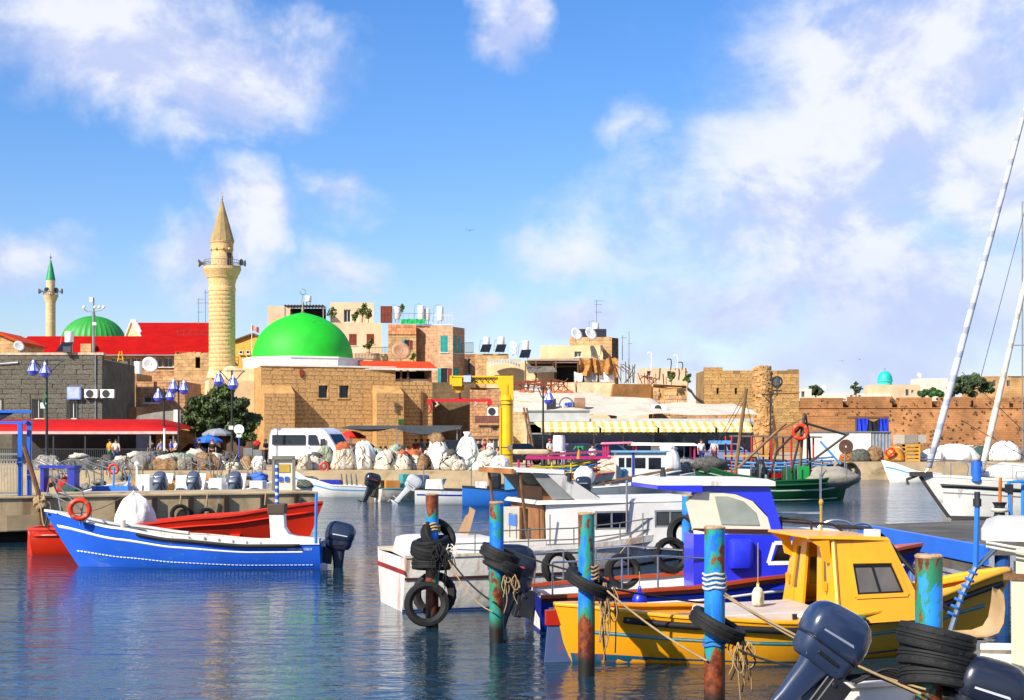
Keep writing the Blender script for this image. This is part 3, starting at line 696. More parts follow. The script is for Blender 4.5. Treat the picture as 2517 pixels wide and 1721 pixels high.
# low lit wing of the mosque towards the minaret, with its pointed arch
def wing():
 F = Frame(556, 123, QZ, 8); W = F.u(636); H = F.z(905, 590)
 T = thing('mosque_wing', 'cream plastered wing with a pointed arch between minaret and mosque', 'building', F.o, 8)
 holes = []; ax, az = F.loc(571, 975)
 x0 = F.u(558); x1 = F.u(584); zt = F.z(925, 571); zs = F.z(945, 571)
 b = MB()
 arch = [(x0, 0), (x0, zs)] + [(x0 + (x1 - x0) * k / 8, zs + (zt - zs) * (1 - abs(2 * k / 8 - 1) ** 1.8)) for k in range(1, 8)] + [(x1, zs), (x1, 0)]
 outer = [(-.0, 0), (0, H), (W, H), (W, 0)]
 b.prism([(0, 0), (0, H), (x0, H), (x0, 0)], 0, .5); b.prism([(x1, 0), (x1, H), (W, H), (W, 0)], 0, .5)
 top = [(x0, H)] + [(p[0], p[1]) for p in arch[1:-1]] + [(x1, H)]
 b.loft([[(x, 0, z) for x, z in top], [(x, .5, z) for x, z in top]])
 b.box(0, .4, .5, 5, 0, H).box(W - .4, W, .5, 5, 0, H)
 b.build('wall', PLAST, T); bx('roof', WASH, T, .4, W - .4, .5, 5, H - .4, H - .15); bx('arch_void', DARKIN, T, x0 - .2, x1 + .2, 1.6, 1.7, 0, zt)
 a, z = F.loc(617, 990); window(T, F.u(612), F.u(622), F.z(995, 617), F.z(950, 617), 'hole', y=-.36)
 MB().box(F.u(607), F.u(626), -.06, -.002, F.z(995, 617), F.z(948, 617)).build('recess_panel', PLASTP, T)
wing()
def minaret():
 d = 128; X0 = PX(546, d); base = PZ(905, d)
 T = thing('minaret', 'tall round sandstone minaret with railed balcony and grey stone cone', 'minaret', (X0, d, 0))
 k = d / FPX; z = lambda py: PZ(py, d); ms = mat('stone_minaret', 'd6b27c', rough=.9, var=.15, scale=1.5, bump=.5, bscale=8, pit=.6, rand=.06, dirt=.12, dirtc='9a7848')
 rs = 31.5 * k
 MB().lathe([(rs * 1.0, z(925)), (rs, z(718)), (rs * 1.05, z(716)), (rs * 1.05, z(708)), (rs * 1.0, z(706)), (rs * 1.0, z(700)), (rs * 1.08, z(690)), (rs * 1.10, z(686)), (rs * 1.18, z(684)), (rs * 1.22, z(678)), (rs * 1.36, z(672)), (rs * 1.42, z(666)), (rs * 1.46, z(664)), (rs * 1.46, z(657)), (.05, z(657))], 40).build('shaft', ms, T, smooth=30)
 seg = MB(); n = 14; r0, r1 = rs - .05, rs + .018; hh = .5
 aw = 2 * math.pi / n * .985
 secs = []
 for r_, zz in ((r0, -.49), (r1 - .012, -.49), (r1, -.455), (r1, .455), (r1 - .012, .49), (r0, .49)): secs.append([(r_ * math.cos(aw * (q / 3 - .5)), r_ * math.sin(aw * (q / 3 - .5)), zz) for q in range(4)])
 seg.loft(secs, cap=False, closed=False)
 sm = seg.mesh('stone_block', None, smooth=30); sm.materials.append(None)
 rows = 20; za, zb = z(922), z(719); ch = (zb - za) / rows
 for j in range(rows):
  for i in range(n):
   inst('stone_block', sm, T, (0, 0, za + (j + .5) * ch), (0, 0, (i + (j % 2) * .5 + rnd.uniform(-.05, .05)) * 2 * math.pi / n), (1, 1, ch), ms)
 fb = MB(); q = rs * 1.15
 fb.loft([[(-q, -q, QZ), (q, -q, QZ), (q, q, QZ), (-q, q, QZ)], [(-q, -q, z(945)), (q, -q, z(945)), (q, q, z(945)), (-q, q, z(945))]])
 fb.loft([[(-q, -q, z(945)), (q, -q, z(945)), (q, q, z(945)), (-q, q, z(945))], [(-q * .7, -q * .7, z(905)), (q * .7, -q * .7, z(905)), (q * .7, q * .7, z(905)), (-q * .7, q * .7, z(905))]])
 fb.build('foot', PLAST, T)
 hc = MB(); hc.sphere((q * .75, -q * .6, z(925)), 1.0, .9, .9, 14, 8); hc.build('buttress_cap', PLAST, T, smooth=True)
 ru = 27 * k
 MB().lathe([(ru, z(658)), (ru, z(634)), (ru * .98, z(630)), (ru * .94, z(628)), (ru * .94, z(618)), (ru * 1.0, z(616)), (ru, z(600)), (ru * 1.08, z(597)), (ru * 1.08, z(592))], 32).build('upper_drum', ms, T, smooth=30)
 cone = MB(); cone.lathe([(ru * 1.12, z(594)), (ru * 1.10, z(592)), (ru * .50, z(535)), (ru * .08, z(494)), (.01, z(490))], 12).build('spire', mat('spire_stone', '9c8458', rough=.9, var=.25, bump=.4, scale=1), T)
 f = MB(); f.tube([(0, 0, z(494)), (0, 0, z(490)), (0, 0, z(487)), (0, 0, z(484)), (0, 0, z(480))], [.03, .09, .03, .07, .02], 8); f.torus((0, 0, z(477)), .12, .02, 'y', 12, 5); f.build('finial', mat('finial_brass', '8d8a74'), T)
 MB().box(ru * .55, ru * .9, -ru * .78, -ru * .3, z(656), z(624)).build('balcony_door', DARKIN, T)
 for a in (-150, -110, -75, -40):
  MB().sphere((ru * 1.02 * math.cos(R(a)), ru * 1.02 * math.sin(R(a)), z(614)), .13, n=10, m=6).build('globe_lamp', mat('lamp_yellow', 'd0a848', rough=.4), T, smooth=True)
 rb = rs * 1.40
 rail = MB()
 for zz in (z(641), z(656.5)): rail.torus((0, 0, zz), rb, .025, 'z', 40, 5)
 rail.build('balcony_rail', METALG, T)
 bar = MB().tube([(0, 0, 0), (0, 0, z(641) - z(657))], .016, 5).mesh('baluster', METALG)
 for i in range(40): inst('baluster', bar, T, (rb * math.cos(2 * math.pi * i / 40), rb * math.sin(2 * math.pi * i / 40), z(657)))
 horn = MB().lathe([(.05, -.1), (.07, .1), (.12, .3), (.30, .5), (.31, .5), (.13, .28), (.001, .25)], 14, axis='x').mesh('horn_speaker', METALG, smooth=40)
 for a in (175, -5, -160, -25): inst('horn_speaker', horn, T, (rb * math.cos(R(a)), rb * math.sin(R(a)), z(648)), (0, 0, R(a)))
 return T
minaret()
def small_minaret():
 d = 250; k = d / FPX; z = lambda py: PZ(py, d)
 T = thing('minaret', 'slim distant minaret with pointed green cap', 'minaret', (PX(124.5, d), d, 0))
 r = 11.5 * k
 MB().lathe([(r * 1.05, QZ), (r, z(745)), (r * 1.25, z(737)), (r * 1.55, z(729)), (r * 1.6, z(726)), (.1, z(726))], 22).build('shaft', mat('minaret_cream', 'd8bb90', rough=.9, var=.15, brick=(1.2, .6, .03, 'b59468')), T, smooth=30)
 MB().lathe([(r * .92, z(727)), (r * .92, z(690)), (r * .98, z(688))], 20).build('upper_drum', PLAST, T, smooth=30)
 MB().lathe([(r * 1.0, z(689)), (r * .55, z(660)), (.04, z(636)), (.02, z(634))], 18).build('spire', mat('cap_green', '0d8a50', rough=.5), T, smooth=30)
 MB().tube([(0, 0, z(637)), (0, 0, z(632)), (0, 0, z(630)), (0, 0, z(622))], [.05, .2, .05, .03], 7).build('finial', METALG, T)
 g = MB(); g.torus((0, 0, z(719)), r * 1.5, .06, 'z', 24, 5).torus((0, 0, z(726)), r * 1.5, .06, 'z', 24, 5)
 for i in range(20): g.tube([(r * 1.5 * math.cos(i * .314), r * 1.5 * math.sin(i * .314), z(726)), (r * 1.5 * math.cos(i * .314), r * 1.5 * math.sin(i * .314), z(719))], .04, 4)
 g.build('balcony_rail', METALG, T)
 for a in (180, 0, -90, -45): MB().lathe([(.1, 0), (.2, .4), (.5, .8), (.2, .5)], 12, axis='x').xf(Matrix.Translation((r * 1.5 * math.cos(R(a)), r * 1.5 * math.sin(R(a)), z(716))) @ Matrix.Rotation(R(a), 4, 'Z')).build('horn_speaker', METALG, T)
small_minaret()
def far_dome():
 d = 245; k = d / FPX; z = lambda py: PZ(py, d)
 T = thing('ribbed_dome', 'distant ribbed green dome behind the long red roof', 'dome', (PX(230, d), d, 0))
 r = 76 * k; h = z(777) - z(842)
 b = MB(); n = 36
 secs = []
 for i in range(14):
  a = R(90 * i / 13.15)
  row = []
  for q in range(n * 3):
   t = 2 * math.pi * q / (n * 3); rr = r * math.cos(a) * (1 + (.02 if q % 3 == 0 else 0)); row.append((rr * math.cos(t), rr * math.sin(t), z(842) + h * math.sin(a)))
  secs.append(row)
 b.loft(secs); b.build('dome', mat('dome_green_far', '2a8f32', rough=.55, var=.12, scale=.4), T, smooth=20)
 MB().tube([(0, 0, z(780)), (0, 0, z(772)), (0, 0, z(770)), (0, 0, z(765))], [.5, .2, .35, .05], 8).build('finial', mat('finial_green', '3f8a4a'), T)
 MB().lathe([(r * 1.02, 0), (r * 1.02, z(840)), (r * .9, z(840))], 30, (0, 0, QZ * 0)).build('drum', PLAST, T)
far_dome()
# ------------------------------------------------------------------ red roofed halls behind
def long_hall():
 d = 150; z = lambda py: PZ(py, d)
 T = thing('long_hall', 'long stone hall with a band of windows under a bright red roof', 'building', (PX(40, d), d, QZ))
 W = PX(520, d) - PX(40, d); H = z(874) - QZ
 ws = []
 for i in range(9):
  a = PX(272 + i * 26, d) - PX(40, d); ws.append((a, a + .95, z(902) - QZ, z(880) - QZ))
 b = MB(); wall_open(b, 0, W, 0, H, 0, .4, ws); b.box(0, .4, .4, 9, 0, H).box(W - .4, W, .4, 9, 0, H).build('wall', STB, T)
 for w in ws: window(T, *w, 'dark')
 rf = MB(); rf.hexa([(-.3, -.9, H - .1), (W + .3, -.9, H - .1), (W + .3, 4.5, H + 2.2), (-.3, 4.5, H + 2.2)], [(-.3, -.9, H + .06), (W + .3, -.9, H + .06), (W + .3, 4.5, H + 2.36), (-.3, 4.5, H + 2.36)])
 rf.hexa([(-.3, 4.5, H + 2.2), (W + .3, 4.5, H + 2.2), (W + .3, 9.6, H - .1), (-.3, 9.6, H - .1)], [(-.3, 4.5, H + 2.36), (W + .3, 4.5, H + 2.36), (W + .3, 9.6, H + .06), (-.3, 9.6, H + .06)])
 ro = rf.build('roof', TILE_RED, T)
 bx('gutter', METALG, ro, -.3, W + .3, -1.02, -.9, H - .08, H + .04)
 bx('dormer', STB, T, PX(202, d) - PX(40, d), PX(228, d) - PX(40, d), -.6, 2.4, H, z(846) - QZ)
long_hall()
def gable_hall():
 d = 172; z = lambda py: PZ(py, d); x = lambda px: PX(px, d) - PX(305, d)
 T = thing('gabled_hall', 'gabled stone hall with pale coping and steep red roof', 'building', (PX(305, d), d, QZ))
 W = x(518); He = z(832) - QZ; Hr = z(788) - QZ; D = 11
 b = MB(); b.box(2.3, W, 0, D, 0, He)
 b.build('wall', STB, T)
 o = T.location; q = lambda px, py, yy: tuple(P(px, py, yy) - o)
 pts = [q(306, 1080, 183), q(351, 1080, 172), q(351, 832, 172), q(327, 787, 177.5), q(306, 842, 183)]
 g = MB(); g.loft([pts, [(p[0] + .4, p[1] + .1, p[2]) for p in pts]]); g.build('gable', mat('gable_stone', 'd8b48c', rough=.9, var=.15, brick=(.8, .4, .03, 'b08c64')), T)
 cp = MB(); cp.beam(pts[2], pts[3], .5, .25); cp.beam(pts[3], pts[4], .5, .25); cp.build('coping', WASH, T)
 rf = MB(); rf.hexa([(2.3, -.3, He), (W, -.3, He), (W, 5.4, Hr), (-.3, 5.4, Hr)], [(2.3, -.35, He + .15), (W, -.35, He + .15), (W, 5.4, Hr + .18), (-.3, 5.4, Hr + .18)]); rf.build('roof', TILE_RED, T)
 bx('eaves', WASH, T, 2.3, W, -.55, -.36, He - .15, He + .1)
 for i in range(6): MB().lathe([(.3, -.05), (.42, -.05), (.42, .1), (.3, .1)], 14, (x(400 + i * 22), -.02, He - 1.0), a0=0, a1=180, axis='y').build('arch_moulding', WASH, T)
gable_hall()
def small_roof(label, px0, px1, ytop, ye, d, m, wallm, name='house', ridge_frac=.5, t=0):
 F = Frame(px0, d, QZ, t); W = F.u(px1); He = F.z(ye, px0); Hr = F.z(ytop, px0); D = 6
 T = thing(name, label, 'building', F.o, t)
 MB().box(0, W, 0, D, 0, He).prism([(0, He), (W, He), (W * ridge_frac, Hr)], .05, D - .05).build('wall', wallm, T)
 MB().hexa([(-.3, -.3, He - .12), (W * ridge_frac, -.3, Hr), (W * ridge_frac, D, Hr), (-.3, D, He - .12)], [(-.3, -.3, He + .06), (W * ridge_frac, -.3, Hr + .18), (W * ridge_frac, D, Hr + .18), (-.3, D, He + .06)]).hexa([(W * ridge_frac, -.3, Hr), (W + .3, -.3, He - .12), (W + .3, D, He - .12), (W * ridge_frac, D, Hr)], [(W * ridge_frac, -.3, Hr + .18), (W + .3, -.3, He + .06), (W + .3, D, He + .06), (W * ridge_frac, D, Hr + .18)]).build('roof', m, T)
 return T, F, W, He
T, F, W, H = small_roof('yellow gabled house with brown eaves behind the green dome', 560, 660, 822, 845, 168, WOODB, mat('plaster_yellow', 'd9a345', rough=.9, var=.12), ridge_frac=.62)
for a in (588, 605): window(T, F.u(a), F.u(a + 9), F.z(870, a), F.z(862, a), 'dark', y=-.26)
small_roof('low stone house with orange tiled roof beside the red hall', -60, 48, 818, 843, 118, TILE_OR, STB, ridge_frac=.45)
# flag on its pole
T = thing('flag', 'pale red flag on a pole above the yellow gable', 'flag', (PX(619, 160), 160, PZ(862, 160)))
MB().tube([(0, 0, -.3), (0, 0, PZ(795, 160) - PZ(862, 160))], .04, 6).build('pole', TANKW, T)
fb = MB(); fb.loft([[(.8 * i / 6 * 1.0, .12 * math.sin(i * 1.3), 2.9 - .05 * i - (.0 if q else .62)) for q in (0, 1)] for i in range(7)], cap=False, closed=False); fb.build('cloth', mat('flag_red', 'd98a7c', rough=.9), T)
# ------------------------------------------------------------------ grey stone house on the quay with its fittings
def grey_house():
 F = Frame(-40, 105, QZ, 0); W = F.u(252); H = F.z(873, 100)
 T = thing('stone_house', 'long grey stone house above the red awning', 'building', F.o, 0)
 ws = []
 for a, b, yt, yb in ((78, 108, 980, 1030), (-10, 10, 978, 1022), (168, 190, 985, 1030)):
  x0, zb = F.loc(a, yb); x1, zt = F.loc(b, yt); ws.append((x0, x1, zb, zt))
 b = MB(); wall_open(b, 0, W, 0, H, 0, .45, ws); b.box(W - .45, W, .45, 9, 0, H * .96).box(0, .45, .45, 9, 0, H).box(.45, W - .45, 8.5, 9, 0, H).build('wall', MORT_GREY, T)
 bx('roof', WASH, T, .45, W - .45, .45, 8.5, H - .4, H - .2)
 bx('coping', mat('coping_pale', 'b9ab93', rough=.9, bump=.4, var=.3), T, -.1, W + .1, -.12, .5, H + .002, H + .18)
 for w in ws: window(T, *w, 'door' if w[2] < 3 else 'dark')
 stones(T, 0, W, 2.2, H, -.03, .36, 1.05, ST_GREY, depth=.06, holes=[(w[0] - .1, w[1] + .1, w[2] - .05, w[3] + .1) for w in ws], seed=4, limit=200)
 p = MB(); zA = F.z(985, 195); zB = F.z(1030, 195)
 for a in (190, 201): p.tube([(F.u(a), -.06, zB), (F.u(a), -.06, zA), (F.u(a + 12), -.06, zA + .12), (F.u(250), -.06, zA + .15)], .035, 6)
 p.build('conduit', METALG, T)
 MB().tube([(F.u(-20), -.08, F.z(897, 0)), (F.u(46), -.08, F.z(892, 40))], .1, 8).build('drain_pipe', METALG, T)
 MB().tube([(F.u(236), -.1, 0), (F.u(236), -.1, H)], .06, 8).build('down_pipe', METALG, T)
 return F
GF = grey_house()
def at(F, px, py, off): u, z = F.loc(px, py, off); return F.world(u, off, z)
aircon('white air conditioner beside the blue tinted box on the grey house', at(GF, 223, 978, -.42), 0, .95)
aircon('dark fronted air conditioner at the corner of the grey house', at(GF, 263, 978, -.42), 0, 1.0)
T = thing('utility_box', 'square pale blue box hung on the grey stone house', 'utility box', at(GF, 181, 982, -.4)); MB().box(-.5, .5, 0, .38, 0, .92).build('case', mat('box_paleblue', '8ea0d8', rough=.5), T, bev=.03); MB().box(-.42, .42, -.02, -.001, .08, .84).build('lid', mat('box_paleblue2', 'a8b6e6', rough=.5), T)
dish('small white dish on the corner of the low orange roofed house', P(46, 868, 116), .45, 40, 25)
tank('white roof tank beside the black floodlight', P(170, 868, 112), True, 0, .9)
flood('black floodlight on the parapet of the grey house', P(166, 872, 104.6), 0)
# camera mast
T = thing('camera_mast', 'tall grey mast with cameras standing behind the grey house', 'camera mast', (PX(230, 112), 112, QZ))
zz = lambda py: PZ(py, 112) - QZ
MB().tube([(0, 0, 0), (0, 0, zz(790)), (0, 0, zz(732))], [.14, .10, .06], 8).build('pole', GALV, T)
MB().tube([(-.75, 0, zz(760)), (-.5, 0, zz(766)), (0, 0, zz(766)), (.5, 0, zz(763)), (.85, 0, zz(757))], .04, 6).build('cross_arm', GALV, T)
for px in (-.75, .1, .45, .8): MB().sphere((px, 0, zz(757) + .06), .13, n=9, m=6).build('camera', TANKW, T, smooth=True)
bx('antenna_box', TANKW, T, -.3, -.05, -.1, .1, zz(742), zz(731)); bx('junction_box', TANKW, T, -.05, .25, -.2, .0, zz(800), zz(793))
# ------------------------------------------------------------------ broken walls and terraces between hall and minaret
def ruin(label, px0, px1, ytop, Y, m, t=0, depth=4, rag=.25, wins=(), ybase=None, stonework=None, name='ruined_wall'):
 return bld(name, label, px0, px1, ytop, Y, t, depth, m, wins, cat='wall' if name == 'ruined_wall' else 'building', ragged=rag, stonework=stonework)
ruin('broken stone wall with a jagged top below the band of windows', 252, 440, 905, 136, STB_R, rag=.5)
ruin('small rough stone house with a narrow door beside the minaret', 428, 520, 866, 134, STB, rag=.2, wins=((480, 492, 878, 905, 'hole'),), name='stone_hut', depth=6)
bld('plaster_block', 'plain brown plastered wall turning dark beside the grey house', 312, 336, 918, 118, 0, 5, mat('plaster_brown', '9c7650', rough=.9, var=.2, bump=.3), cat='building')
bld('stone_house', 'small cream stone house behind the plain brown wall', 250, 318, 915, 122, 14, 5, STB, wins=(), parapet=.2)
bld('stone_house', 'rubble stone house with flower boxes behind the lamp posts', 334, 455, 938, 116, 0, 6, STB_R, wins=((352, 392, 975, 990, 'pane'),), stonework=None)
bld('terrace_house', 'pale terrace wall under the minaret foot', 400, 520, 928, 124, 0, 6, STB, parapet=.9)
bld('doorway_house', 'brown house front with a small dark doorway and yellow lintel lamp', 262, 335, 1000, 112, 0, 4, mat('plaster_brown', '9c7650'), wins=((278, 299, 1015, 1040, 'hole'),))
dish('large white dish standing on the broken stone terrace', P(368, 922, 130), .75, 30, 20)
T = thing('roof_tank', 'white cylinder tank on a pale green stand', 'tank', P(340, 938, 128)); MB().lathe([(.001, .6), (.38, .6), (.38, 1.8), (.001, 1.8)], 16).build('tank', TANKW, T, smooth=40); MB().box(-.6, .6, -.4, .4, 0, .6).build('stand', mat('palegreen', '7aa8a4', rough=.6), T)
T = thing('step_ladder', 'yellow step ladder standing against the window band', 'ladder', P(296, 910, 143))
for sx in (-.3, .3): MB().tube([(sx * 1.5, 0, 0), (0 + sx * .3, .1, 1.9)], .06, 6).build('leg', mat('ladder_yellow', 'd9a010', rough=.5), T)
for k in range(4): MB().tube([(-.4 + k * .08, .01, .3 + k * .4), (.4 - k * .08, .01, .3 + k * .4)], .035, 5).build('rung', mat('ladder_yellow', 'd9a010'), T)
T = thing('roof_platform', 'thin metal roof platform with railings on the steep red roof', 'platform', P(442, 833, 166))
W = PX(517, 166) - PX(442, 166)
bx('deck', TANKW, T, 0, W, -1, 1, -.15, 0); r = MB()
for k in range(6): r.tube([(W * k / 5, -1, 0), (W * k / 5, -1, .9)], .03, 5)
r.tube([(0, -1, .9), (W, -1, .9)], .03, 5).tube([(0, -1, .45), (W, -1, .45)], .03, 5).build('railing', mat('rail_redbrown', '8a2a20'), T)
antenna('spindly aerial above the red roof beside the minaret', P(488, 796, 165), 3.0); antenna('taller aerial with flag near the minaret', P(505, 795, 167), 4.0, ((.9, .5), (.6, .4)))
# ------------------------------------------------------------------ houses behind the dome
bld('roof_house', 'pinkish cream house with rust shutters behind the green dome', 815, 938, 793, 142, 6, 7, PLASTP, wins=((858, 877, 821, 849, 'shut_rust'), (901, 920, 821, 845, 'shut_rust')))
bld('penthouse', 'plain rooftop penthouse with planted terrace', 812, 918, 743, 147, 6, 5, PLASTP, wins=((845, 862, 761, 792, 'dark'),), z0=PZ(795, 147))
bld('rooftop_block', 'bare cream rooftop block beside the corrugated canopy', 658, 720, 752, 150, 6, 5, PLASTP)
T = thing('corrugated_canopy', 'grey corrugated canopy on posts above the dome', 'canopy', P(702, 757, 146))
W = PX(800, 146) - PX(702, 146); cr = MB(); n = 26
secs = [[(W * i / n, y, .25 * (1 if i % 2 else .5) - .0) for i in range(n + 1)] for y in (-1.2, 2.0)]; cr.loft(secs, cap=False, closed=False); cr.build('sheet', METALG, T)
for x in (.1, W - .1): bx('post', METALG, T, x - .06, x + .06, -1, -.88, -2.4, .15)
bx('back_wall', DARKIN, T, .2, W - .2, 1.8, 1.9, -2.4, .1)
tank('white tank lying above the corrugated canopy', P(758, 750, 148), False, 0, .6)
def fence_rail(label, px0, px1, ybot, ytop, Y, m, n=14, name='roof_railing', mesh=False):
 T = thing(name, label, 'railing', P(px0, ybot, Y)); W = PX(px1, Y) - PX(px0, Y); H = PZ(ytop, Y) - PZ(ybot, Y)
 MB().box(0, W, -.02, .02, H - .05, H).box(0, W, -.02, .02, .05, .10).build('rail', m, T)
 b = MB().box(-.015, .015, -.015, .015, 0, H - .05).mesh('bar', m)
 for i in range(n + 1): inst('bar', b, T, (W * i / n, 0, 0))
 return T
fence_rail('white balcony railing in front of the rust shutters', 858, 912, 868, 849, 140.5, FRAME_W, 16)
fence_rail('dark railing beside the potted plants on the terrace', 912, 955, 874, 853, 140, DARKM, 12)
bld('balcony_block', 'pale balcony ledge under the white railing', 846, 955, 868, 141, 4, 3, PLASTP)
T, F, W, H = bld('stone_house', 'tall stone house with teal shutters and brick parapet', 954, 1023, 797, 138, 4, 8, STB, wins=((994, 1006, 836, 858, 'open_teal'),), parapet=.5)
stones(T, 0, W, H - 1.0, H - .05, -.05, .28, .42, mat('parapet_brick', 'd08a5c', rough=.9, rand=.25, var=.2), seed=8, depth=.1)
T, F, W, H = bld('stone_house', 'recessed stone bay with air conditioner and dark teal door', 1020, 1080, 800, 141, 4, 6, STB, wins=((1026, 1042, 840, 892, 'shut_teal'), (1046, 1065, 842, 868, 'dark')))
stones(T, 0, W, H - .8, H - .05, -.05, .28, .42, mat('parapet_brick', 'd08a5c'), seed=9, depth=.1)
aircon('air conditioner on the recessed stone bay', P(1036, 833, 140.4), 0, .95)
T, F, W, H = bld('stone_house', 'pinkish stone tower house with turquoise shutters and rooftop screen', 1076, 1113, 800, 137, 4, 8, mat('stone_pinkish', 'd0aa86', rough=.92, var=.25, brick=(.6, .3, .03, 'a88460'), dirt=.2, dirtc='8a6444'), wins=((1083, 1101, 826, 866, 'shut_teal'), (1084, 1100, 905, 942, 'open_teal')))
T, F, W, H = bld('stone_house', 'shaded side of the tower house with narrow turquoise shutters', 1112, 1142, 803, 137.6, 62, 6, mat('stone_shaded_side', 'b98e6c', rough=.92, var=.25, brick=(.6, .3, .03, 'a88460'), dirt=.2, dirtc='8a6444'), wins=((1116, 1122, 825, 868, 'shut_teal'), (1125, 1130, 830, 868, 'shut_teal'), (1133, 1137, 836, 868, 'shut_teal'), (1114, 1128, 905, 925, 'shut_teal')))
bld('stone_house', 'narrow back house with a dark iron balcony', 1140, 1168, 870, 150, 10, 6, STB_R, wins=((1150, 1157, 882, 920, 'dark'),))
fence_rail('dark iron balcony on the narrow back house', 1143, 1164, 868, 842, 149, DARKM, 9);
fence_rail('tall pale screen around the rooftop terrace of the tower house', 1062, 1112, 800, 774, 139, FRAME_W, 6); fence_rail('rooftop fence in front of white tanks', 962, 1062, 800, 770, 141, METALG, 7)
T = thing('rusty_tank', 'ribbed rusty red roof tank', 'tank', P(950, 793, 142)); MB().box(-.55, .55, -.5, .5, 0, 1.6).build('body', mat('rust_red', '7d3a22', rough=.8, var=.3), T)
rb = MB().box(-.03, .03, -.02, .02, 0, 1.6).mesh('rib', mat('rust_red', '7d3a22'))
for i in range(8): inst('rib', rb, T, (-.5 + i * .143, -.515, 0))
for i, (px, py) in enumerate(((976, 793), (1035, 795), (1049, 797), (1082, 797))): tank(['white tank beside the rusty ribbed tank', 'white tank above the green rooftop sheet', 'shorter white tank above the stone bay', 'white tank inside the tall pale screen'][i], P(px, py, 142 + i * .4), False, 0, 1.2 + .2 * (i % 2))
T = thing('green_sheet', 'bright green sheet hung along the rooftop fence', 'sheet', P(985, 796, 140.6))
g = MB(); Wg = PX(1046, 140) - PX(985, 140); g.loft([[(Wg * i / 8, .06 * math.sin(i * 2), 0), (Wg * i / 8, .06 * math.sin(i * 2 + 1), .45 + .05 * (i % 2))] for i in range(9)], cap=False, closed=False); g.build('cloth', mat('green_cloth', '12a050', rough=.8), T)
dish('brown edged dish on the terrace above the orange lean-to', P(985, 893, 133), .9, 20, 25, mm=mat('dish_brown', 'b98a68', rough=.7))
# orange lean-to with dark openings on top of the eastern mosque annex
def annex():
 F = Frame(968, 124, QZ, 14); W = F.u(1063); H = F.z(938, 968)
 T = thing('mosque_annex', 'rough stone annex with an orange tiled lean-to on top', 'building', F.o, 14)
 MB().box(0, W, 0, 6, 0, H).build('wall', ST_MORT, T); stones(T, 0, W, 0, H, -.03, .34, .62, ST_WARM, seed=21, limit=260, chaos=.02)
 ht = F.z(908, 968); up = MB();
 for a in (968, 984, 1001, 1055): bx('post', WOODB, T, F.u(a), F.u(a) + .18, .1, .28, H, ht)
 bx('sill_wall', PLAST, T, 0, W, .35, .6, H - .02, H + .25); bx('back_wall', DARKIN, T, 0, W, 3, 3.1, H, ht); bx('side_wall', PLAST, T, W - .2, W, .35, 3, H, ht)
 x0 = F.u(895); MB().hexa([(x0, -.3, ht), (W + .4, -.3, ht), (W + .4, 3.4, ht + .75), (x0, 3.4, ht + .75)], [(x0, -.3, ht + .12), (W + .4, -.3, ht + .12), (W + .4, 3.4, ht + .9), (x0, 3.4, ht + .9)]).build('lean_to_roof', TILE_OR, T)
 bx('fascia', FRAME_W, T, x0, W + .4, -.36, -.302, ht - .08, ht + .1)
 a = F.u(1036); bx('timber_post', WOODB, T, a - .1, a + .1, -.35, -.15, 0, F.z(962, 1036))
annex()
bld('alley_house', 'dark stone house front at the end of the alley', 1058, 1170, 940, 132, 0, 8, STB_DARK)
ruin('rubble wall with plants above the little shop', 1155, 1262, 955, 122, STB_R, rag=.3)
T, F, W, H = bld('shop_house', 'low rubble stone shop with a small arched window', 1160, 1238, 1045, 103, 0, 6, STB_R, wins=((1212, 1223, 1048, 1058, 'hole'), (1160, 1186, 1078, 1125, 'pane'), (1200, 1226, 1078, 1125, 'pane')))
stones(T, 0, W, F.z(1074, 1160), H, -.03, .3, .5, mat('shop_stone', 'b58a60', rough=.93, rand=.2, var=.3, bump=.5), seed=13, holes=[(F.u(1160), F.u(1228), F.z(1127, 1160), F.z(1076, 1160)), (F.u(1208), F.u(1226), F.z(1060, 1212), F.z(1046, 1212))], limit=150, chaos=.04)
T = thing('shop_sign', 'faded red lettering board above the little shop', 'sign', P(1168, 1040, 102.6)); Wd = PX(1232, 102.6) - PX(1168, 102.6)
MB().box(0, Wd, 0, .08, 0, .52).build('board', mat('sign_brown', '6a3f30', rough=.7, var=.3), T)
for i in range(7):
 x = .14 + i * .23 + (.2 if i > 3 else 0); s = MB().box(x, x + .15, -.02, -.001, .36, .41).box(x + .11, x + .15, -.02, -.001, (.12, .12, .26)[i % 3], .36)
 if i % 3 == 1: s.box(x, x + .04, -.02, -.001, .12, .28)
 s.build('letter', mat('sign_letter', '93584a', rough=.6), T)
bld('stone_house', 'sunlit cream stone wall end beside the crane pillar', 1262, 1302, 985, 109, 0, 4, mat('stone_creamy', 'd8b88c', rough=.92, var=.25, bump=.6, brick=(.55, .3, .03, '8a6840')), ragged=.2)
aircon('air conditioner above the red lettering board', P(1211, 1022, 103), 0, .8)
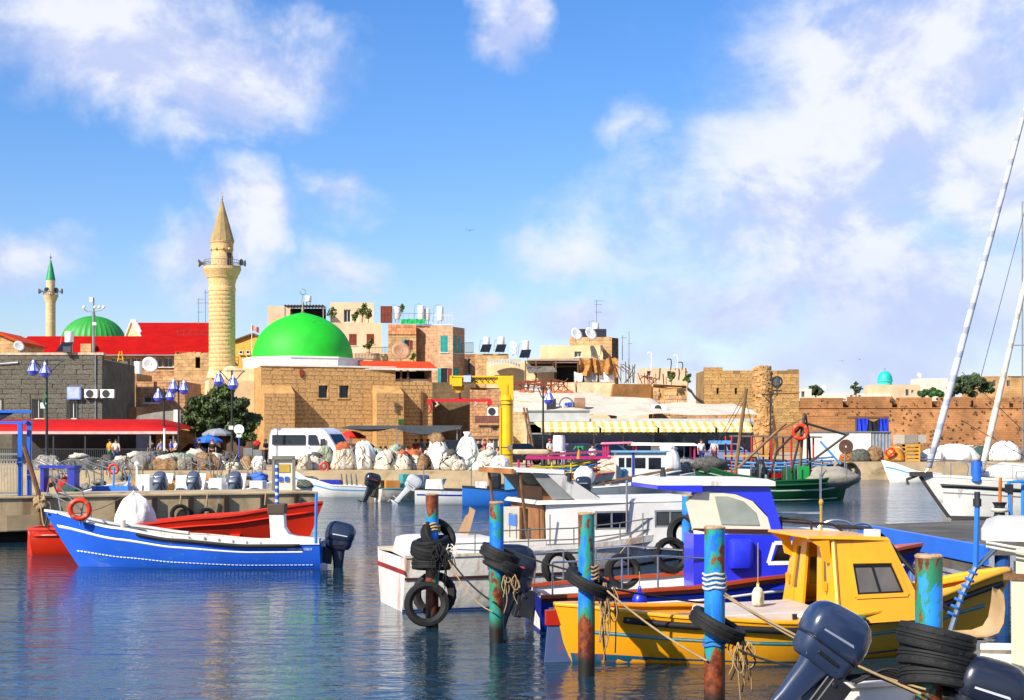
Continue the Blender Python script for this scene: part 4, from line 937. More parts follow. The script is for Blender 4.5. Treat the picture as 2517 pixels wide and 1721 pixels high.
# ------------------------------------------------------------------ restaurant on the quay with striped awnings
def restaurant():
 F = Frame(1296, 104, QZ, 0); W = F.u(1852); H = F.z(1037, 1296)
 T = thing('restaurant', 'long glazed quayside restaurant under striped awnings', 'restaurant', F.o, 0)
 MU = mat('mullion_grey', '8f9296', rough=.5); FAS = mat('fascia_grey', 'a9adae', rough=.6, var=.1)
 bx('fascia', FAS, T, 0, F.u(1448), -.35, .5, H, F.z(1013, 1296)); bx('fascia_trim', mat('fascia_top', '6f7478'), T, -.05, F.u(1448) + .05, -.42, .5, F.z(1013, 1296) + .002, F.z(1011, 1296) + .06)
 bx('fascia', FAS, T, F.u(1448) + .01, W, -.2, .5, H, F.z(1029, 1296)); bx('soffit', MU, T, 0, W, -.2, .5, H - .18, H - .002)
 n = 8; zt = F.z(1066, 1296); z1 = H - .2
 xs = [F.u(p) for p in (1300, 1385, 1460, 1532, 1606, 1682, 1730, 1758, 1850)]
 for a in xs: bx('mullion', MU, T, a - .06, a + .06, .1, .25, 0, z1)
 bx('transom', MU, T, 0, W, .08, .27, zt - .05, zt + .05); bx('base_rail', MU, T, 0, W, .05, .3, 0, .4)
 for a, b in zip(xs, xs[1:]): bx('pane', GLASS, T, a + .06, b - .06, .17, .19, .4, zt - .05)
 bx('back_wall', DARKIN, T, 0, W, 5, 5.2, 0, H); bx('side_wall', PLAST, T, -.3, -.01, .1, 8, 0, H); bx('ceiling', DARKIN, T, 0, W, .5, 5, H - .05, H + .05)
 AW = stripes('awning_stripe', 'e8dca8', 'd2b254', .62, 0, .56)
 for a, b in ((1330, 1473), (1478, 1616), (1621, 1758), (1763, 1852)):
  pr = 2.4; x0 = F.u(a, -pr); x1 = F.u(b, -pr); za = H + .0; zb = F.z(1052, a, -pr); zc = F.z(1063, a, -pr)
  s = MB(); xo = F.u(a - 20, -.25); xo2 = F.u(b - 12, -.25); nn = 24
  secs = []
  for k in range(7):
   t = k / 6; secs.append([((xo + (xo2 - xo) * i / nn) * (1 - t) + (x0 + (x1 - x0) * i / nn) * t, -.25 - (pr - .25) * t, za - (za - zb) * t - .06 * math.sin(math.pi * t)) for i in range(nn + 1)])
  secs.append([(x0 + (x1 - x0) * i / nn, -pr - .01, zc + (.03 if i % 2 else 0)) for i in range(nn + 1)])
  s.loft(secs, cap=False, closed=False); ao = s.build('awning', AW, T)
  arm = MB()
  for x in (x0 + .4, x1 - .4): arm.tube([(x, -.1, zc - .1), (x + .3, -1.2, zc - .15), (x, -pr + .05, zb)], .03, 5)
  arm.tube([(x0, -pr + .02, zb - .02), (x1, -pr + .02, zb - .02)], .04, 6); arm.build('awning_arm', TANKW, ao)
 rz = F.z(1012, 1296)
 r = MB(); nx, ny = 26, 6; secs = []
 prof = [(0, 4.95), (.12, 5.1), (.3, 5.7), (.55, 6.1), (.8, 6.6), (1, 7.0)]
 x0, x1 = PX(1262, 106) - F.o.x, PX(1862, 106) - F.o.x
 for t, z in prof:
  row = []
  for i in range(nx + 1):
   q = i / nx; x = x0 + (x1 - x0) * q
   drop = (.9 if q > .62 else .35 if q > .42 else 0) * t
   row.append((x, .6 + 13 * t, z - QZ - drop - (.15 if q > .3 else 0) + .25 * noise.noise(Vector((x * .35, t * 4, 2)))))
  secs.append(row)
 r.loft(secs, cap=False, closed=False); r.build('roof', mat('limewash_roof', 'cfc3ae', rough=.92, var=.2, scale=.5, bump=.9, bscale=3, dirt=.28, dirtc='9a8260', dscale=.5), T, smooth=True)
restaurant()
T = thing('roof_fan', 'round roof extractor fan with blue motor on the white restaurant roof', 'fan', P(1392, 1012, 107))
MB().torus((0, 0, .55), .5, .06, 'y', 20, 6).build('housing', METALG, T); MB().lathe([(.001, .0), (.14, 0), (.14, .3), (.001, .3)], 12, (0, 0, .55), axis='y').build('motor', mat('motor_blue', '2846a8', rough=.5), T); MB().box(-.35, .35, -.2, .3, -.05, .12).build('foot', METALG, T)
T = thing('roof_fan', 'brown drum extractor fan on the white restaurant roof', 'fan', P(1425, 1012, 107.2))
MB().lathe([(.001, -.4), (.5, -.4), (.5, .4), (.001, .4)], 20, (0, 0, .55), axis='x').build('drum', mat('drum_brown', '8d6a52', rough=.6), T, smooth=40); MB().box(-.9, -.4, -.15, .15, .4, .7).build('motor', mat('motor_blue', '2846a8'), T); MB().box(-.35, .35, -.2, .3, -.05, .12).build('foot', METALG, T)
T = thing('roof_vent', 'dark square roof vent box on the white restaurant roof', 'vent', P(1355, 1012, 107)); MB().box(-.35, .35, -.3, .3, -.05, .95).build('box', DARKM, T); MB().tube([(.35, 0, .6), (.8, 0, .5), (1.0, 0, .0)], .05, 6).build('pipe', TANKW, T)
aircon('air conditioner beside the broken wall on the restaurant roof', P(1620, 1014, 109), 0, 1.1)
# terraces above the restaurant
bld('terrace_wall', 'cream plastered terrace wall catching the sun above the restaurant', 1345, 1512, 940, 121, -6, 5, mat('plaster_sunlit', 'dcb892', rough=.92, var=.2, bump=.5, bscale=4, dirt=.2, dirtc='a67c52'), cat='wall', ragged=.12)
T = thing('retaining_wall', 'shaded brown rendered retaining wall with a horizontal scar above the restaurant', 'wall', (PX(1500, 118), 118, PZ(1005, 118)))
zA = PZ(943, 118) - PZ(1005, 118); Wd = PX(1607, 118) - PX(1500, 118)
MB().hexa([(-.15, 0, -.4), (Wd - .1, 1.3, -.2), (Wd, 4.5, -.2), (-.1, 4.5, -.4)], [(.35, .35, zA), (Wd, 1.6, zA), (Wd, 4.5, zA), (.3, 4.5, zA)]).build('wall', mat('render_brown_shaded', '9a6a38', rough=.95, var=.25, scale=1, bump=.7, bscale=4), T)  # brown base colour also carries the shade of this turned-away face
MB().hexa([(.02, -.06, zA * .38), (Wd - .05, 1.2, zA * .38), (Wd, 1.4, zA * .38), (.05, .3, zA * .38)], [(.10, .0, zA * .44), (Wd - .03, 1.28, zA * .44), (Wd, 1.5, zA * .44), (.1, .3, zA * .44)]).build('scar', mat('render_scar', '8a5c30', rough=1, bump=.8), T)
T, F, W, H = bld('ruined_wall', 'crumbling rubble wall beside the brown retaining wall', 1606, 1688, 948, 119, 0, 4, ST_MORT, cat='wall', ragged=.5)
stones(T, 0, W, H - 4.5, H - .2, -.04, .34, .5, mat('rubble_warm', 'c49a70', rough=.95, var=.3, rand=.25, bump=.7), depth=.22, seed=31, limit=200, chaos=.12, rag=1.2)
ruin('low rubble wall in front of the ruined tower', 1690, 1780, 1000, 135, STB_R, rag=.5)
# sloping grey tarpaulin between wall and tower
T = thing('tarpaulin', 'sagging grey tarpaulin slung beside the crumbling wall', 'tarpaulin', P(1690, 960, 122)); g = MB(); g.loft([[(0.1 * q + .33 * i, 1.2 * q, .3 - .32 * i - 1.1 * q * (1 - q) + .1 * math.sin(i * 2)) for q in (0, .25, .5, .75, 1)] for i in range(8)], cap=False, closed=False); g.build('cloth', mat('tarp_grey', '7a7874', rough=.85, var=.25), T, smooth=True)
# rooftop house with dishes
T, F, W, H = bld('roof_house', 'cream cube house with a small barred window and two dishes', 1328, 1482, 850, 133, -4, 7, PLAST, wins=((1412, 1429, 864, 878, 'pane'),), z0=PZ(950, 133))
bld('roof_house', 'stone stair house standing on the cream cube house', 1400, 1504, 829, 136, -4, 5, STB, z0=PZ(960, 136))
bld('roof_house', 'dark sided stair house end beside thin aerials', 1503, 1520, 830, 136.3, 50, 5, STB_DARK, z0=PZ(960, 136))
dish('white dish on the cream cube house', P(1416, 842, 131), .62, 35, 25); dish('second white dish beside the roof tank', P(1451, 842, 131.4), .64, 35, 25)
T = tank('white tank with dark screen on the stair house', P(1464, 829, 137), False, 0, 1.0); bx('dark_screen', DARKM, T, -1.9, 1.0, -.6, -.5, -.15, .75)
antenna('tall aerial with two arms on the stair house', P(1466, 792, 137.5), 2.15)
tank('solar heater with dark panel on the stone back house', P(1196, 868, 140), True, 0, .75); tank('second solar heater on the stone back house', P(1232, 868, 140), True, 0, .78); tank('solar heater with a black panel turned away', P(1292, 882, 134), True, 0, .9)
dish('dish on a white pole between the solar heaters', P(1262, 862, 139), .4, 20, 25); dish('small low dish behind the grey parapet', P(1262, 875, 137), .35, 30, 25)
bld('stone_house', 'stone back house carrying solar heaters', 1168, 1250, 870, 139, 0, 6, STB, parapet=.1)
bld('lean_house', 'pale house with an arched canopy beside the grey parapet', 1196, 1290, 890, 128, 0, 5, PLAST, wins=((1216, 1256, 922, 938, 'hole'),), parapet=.1)
T = thing('corrugated_canopy', 'arched corrugated canopy over the pale house', 'canopy', P(1204, 900, 126)); W = PX(1278, 126) - PX(1204, 126); n = 22
g = MB(); g.loft([[(W * i / n, y, .35 * math.sin(math.pi * i / n) * (1 if y < 0 else .9) + (.05 if i % 2 else 0) + y * .15) for i in range(n + 1)] for y in (-1, 1.4)], cap=False, closed=False); g.build('sheet', mat('sheet_cream', 'b9b2a0', rough=.7), T)
bld('parapet_block', 'pale grey parapet with iron brackets above the arched canopy', 1198, 1280, 882, 131, 0, 3, mat('parapet_grey', 'a8a498', rough=.8), parapet=.1)
# striped corrugated roof
def corr(label, pts, n, m, name='corrugated_sheeting', amp=.06):
 a, b, c, d = [Vector(p) for p in pts]; o = a.copy(); T = thing(name, label, 'roof', o); g = MB(); secs = []
 for q in (0, 1):
  row = []
  for i in range(n * 2 + 1):
   t = i / (n * 2); p = (a.lerp(b, t)).lerp(d.lerp(c, t), q) - o; row.append((p.x, p.y, p.z + (amp if i % 2 else -amp)))
  secs.append(row)
 g.loft(secs, cap=False, closed=False); g.build('sheet', m, T); return T
CORR = mat('corrugated_brown', '9c8272', rough=.7, var=.25, scale=1)
corr('long striped corrugated roof below the cream cube house', (P(1368, 902, 124), P(1478, 900, 124), P(1474, 880, 130), P(1308, 883, 130)), 30, CORR)
corr('drooping striped corrugated porch roof', (P(1298, 918, 121), P(1370, 914, 121), P(1356, 895, 124), P(1291, 893, 124)), 22, mat('corrugated_grey', '7a726c', rough=.7, var=.3))
T = thing('porch', 'dark open porch with posts under the corrugated roof', 'porch', P(1290, 942, 122)); W = PX(1500, 122) - PX(1290, 122)
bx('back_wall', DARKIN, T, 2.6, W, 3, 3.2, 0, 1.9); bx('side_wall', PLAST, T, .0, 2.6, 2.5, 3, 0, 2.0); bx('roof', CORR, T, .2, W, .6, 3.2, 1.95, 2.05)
for x in (.0, .9, 2.6, 4.5, W - .2): bx('post', WOODB, T, x, x + .12, .2, .32, 0, 1.95)
# hanging net on the porch and laundry
def cloth(label, name, p, w, h, m, seed=0, fold=.25, nx=22, nz=8, cat=None, lean=0.0, drop=.4):
 T = thing(name, label, cat or name.split('_')[-1], p); g = MB(); secs = []
 for i in range(nx + 1):
  x = w * i / nx; row = []
  top = h * (1 - drop * abs(noise.noise(Vector((x * .8, seed, 0)))) * 1.6)
  for k in range(nz + 1):
   t = k / nz; q = noise.noise(Vector((x * 1.6, t * 1.5, seed + 3)))
   bot = h * .25 * noise.noise(Vector((x * 1.1, seed + 9, 1)))
   row.append((x + .05 * q, fold * math.sin(x * 7 + q * 3) * (.4 + t) + lean * (1 - t), bot * t + (top - 0) * (1 - t) + 0))
  secs.append(row)
 g.loft(secs, cap=False, closed=False); g.build('fabric', m, T, smooth=True); return T
NETT = mat('net_tan', 'b07c40', rough=1, var=.45, scale=5, bump=1.0, bscale=14)
cloth('heap of tan fishing net hung over the porch roof', 'fishing_net', P(1424, 922, 120.5), 3.3, 1.5, NETT, 3, .3, 40, 12, cat='net')
for i, (a, b, c) in enumerate(((1411, 1432, 'whole white sheet'), (1436, 1468, 'grey striped sheet'), (1472, 1510, 'long white sheet with dark folds'))):
 cloth(c + ' drying in front of the dark porch', 'laundry', P(a, 941, 120.8), (b - a) / FPX * 121, .95, mat('laundry_white' if i != 1 else 'laundry_grey', 'e6e2dc' if i != 1 else 'b8b2ac', rough=.9), i + 5, .12, cat='laundry', drop=.2)
# timber scaffold, rails and posts
def lattice(label, px0, px1, y0, y1, Y, m, n, seed, name='scaffold', r=.035):
 T = thing(name, label, 'scaffold', P(px0, y1, Y)); W = PX(px1, Y) - PX(px0, Y); H = PZ(y0, Y) - PZ(y1, Y); rr = random.Random(seed)
 for i in range(n):
  x = rr.uniform(0, W); k = rr.random(); z0 = rr.uniform(0, H * .3)
  if k < .4: p, q = (x, 0, 0), (x + rr.uniform(-.1, .1), 0, H * rr.uniform(.6, 1))
  elif k < .75: p, q = (x, .1, z0 * .3), (min(W, max(0, x + rr.uniform(-1, 1) * H)), .1, H * rr.uniform(.5, 1))
  else: p, q = (x * .4, -.1, H * rr.uniform(.3, .9)), (min(W, x * .4 + W * .4), -.1, H * rr.uniform(.3, .9))
  MB().tube([p, q], r, 5).build('pole', m, T)
 return T
RUSTM = mat('rust_bar', '7a3a26', rough=.8, var=.3)
lattice('tangle of rusty railings along the terrace edge', 1258, 1424, 930, 968, 117, RUSTM, 46, 2, 'railing_tangle')
lattice('dark timber frame beside the hung net', 1508, 1562, 888, 942, 119, WOODB, 18, 5); lattice('rusty fence above the brown retaining wall', 1568, 1640, 915, 945, 120, RUSTM, 16, 8, 'rusty_fence')
r = random.Random(9)
for i in range(14):
 px = r.uniform(1262, 1420); T = MB().sphere((0, 0, .18), r.uniform(.2, .32), None, .2, 9, 6, .3, 2, i).build('crab_pot', mat('pot_orange', 'c8603a', rough=.8, var=.3), None); T.location = P(px, r.uniform(968, 975), 116.5); tag(T, 'small orange crab pot heaped under the terrace railings', 'pot', 'orange pots below the terrace')
antenna('thin pole aerial beside the stair house', P(1530, 885, 138), 2.4, ((.9, .4),)); antenna('pole with wire screen near the stair house', P(1546, 890, 140), 3.0, ((.6, .3),))
bld('flat_house', 'low cream flat roof house with bent poles behind the crumbling wall', 1578, 1690, 905, 150, 0, 6, PLASTP, wins=((1590, 1600, 912, 925, 'dark'), (1640, 1650, 912, 925, 'dark')), parapet=.2)
for i, (px, yt) in enumerate(((1600, 866), (1648, 882), (1664, 872), (1676, 890))):
 T = thing('bent_pole', ['bent white pole with a hooked top', 'thin dark pole with a small lamp', 'bent pale pole with a cross arm', 'short plain pole'][i] + ' on the flat roof house', 'pole', P(px, 908, 149)); h = PZ(yt, 149) - PZ(908, 149)
 MB().tube([(0, 0, -.1), (.1, 0, h * .6), (.05, 0, h * .93), (-.2, 0, h), (-.35, 0, h * .9)], .06, 6).build('pole', TANKW if i % 2 == 0 else DARKM, T)
def foliage_clump(b, c, R0, n, r, ls=.25, squash=.8, hollow=.35):
 for i in range(n):
  d = Vector((r.gauss(0, 1), r.gauss(0, 1), r.gauss(0, 1))).normalized(); q = R0 * (hollow + (1 - hollow) * r.random() ** .5)
  p = Vector(c) + Vector((d.x * q, d.y * q, d.z * q * squash)); nn = (d + Vector((r.uniform(-.7, .7), r.uniform(-.7, .7), r.uniform(-.3, .9)))).normalized()
  u = nn.cross(Vector((r.uniform(-1, 1), r.uniform(-1, 1), .3))).normalized(); v = nn.cross(u); s = ls * r.uniform(.6, 1.4)
  b.add([p - u * s, p - v * s * .45, p + u * s, p + v * s * .45], [(0, 1, 2, 3)])
LEAF = mat('leaf_dark', '2f4a16', rough=.7, var=.55, scale=1.2); LEAF2 = mat('leaf_olive', '5a6a22', rough=.75, var=.5, scale=1.2); LEAFF = mat('leaf_far', '42532c', rough=.8, var=.5, scale=.3)
def tree(name, label, base, h, crown, n, seed, m, ls=.25, cat='tree', trunk_r=.15, group=None):
 """crown: list of (dx, dy, z, radius)"""
 T = thing(name, label, cat, base, 0, group); r = random.Random(seed)
 t = MB(); t.tube([(0, 0, -.1), (.05, 0, h * .35), (0, .05, h * .6)], [trunk_r, trunk_r * .8, trunk_r * .5], 8)
 for c in crown: t.tube([(0, 0, h * .3), (c[0] * .5, c[1] * .5, (h * .35 + c[2]) / 2), (c[0], c[1], c[2])], [trunk_r * .6, trunk_r * .35, trunk_r * .12], 5)
 t.build('trunk', WOODB, T)
 b = MB(); tot = sum(c[3] ** 2 for c in crown)
 for c in crown:
  k = 16
  for j in range(k):
   d = Vector((r.gauss(0, 1), r.gauss(0, 1), r.gauss(0, .8))).normalized() * c[3] * r.uniform(.1, .95)
   foliage_clump(b, (c[0] + d.x, c[1] + d.y, c[2] + d.z), c[3] * r.uniform(.28, .5), int(n * c[3] ** 2 / tot / k) + 3, r, ls, .8, .1)
 b.build('crown', m, T); return T
# pot plants on the terraces
for i, (px, py, Y, s) in enumerate(((872, 795, 143, .7), (890, 790, 143.4, 1.0), (815, 790, 144, .8), (907, 872, 139.6, .9), (985, 775, 143, .6), (905, 792, 143.2, .7), (1015, 893, 131, .5), (1650, 945, 118, .6), (1690, 950, 118.5, .6))):
 lab = ['low potted shrub on the penthouse terrace', 'tall yellow green potted shrub on the penthouse terrace', 'potted shrub by the penthouse door', 'bushy potted plant on the balcony beside the dark railing', 'bare topped little tree among the white roof tanks', 'small potted shrub beside the rusty tank', 'small pot plant by the brown dish', 'weeds growing on the crumbling wall', 'yellow green weeds at the top of the crumbling wall'][i]
 tree('potted_plant', lab, P(px, py, Y), s * 1.6, [(0, 0, s * 1.0, s * .6), (.2 * s, 0, s * 1.5, s * .4)], 260, i, LEAF2, .12, 'plant', .04)
# ------------------------------------------------------------------ ruined tower and pillar
def tower():
 F = Frame(1731, 200, QZ, 0); W = F.u(1964); H = F.z(911, 1731)
 T = thing('ruined_tower', 'square ruined sandstone tower with two slits and ragged top', 'tower', F.o, 0)
 sl = []
 for a in (1762, 1807): sl.append((F.u(a), F.u(a) + .25, F.z(968, a), F.z(955, a)))
 b = MB(); wall_open(b, 0, W, 0, H, 0, .8, sl); b.box(0, .8, .8, 9, 0, H).box(W - .8, W, .8, 9, 0, H).box(.8, W - .8, 8, 9, 0, H)
 b.box(0, F.u(1776), 0.01, .8, H, F.z(903, 1731)).box(F.u(1938), W, .01, .8, H, F.z(908, 1731))
 b.build('wall', mat('mortar_tower', '86683e', rough=.95, var=.3, scale=.6, bump=.5), T)
 stones(T, 0, W, H - 7.8, H, -.03, .5, 1.05, ST_TOWER, depth=.14, seed=6, limit=290, holes=[(s[0] - .05, s[1] + .05, s[2] - .1, s[3] + .1) for s in sl], rag=.6)
 stones(T, 0, F.u(1776), H + .0, F.z(903, 1731), -.03, .45, .9, ST_TOWER, depth=.14, seed=7, limit=20)
 for s in sl: bx('slit', DARKIN, T, s[0] - .1, s[1] + .1, .82, .9, s[2] - .1, s[3] + .1)
 bx('string_course', ST_TOWER, T, F.u(1870), W + .1, -.25, -.02, F.z(966, 1900), F.z(963, 1900))
tower()
def pillar():
 Y = 150; T = thing('broken_pier', 'tall broken rubble pier leaning beside the ruined tower', 'ruin', (PX(1875, Y), Y, QZ)); k = Y / FPX
 secs = []; rows = [(900, 1862, 1886), (908, 1850, 1893), (930, 1846, 1899), (960, 1848, 1899), (985, 1852, 1896), (1010, 1850, 1898), (1040, 1844, 1905), (1070, 1838, 1911), (1090, 1836, 1914), (1130, 1832, 1916)]
 b = MB(); n = 22
 for py, a, c in rows:
  z = PZ(py, Y) - QZ; cx = PX((a + c) / 2, Y) - PX(1875, Y); hw = (c - a) / 2 * k
  secs.append([(cx + hw * math.cos(t) * (1 + .12 * noise.noise(Vector((q * .9, z, 1)))), 1.6 * math.sin(t) * (1 + .15 * noise.noise(Vector((q * .7, z, 5)))), z) for q, t in ((q, 2 * math.pi * q / n) for q in range(n))])
 b.loft(list(reversed(secs))); b.build('core', mat('pier_core', 'b0824e', rough=.95, var=.35, scale=.8, bump=1.0, bscale=3, dirt=.2, dirtc='8a5a30'), T)
 r = random.Random(4); sm = mat('pier_stone', 'b8905f', rough=.95, var=.25, rand=.22, bump=.6)
 for i in range(150):
  j = r.uniform(.3, 7); q = int(j); f = j - q
  a = rows[q]; c = rows[q + 1]; py = a[0] + (c[0] - a[0]) * f; pa = a[1] + (c[1] - a[1]) * f; pc = a[2] + (c[2] - a[2]) * f
  t = r.uniform(-170, -30); cx = PX((pa + pc) / 2, Y) - PX(1875, Y); hw = (pc - pa) / 2 * k
  inst('stone', r.choice(STONE), T, (cx + hw * math.cos(R(t)) * .97, 1.6 * math.sin(R(t)) * .97, PZ(py, Y) - QZ), (r.uniform(-.3, .3), r.uniform(-.4, .4), R(t + 90)), (r.uniform(.25, .5), .3, r.uniform(.18, .34)), sm)
pillar()
bld('old_house', 'low stone yard wall at the foot of the ruined tower', 1900, 1996, 1042, 190, 0, 6, STB_FAR, cat='wall', ragged=.2)
bld('yard_wall', 'stepped stone wall with dark bushes at the end of the sea wall', 1985, 2185, 1022, 300, 0, 8, STB_FAR, cat='wall', ragged=.3)
# ------------------------------------------------------------------ long sea wall on the far shore
def sea_wall():
 Y = 385; z = lambda py: PZ(py, Y); X0 = PX(1960, Y)
 T = thing('sea_wall', 'long battered sandstone sea wall with wide merlons on the far shore', 'wall', (X0, Y, 0)); W = PX(2640, Y) - X0
 MB().hexa([(0, -2.2, 1.5), (W, -2.2, 1.5), (W, 4, 1.5), (0, 4, 1.5)], [(0, 0, z(1004)), (W, 0, z(1004)), (W, 4, z(1004)), (0, 4, z(1004))]).build('wall', STB_FAR, T)
 bx('string_course', STB_FAR, T, 0, W, -.3, 1, z(1004) + .01, z(1002) + .02)
 for a, b, yt in ((1972, 2072, 978), (2089, 2193, 975), (2210, 2291, 977), (2312, 2387, 976), (2395, 2481, 977), (2495, 2600, 976)):
  bx('merlon', STB_FAR, T, PX(a, Y) - X0, PX(b, Y) - X0, 0, 3.5, z(1002) + .03, z(yt))
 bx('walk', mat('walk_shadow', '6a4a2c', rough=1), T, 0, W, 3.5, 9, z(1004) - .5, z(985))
 r = random.Random(12); g = MB()
 for i in range(240):
  x = r.uniform(1, W); t = r.random(); zz = 2.2 + (z(980) - 2.2) * t; y = -2.2 * (1 - min(1, (zz - 1.5) / (z(1004) - 1.5))) - .1
  if x < 12 and r.random() < .5: continue
  foliage_clump(g, (x, y, zz), r.uniform(.2, .55), 12, r, .22)
 o = g.build('wall_weeds', mat('weed_dark', '4a3a1c', rough=.9, var=.5), T); o['kind'] = 'stuff'
sea_wall()
Y = 440
bld('far_house', 'long low white house behind the sea wall', 2076, 2190, 968, 430, 0, 6, WASH, wins=((2090, 2096, 971, 978, 'dark'), (2110, 2116, 971, 978, 'dark')), parapet=.2)
bld('far_house', 'pale block house with a doorway next to the turquoise dome', 2140, 2262, 946, 432, 0, 8, mat('far_plaster', 'c9b28e', rough=.9, var=.15, scale=.2), wins=((2226, 2234, 957, 973, 'dark'), (2240, 2246, 959, 966, 'dark')), parapet=.2)
bld('far_house', 'white cube house with a dish behind the round bushes', 2256, 2330, 930, 445, 0, 8, WASH, parapet=.2)
bld('far_house', 'big worn stone building at the end of the sea wall', 2400, 2620, 925, 430, 0, 14, mat('far_stone_house', 'b8905c', rough=.95, var=.35, scale=.15, brick=(1.4, .7, .05, '9a7448')), wins=((2440, 2448, 935, 950, 'dark'), (2475, 2483, 935, 950, 'dark')), ragged=.4)
bld('far_house', 'tiny white hut beside the dark bush', 1966, 1995, 956, 400, 0, 5, WASH, wins=((1970, 1978, 962, 976, 'dark'),), parapet=.1)
bld('far_house', 'flat roofed white strip of houses with masts', 1996, 2080, 966, 436, 0, 8, WASH, parapet=.1)
dish('big dish on the white cube house', P(2260, 932, 440), .9, 20, 25); dish('white dish above the low white houses', P(2026, 962, 430), .9, 20, 25)
def turq():
 Y = 436; k = Y / FPX; z = lambda py: PZ(py, Y); T = thing('turquoise_dome', 'small turquoise dome on a drum above the sea wall', 'dome', (PX(2175, Y), Y, 0)); r = 18 * k
 MB().lathe([(r * .93, z(975)), (r * .93, z(940)), (r * 1.08, z(938)), (r * 1.08, z(935))], 24).build('drum', mat('drum_turq', '3cc4b0', rough=.6), T)
 MB().lathe([(r * math.cos(R(a)) ** .9 if a < 89 else .05, z(935) + (z(912) - z(935)) * math.sin(R(a))) for a in range(0, 91, 9)], 28).build('dome', mat('dome_turq', '12b8a8', rough=.5, var=.06), T, smooth=True)
 MB().tube([(0, 0, z(913)), (0, 0, z(904))], .12, 6).build('finial', METALG, T); bx('niche', mat('niche_green', '1f8a5a'), T, .2, 1.0, -r * 1.0, -r * .9, z(962), z(953))
turq()
tree('far_tree', 'wide dark round tree behind the merlons', P(2385, 978, 412), 7, [(-3, 0, 4.4, 2.8), (1.5, 0, 4.6, 3.4), (4.5, 0, 3.2, 2.6), (-1, 0, 2.4, 2.6), (-5, 0, 2.4, 2.0)], 11000, 1, LEAFF, .6, trunk_r=.4)
tree('far_bush', 'low spreading dark green bush in front of the white cube house', P(2288, 978, 408), 3, [(-2.5, 0, 1.2, 1.2), (0, 0, 1.6, 1.5), (2.5, 0, 1.2, 1.3)], 5000, 2, mat('leaf_farg', '35642a', rough=.8, var=.5, scale=.3), .45, 'bush', .25)
tree('far_bush', 'dark bush beside the tiny white hut', P(2005, 976, 405), 3.4, [(-1, 0, 1.8, 1.4), (1, 0, 1.4, 1.3), (0, 0, 2.4, 1.0)], 2600, 3, LEAFF, .45, 'bush', .2)
tree('far_pine', 'thin pine with flat sprays behind the low white houses', P(2104, 976, 425), 4.6, [(0, 0, 3.9, .7), (-.9, 0, 2.9, .9), (1.0, 0, 2.6, .9), (0, 0, 1.9, 1.3)], 900, 4, LEAFF, .35, trunk_r=.18)
# sheds on the breakwater
def sheds():
 Y = 117; z = lambda py: PZ(py, Y) - QZ; X0 = PX(1990, Y); x = lambda p: PX(p, Y) - X0
 T = thing('white_shed', 'long white painted shed on the breakwater with corrugated end', 'shed', (X0, Y, QZ))
 MB().box(0, x(2141), 0, 3, 0, z(1063)).build('wall', mat('shed_white', 'ddd8cc', rough=.7, var=.08, bump=.1), T)
 cr = MB(); n = 24; W0, W1 = x(2141), x(2190)
 cr.loft([[(W0 + (W1 - W0) * i / n, (.05 if i % 4 in (1, 2) else 0), zz) for i in range(n + 1)] for zz in (0, z(1063))], cap=False, closed=False); cr.build('corrugated_end', mat('corr_grey', '8a9098', rough=.5, metal=.3), T)
 bx('roof', METALG, T, -.1, W1 + .05, -.1, 3.1, z(1063) + .002, z(1063) + .1)
sheds()
T = thing('tarp_shelter', 'shelter draped with bright blue and black tarpaulin', 'shelter', (PX(2105, 124), 124, QZ)); W = PX(2182, 124) - PX(2105, 124); zt = PZ(1032, 124) - QZ; zb = PZ(1066, 124) - QZ
for a in (0, W): bx('post', WOODB, T, a - .08, a + .08, 0, .16, 0, zt + .1)
bx('roof_beam', WOODB, T, -.1, W + .1, -.05, 3, zt + .1, zt + .3)
for k, (a, b, c) in enumerate(((0, .36, '1a36c0'), (.34, .72, '17181c'), (.7, 1, '1a36c0'))):
 g = MB(); g.loft([[(W * (a + (b - a) * i / 8), -.12 - .02 * k + .08 * math.sin(i * 2.1), zt + .15 - (.3 * math.sin(math.pi * i / 8) if k == 1 else .1 * (i % 2))), (W * (a + (b - a) * i / 8), -.1 - .02 * k + .1 * math.sin(i * 1.7), zb + .1)] for i in range(9)], cap=False, closed=False); g.build('tarpaulin', mat('tarp_' + c, c, rough=.6), T)
for i, (a, b, c) in enumerate(((2202, 2224, 'b7b0a2'), (2225, 2256, '8d877c'), (2257, 2277, 'a9a498'))):
 Y = 360; T = thing('shipping_container', ['pale grey container beside the corrugated shed end', 'darker grey container between two others', 'container with visible end doors near the rubble shore'][i], 'container', (PX(a, Y), Y, 1.25)); W = PX(b, Y) - PX(a, Y)
 MB().box(0, W, 0, 2.4, 0, 2.9).build('body', mat('cont_' + c, c, rough=.7), T); rb = MB().box(-.05, .05, -.06, -.001, .1, 2.8).mesh('rib', mat('cont_' + c, c))
 for k in range(7): inst('rib', rb, T, (W * (k + .5) / 7, 0, 0))
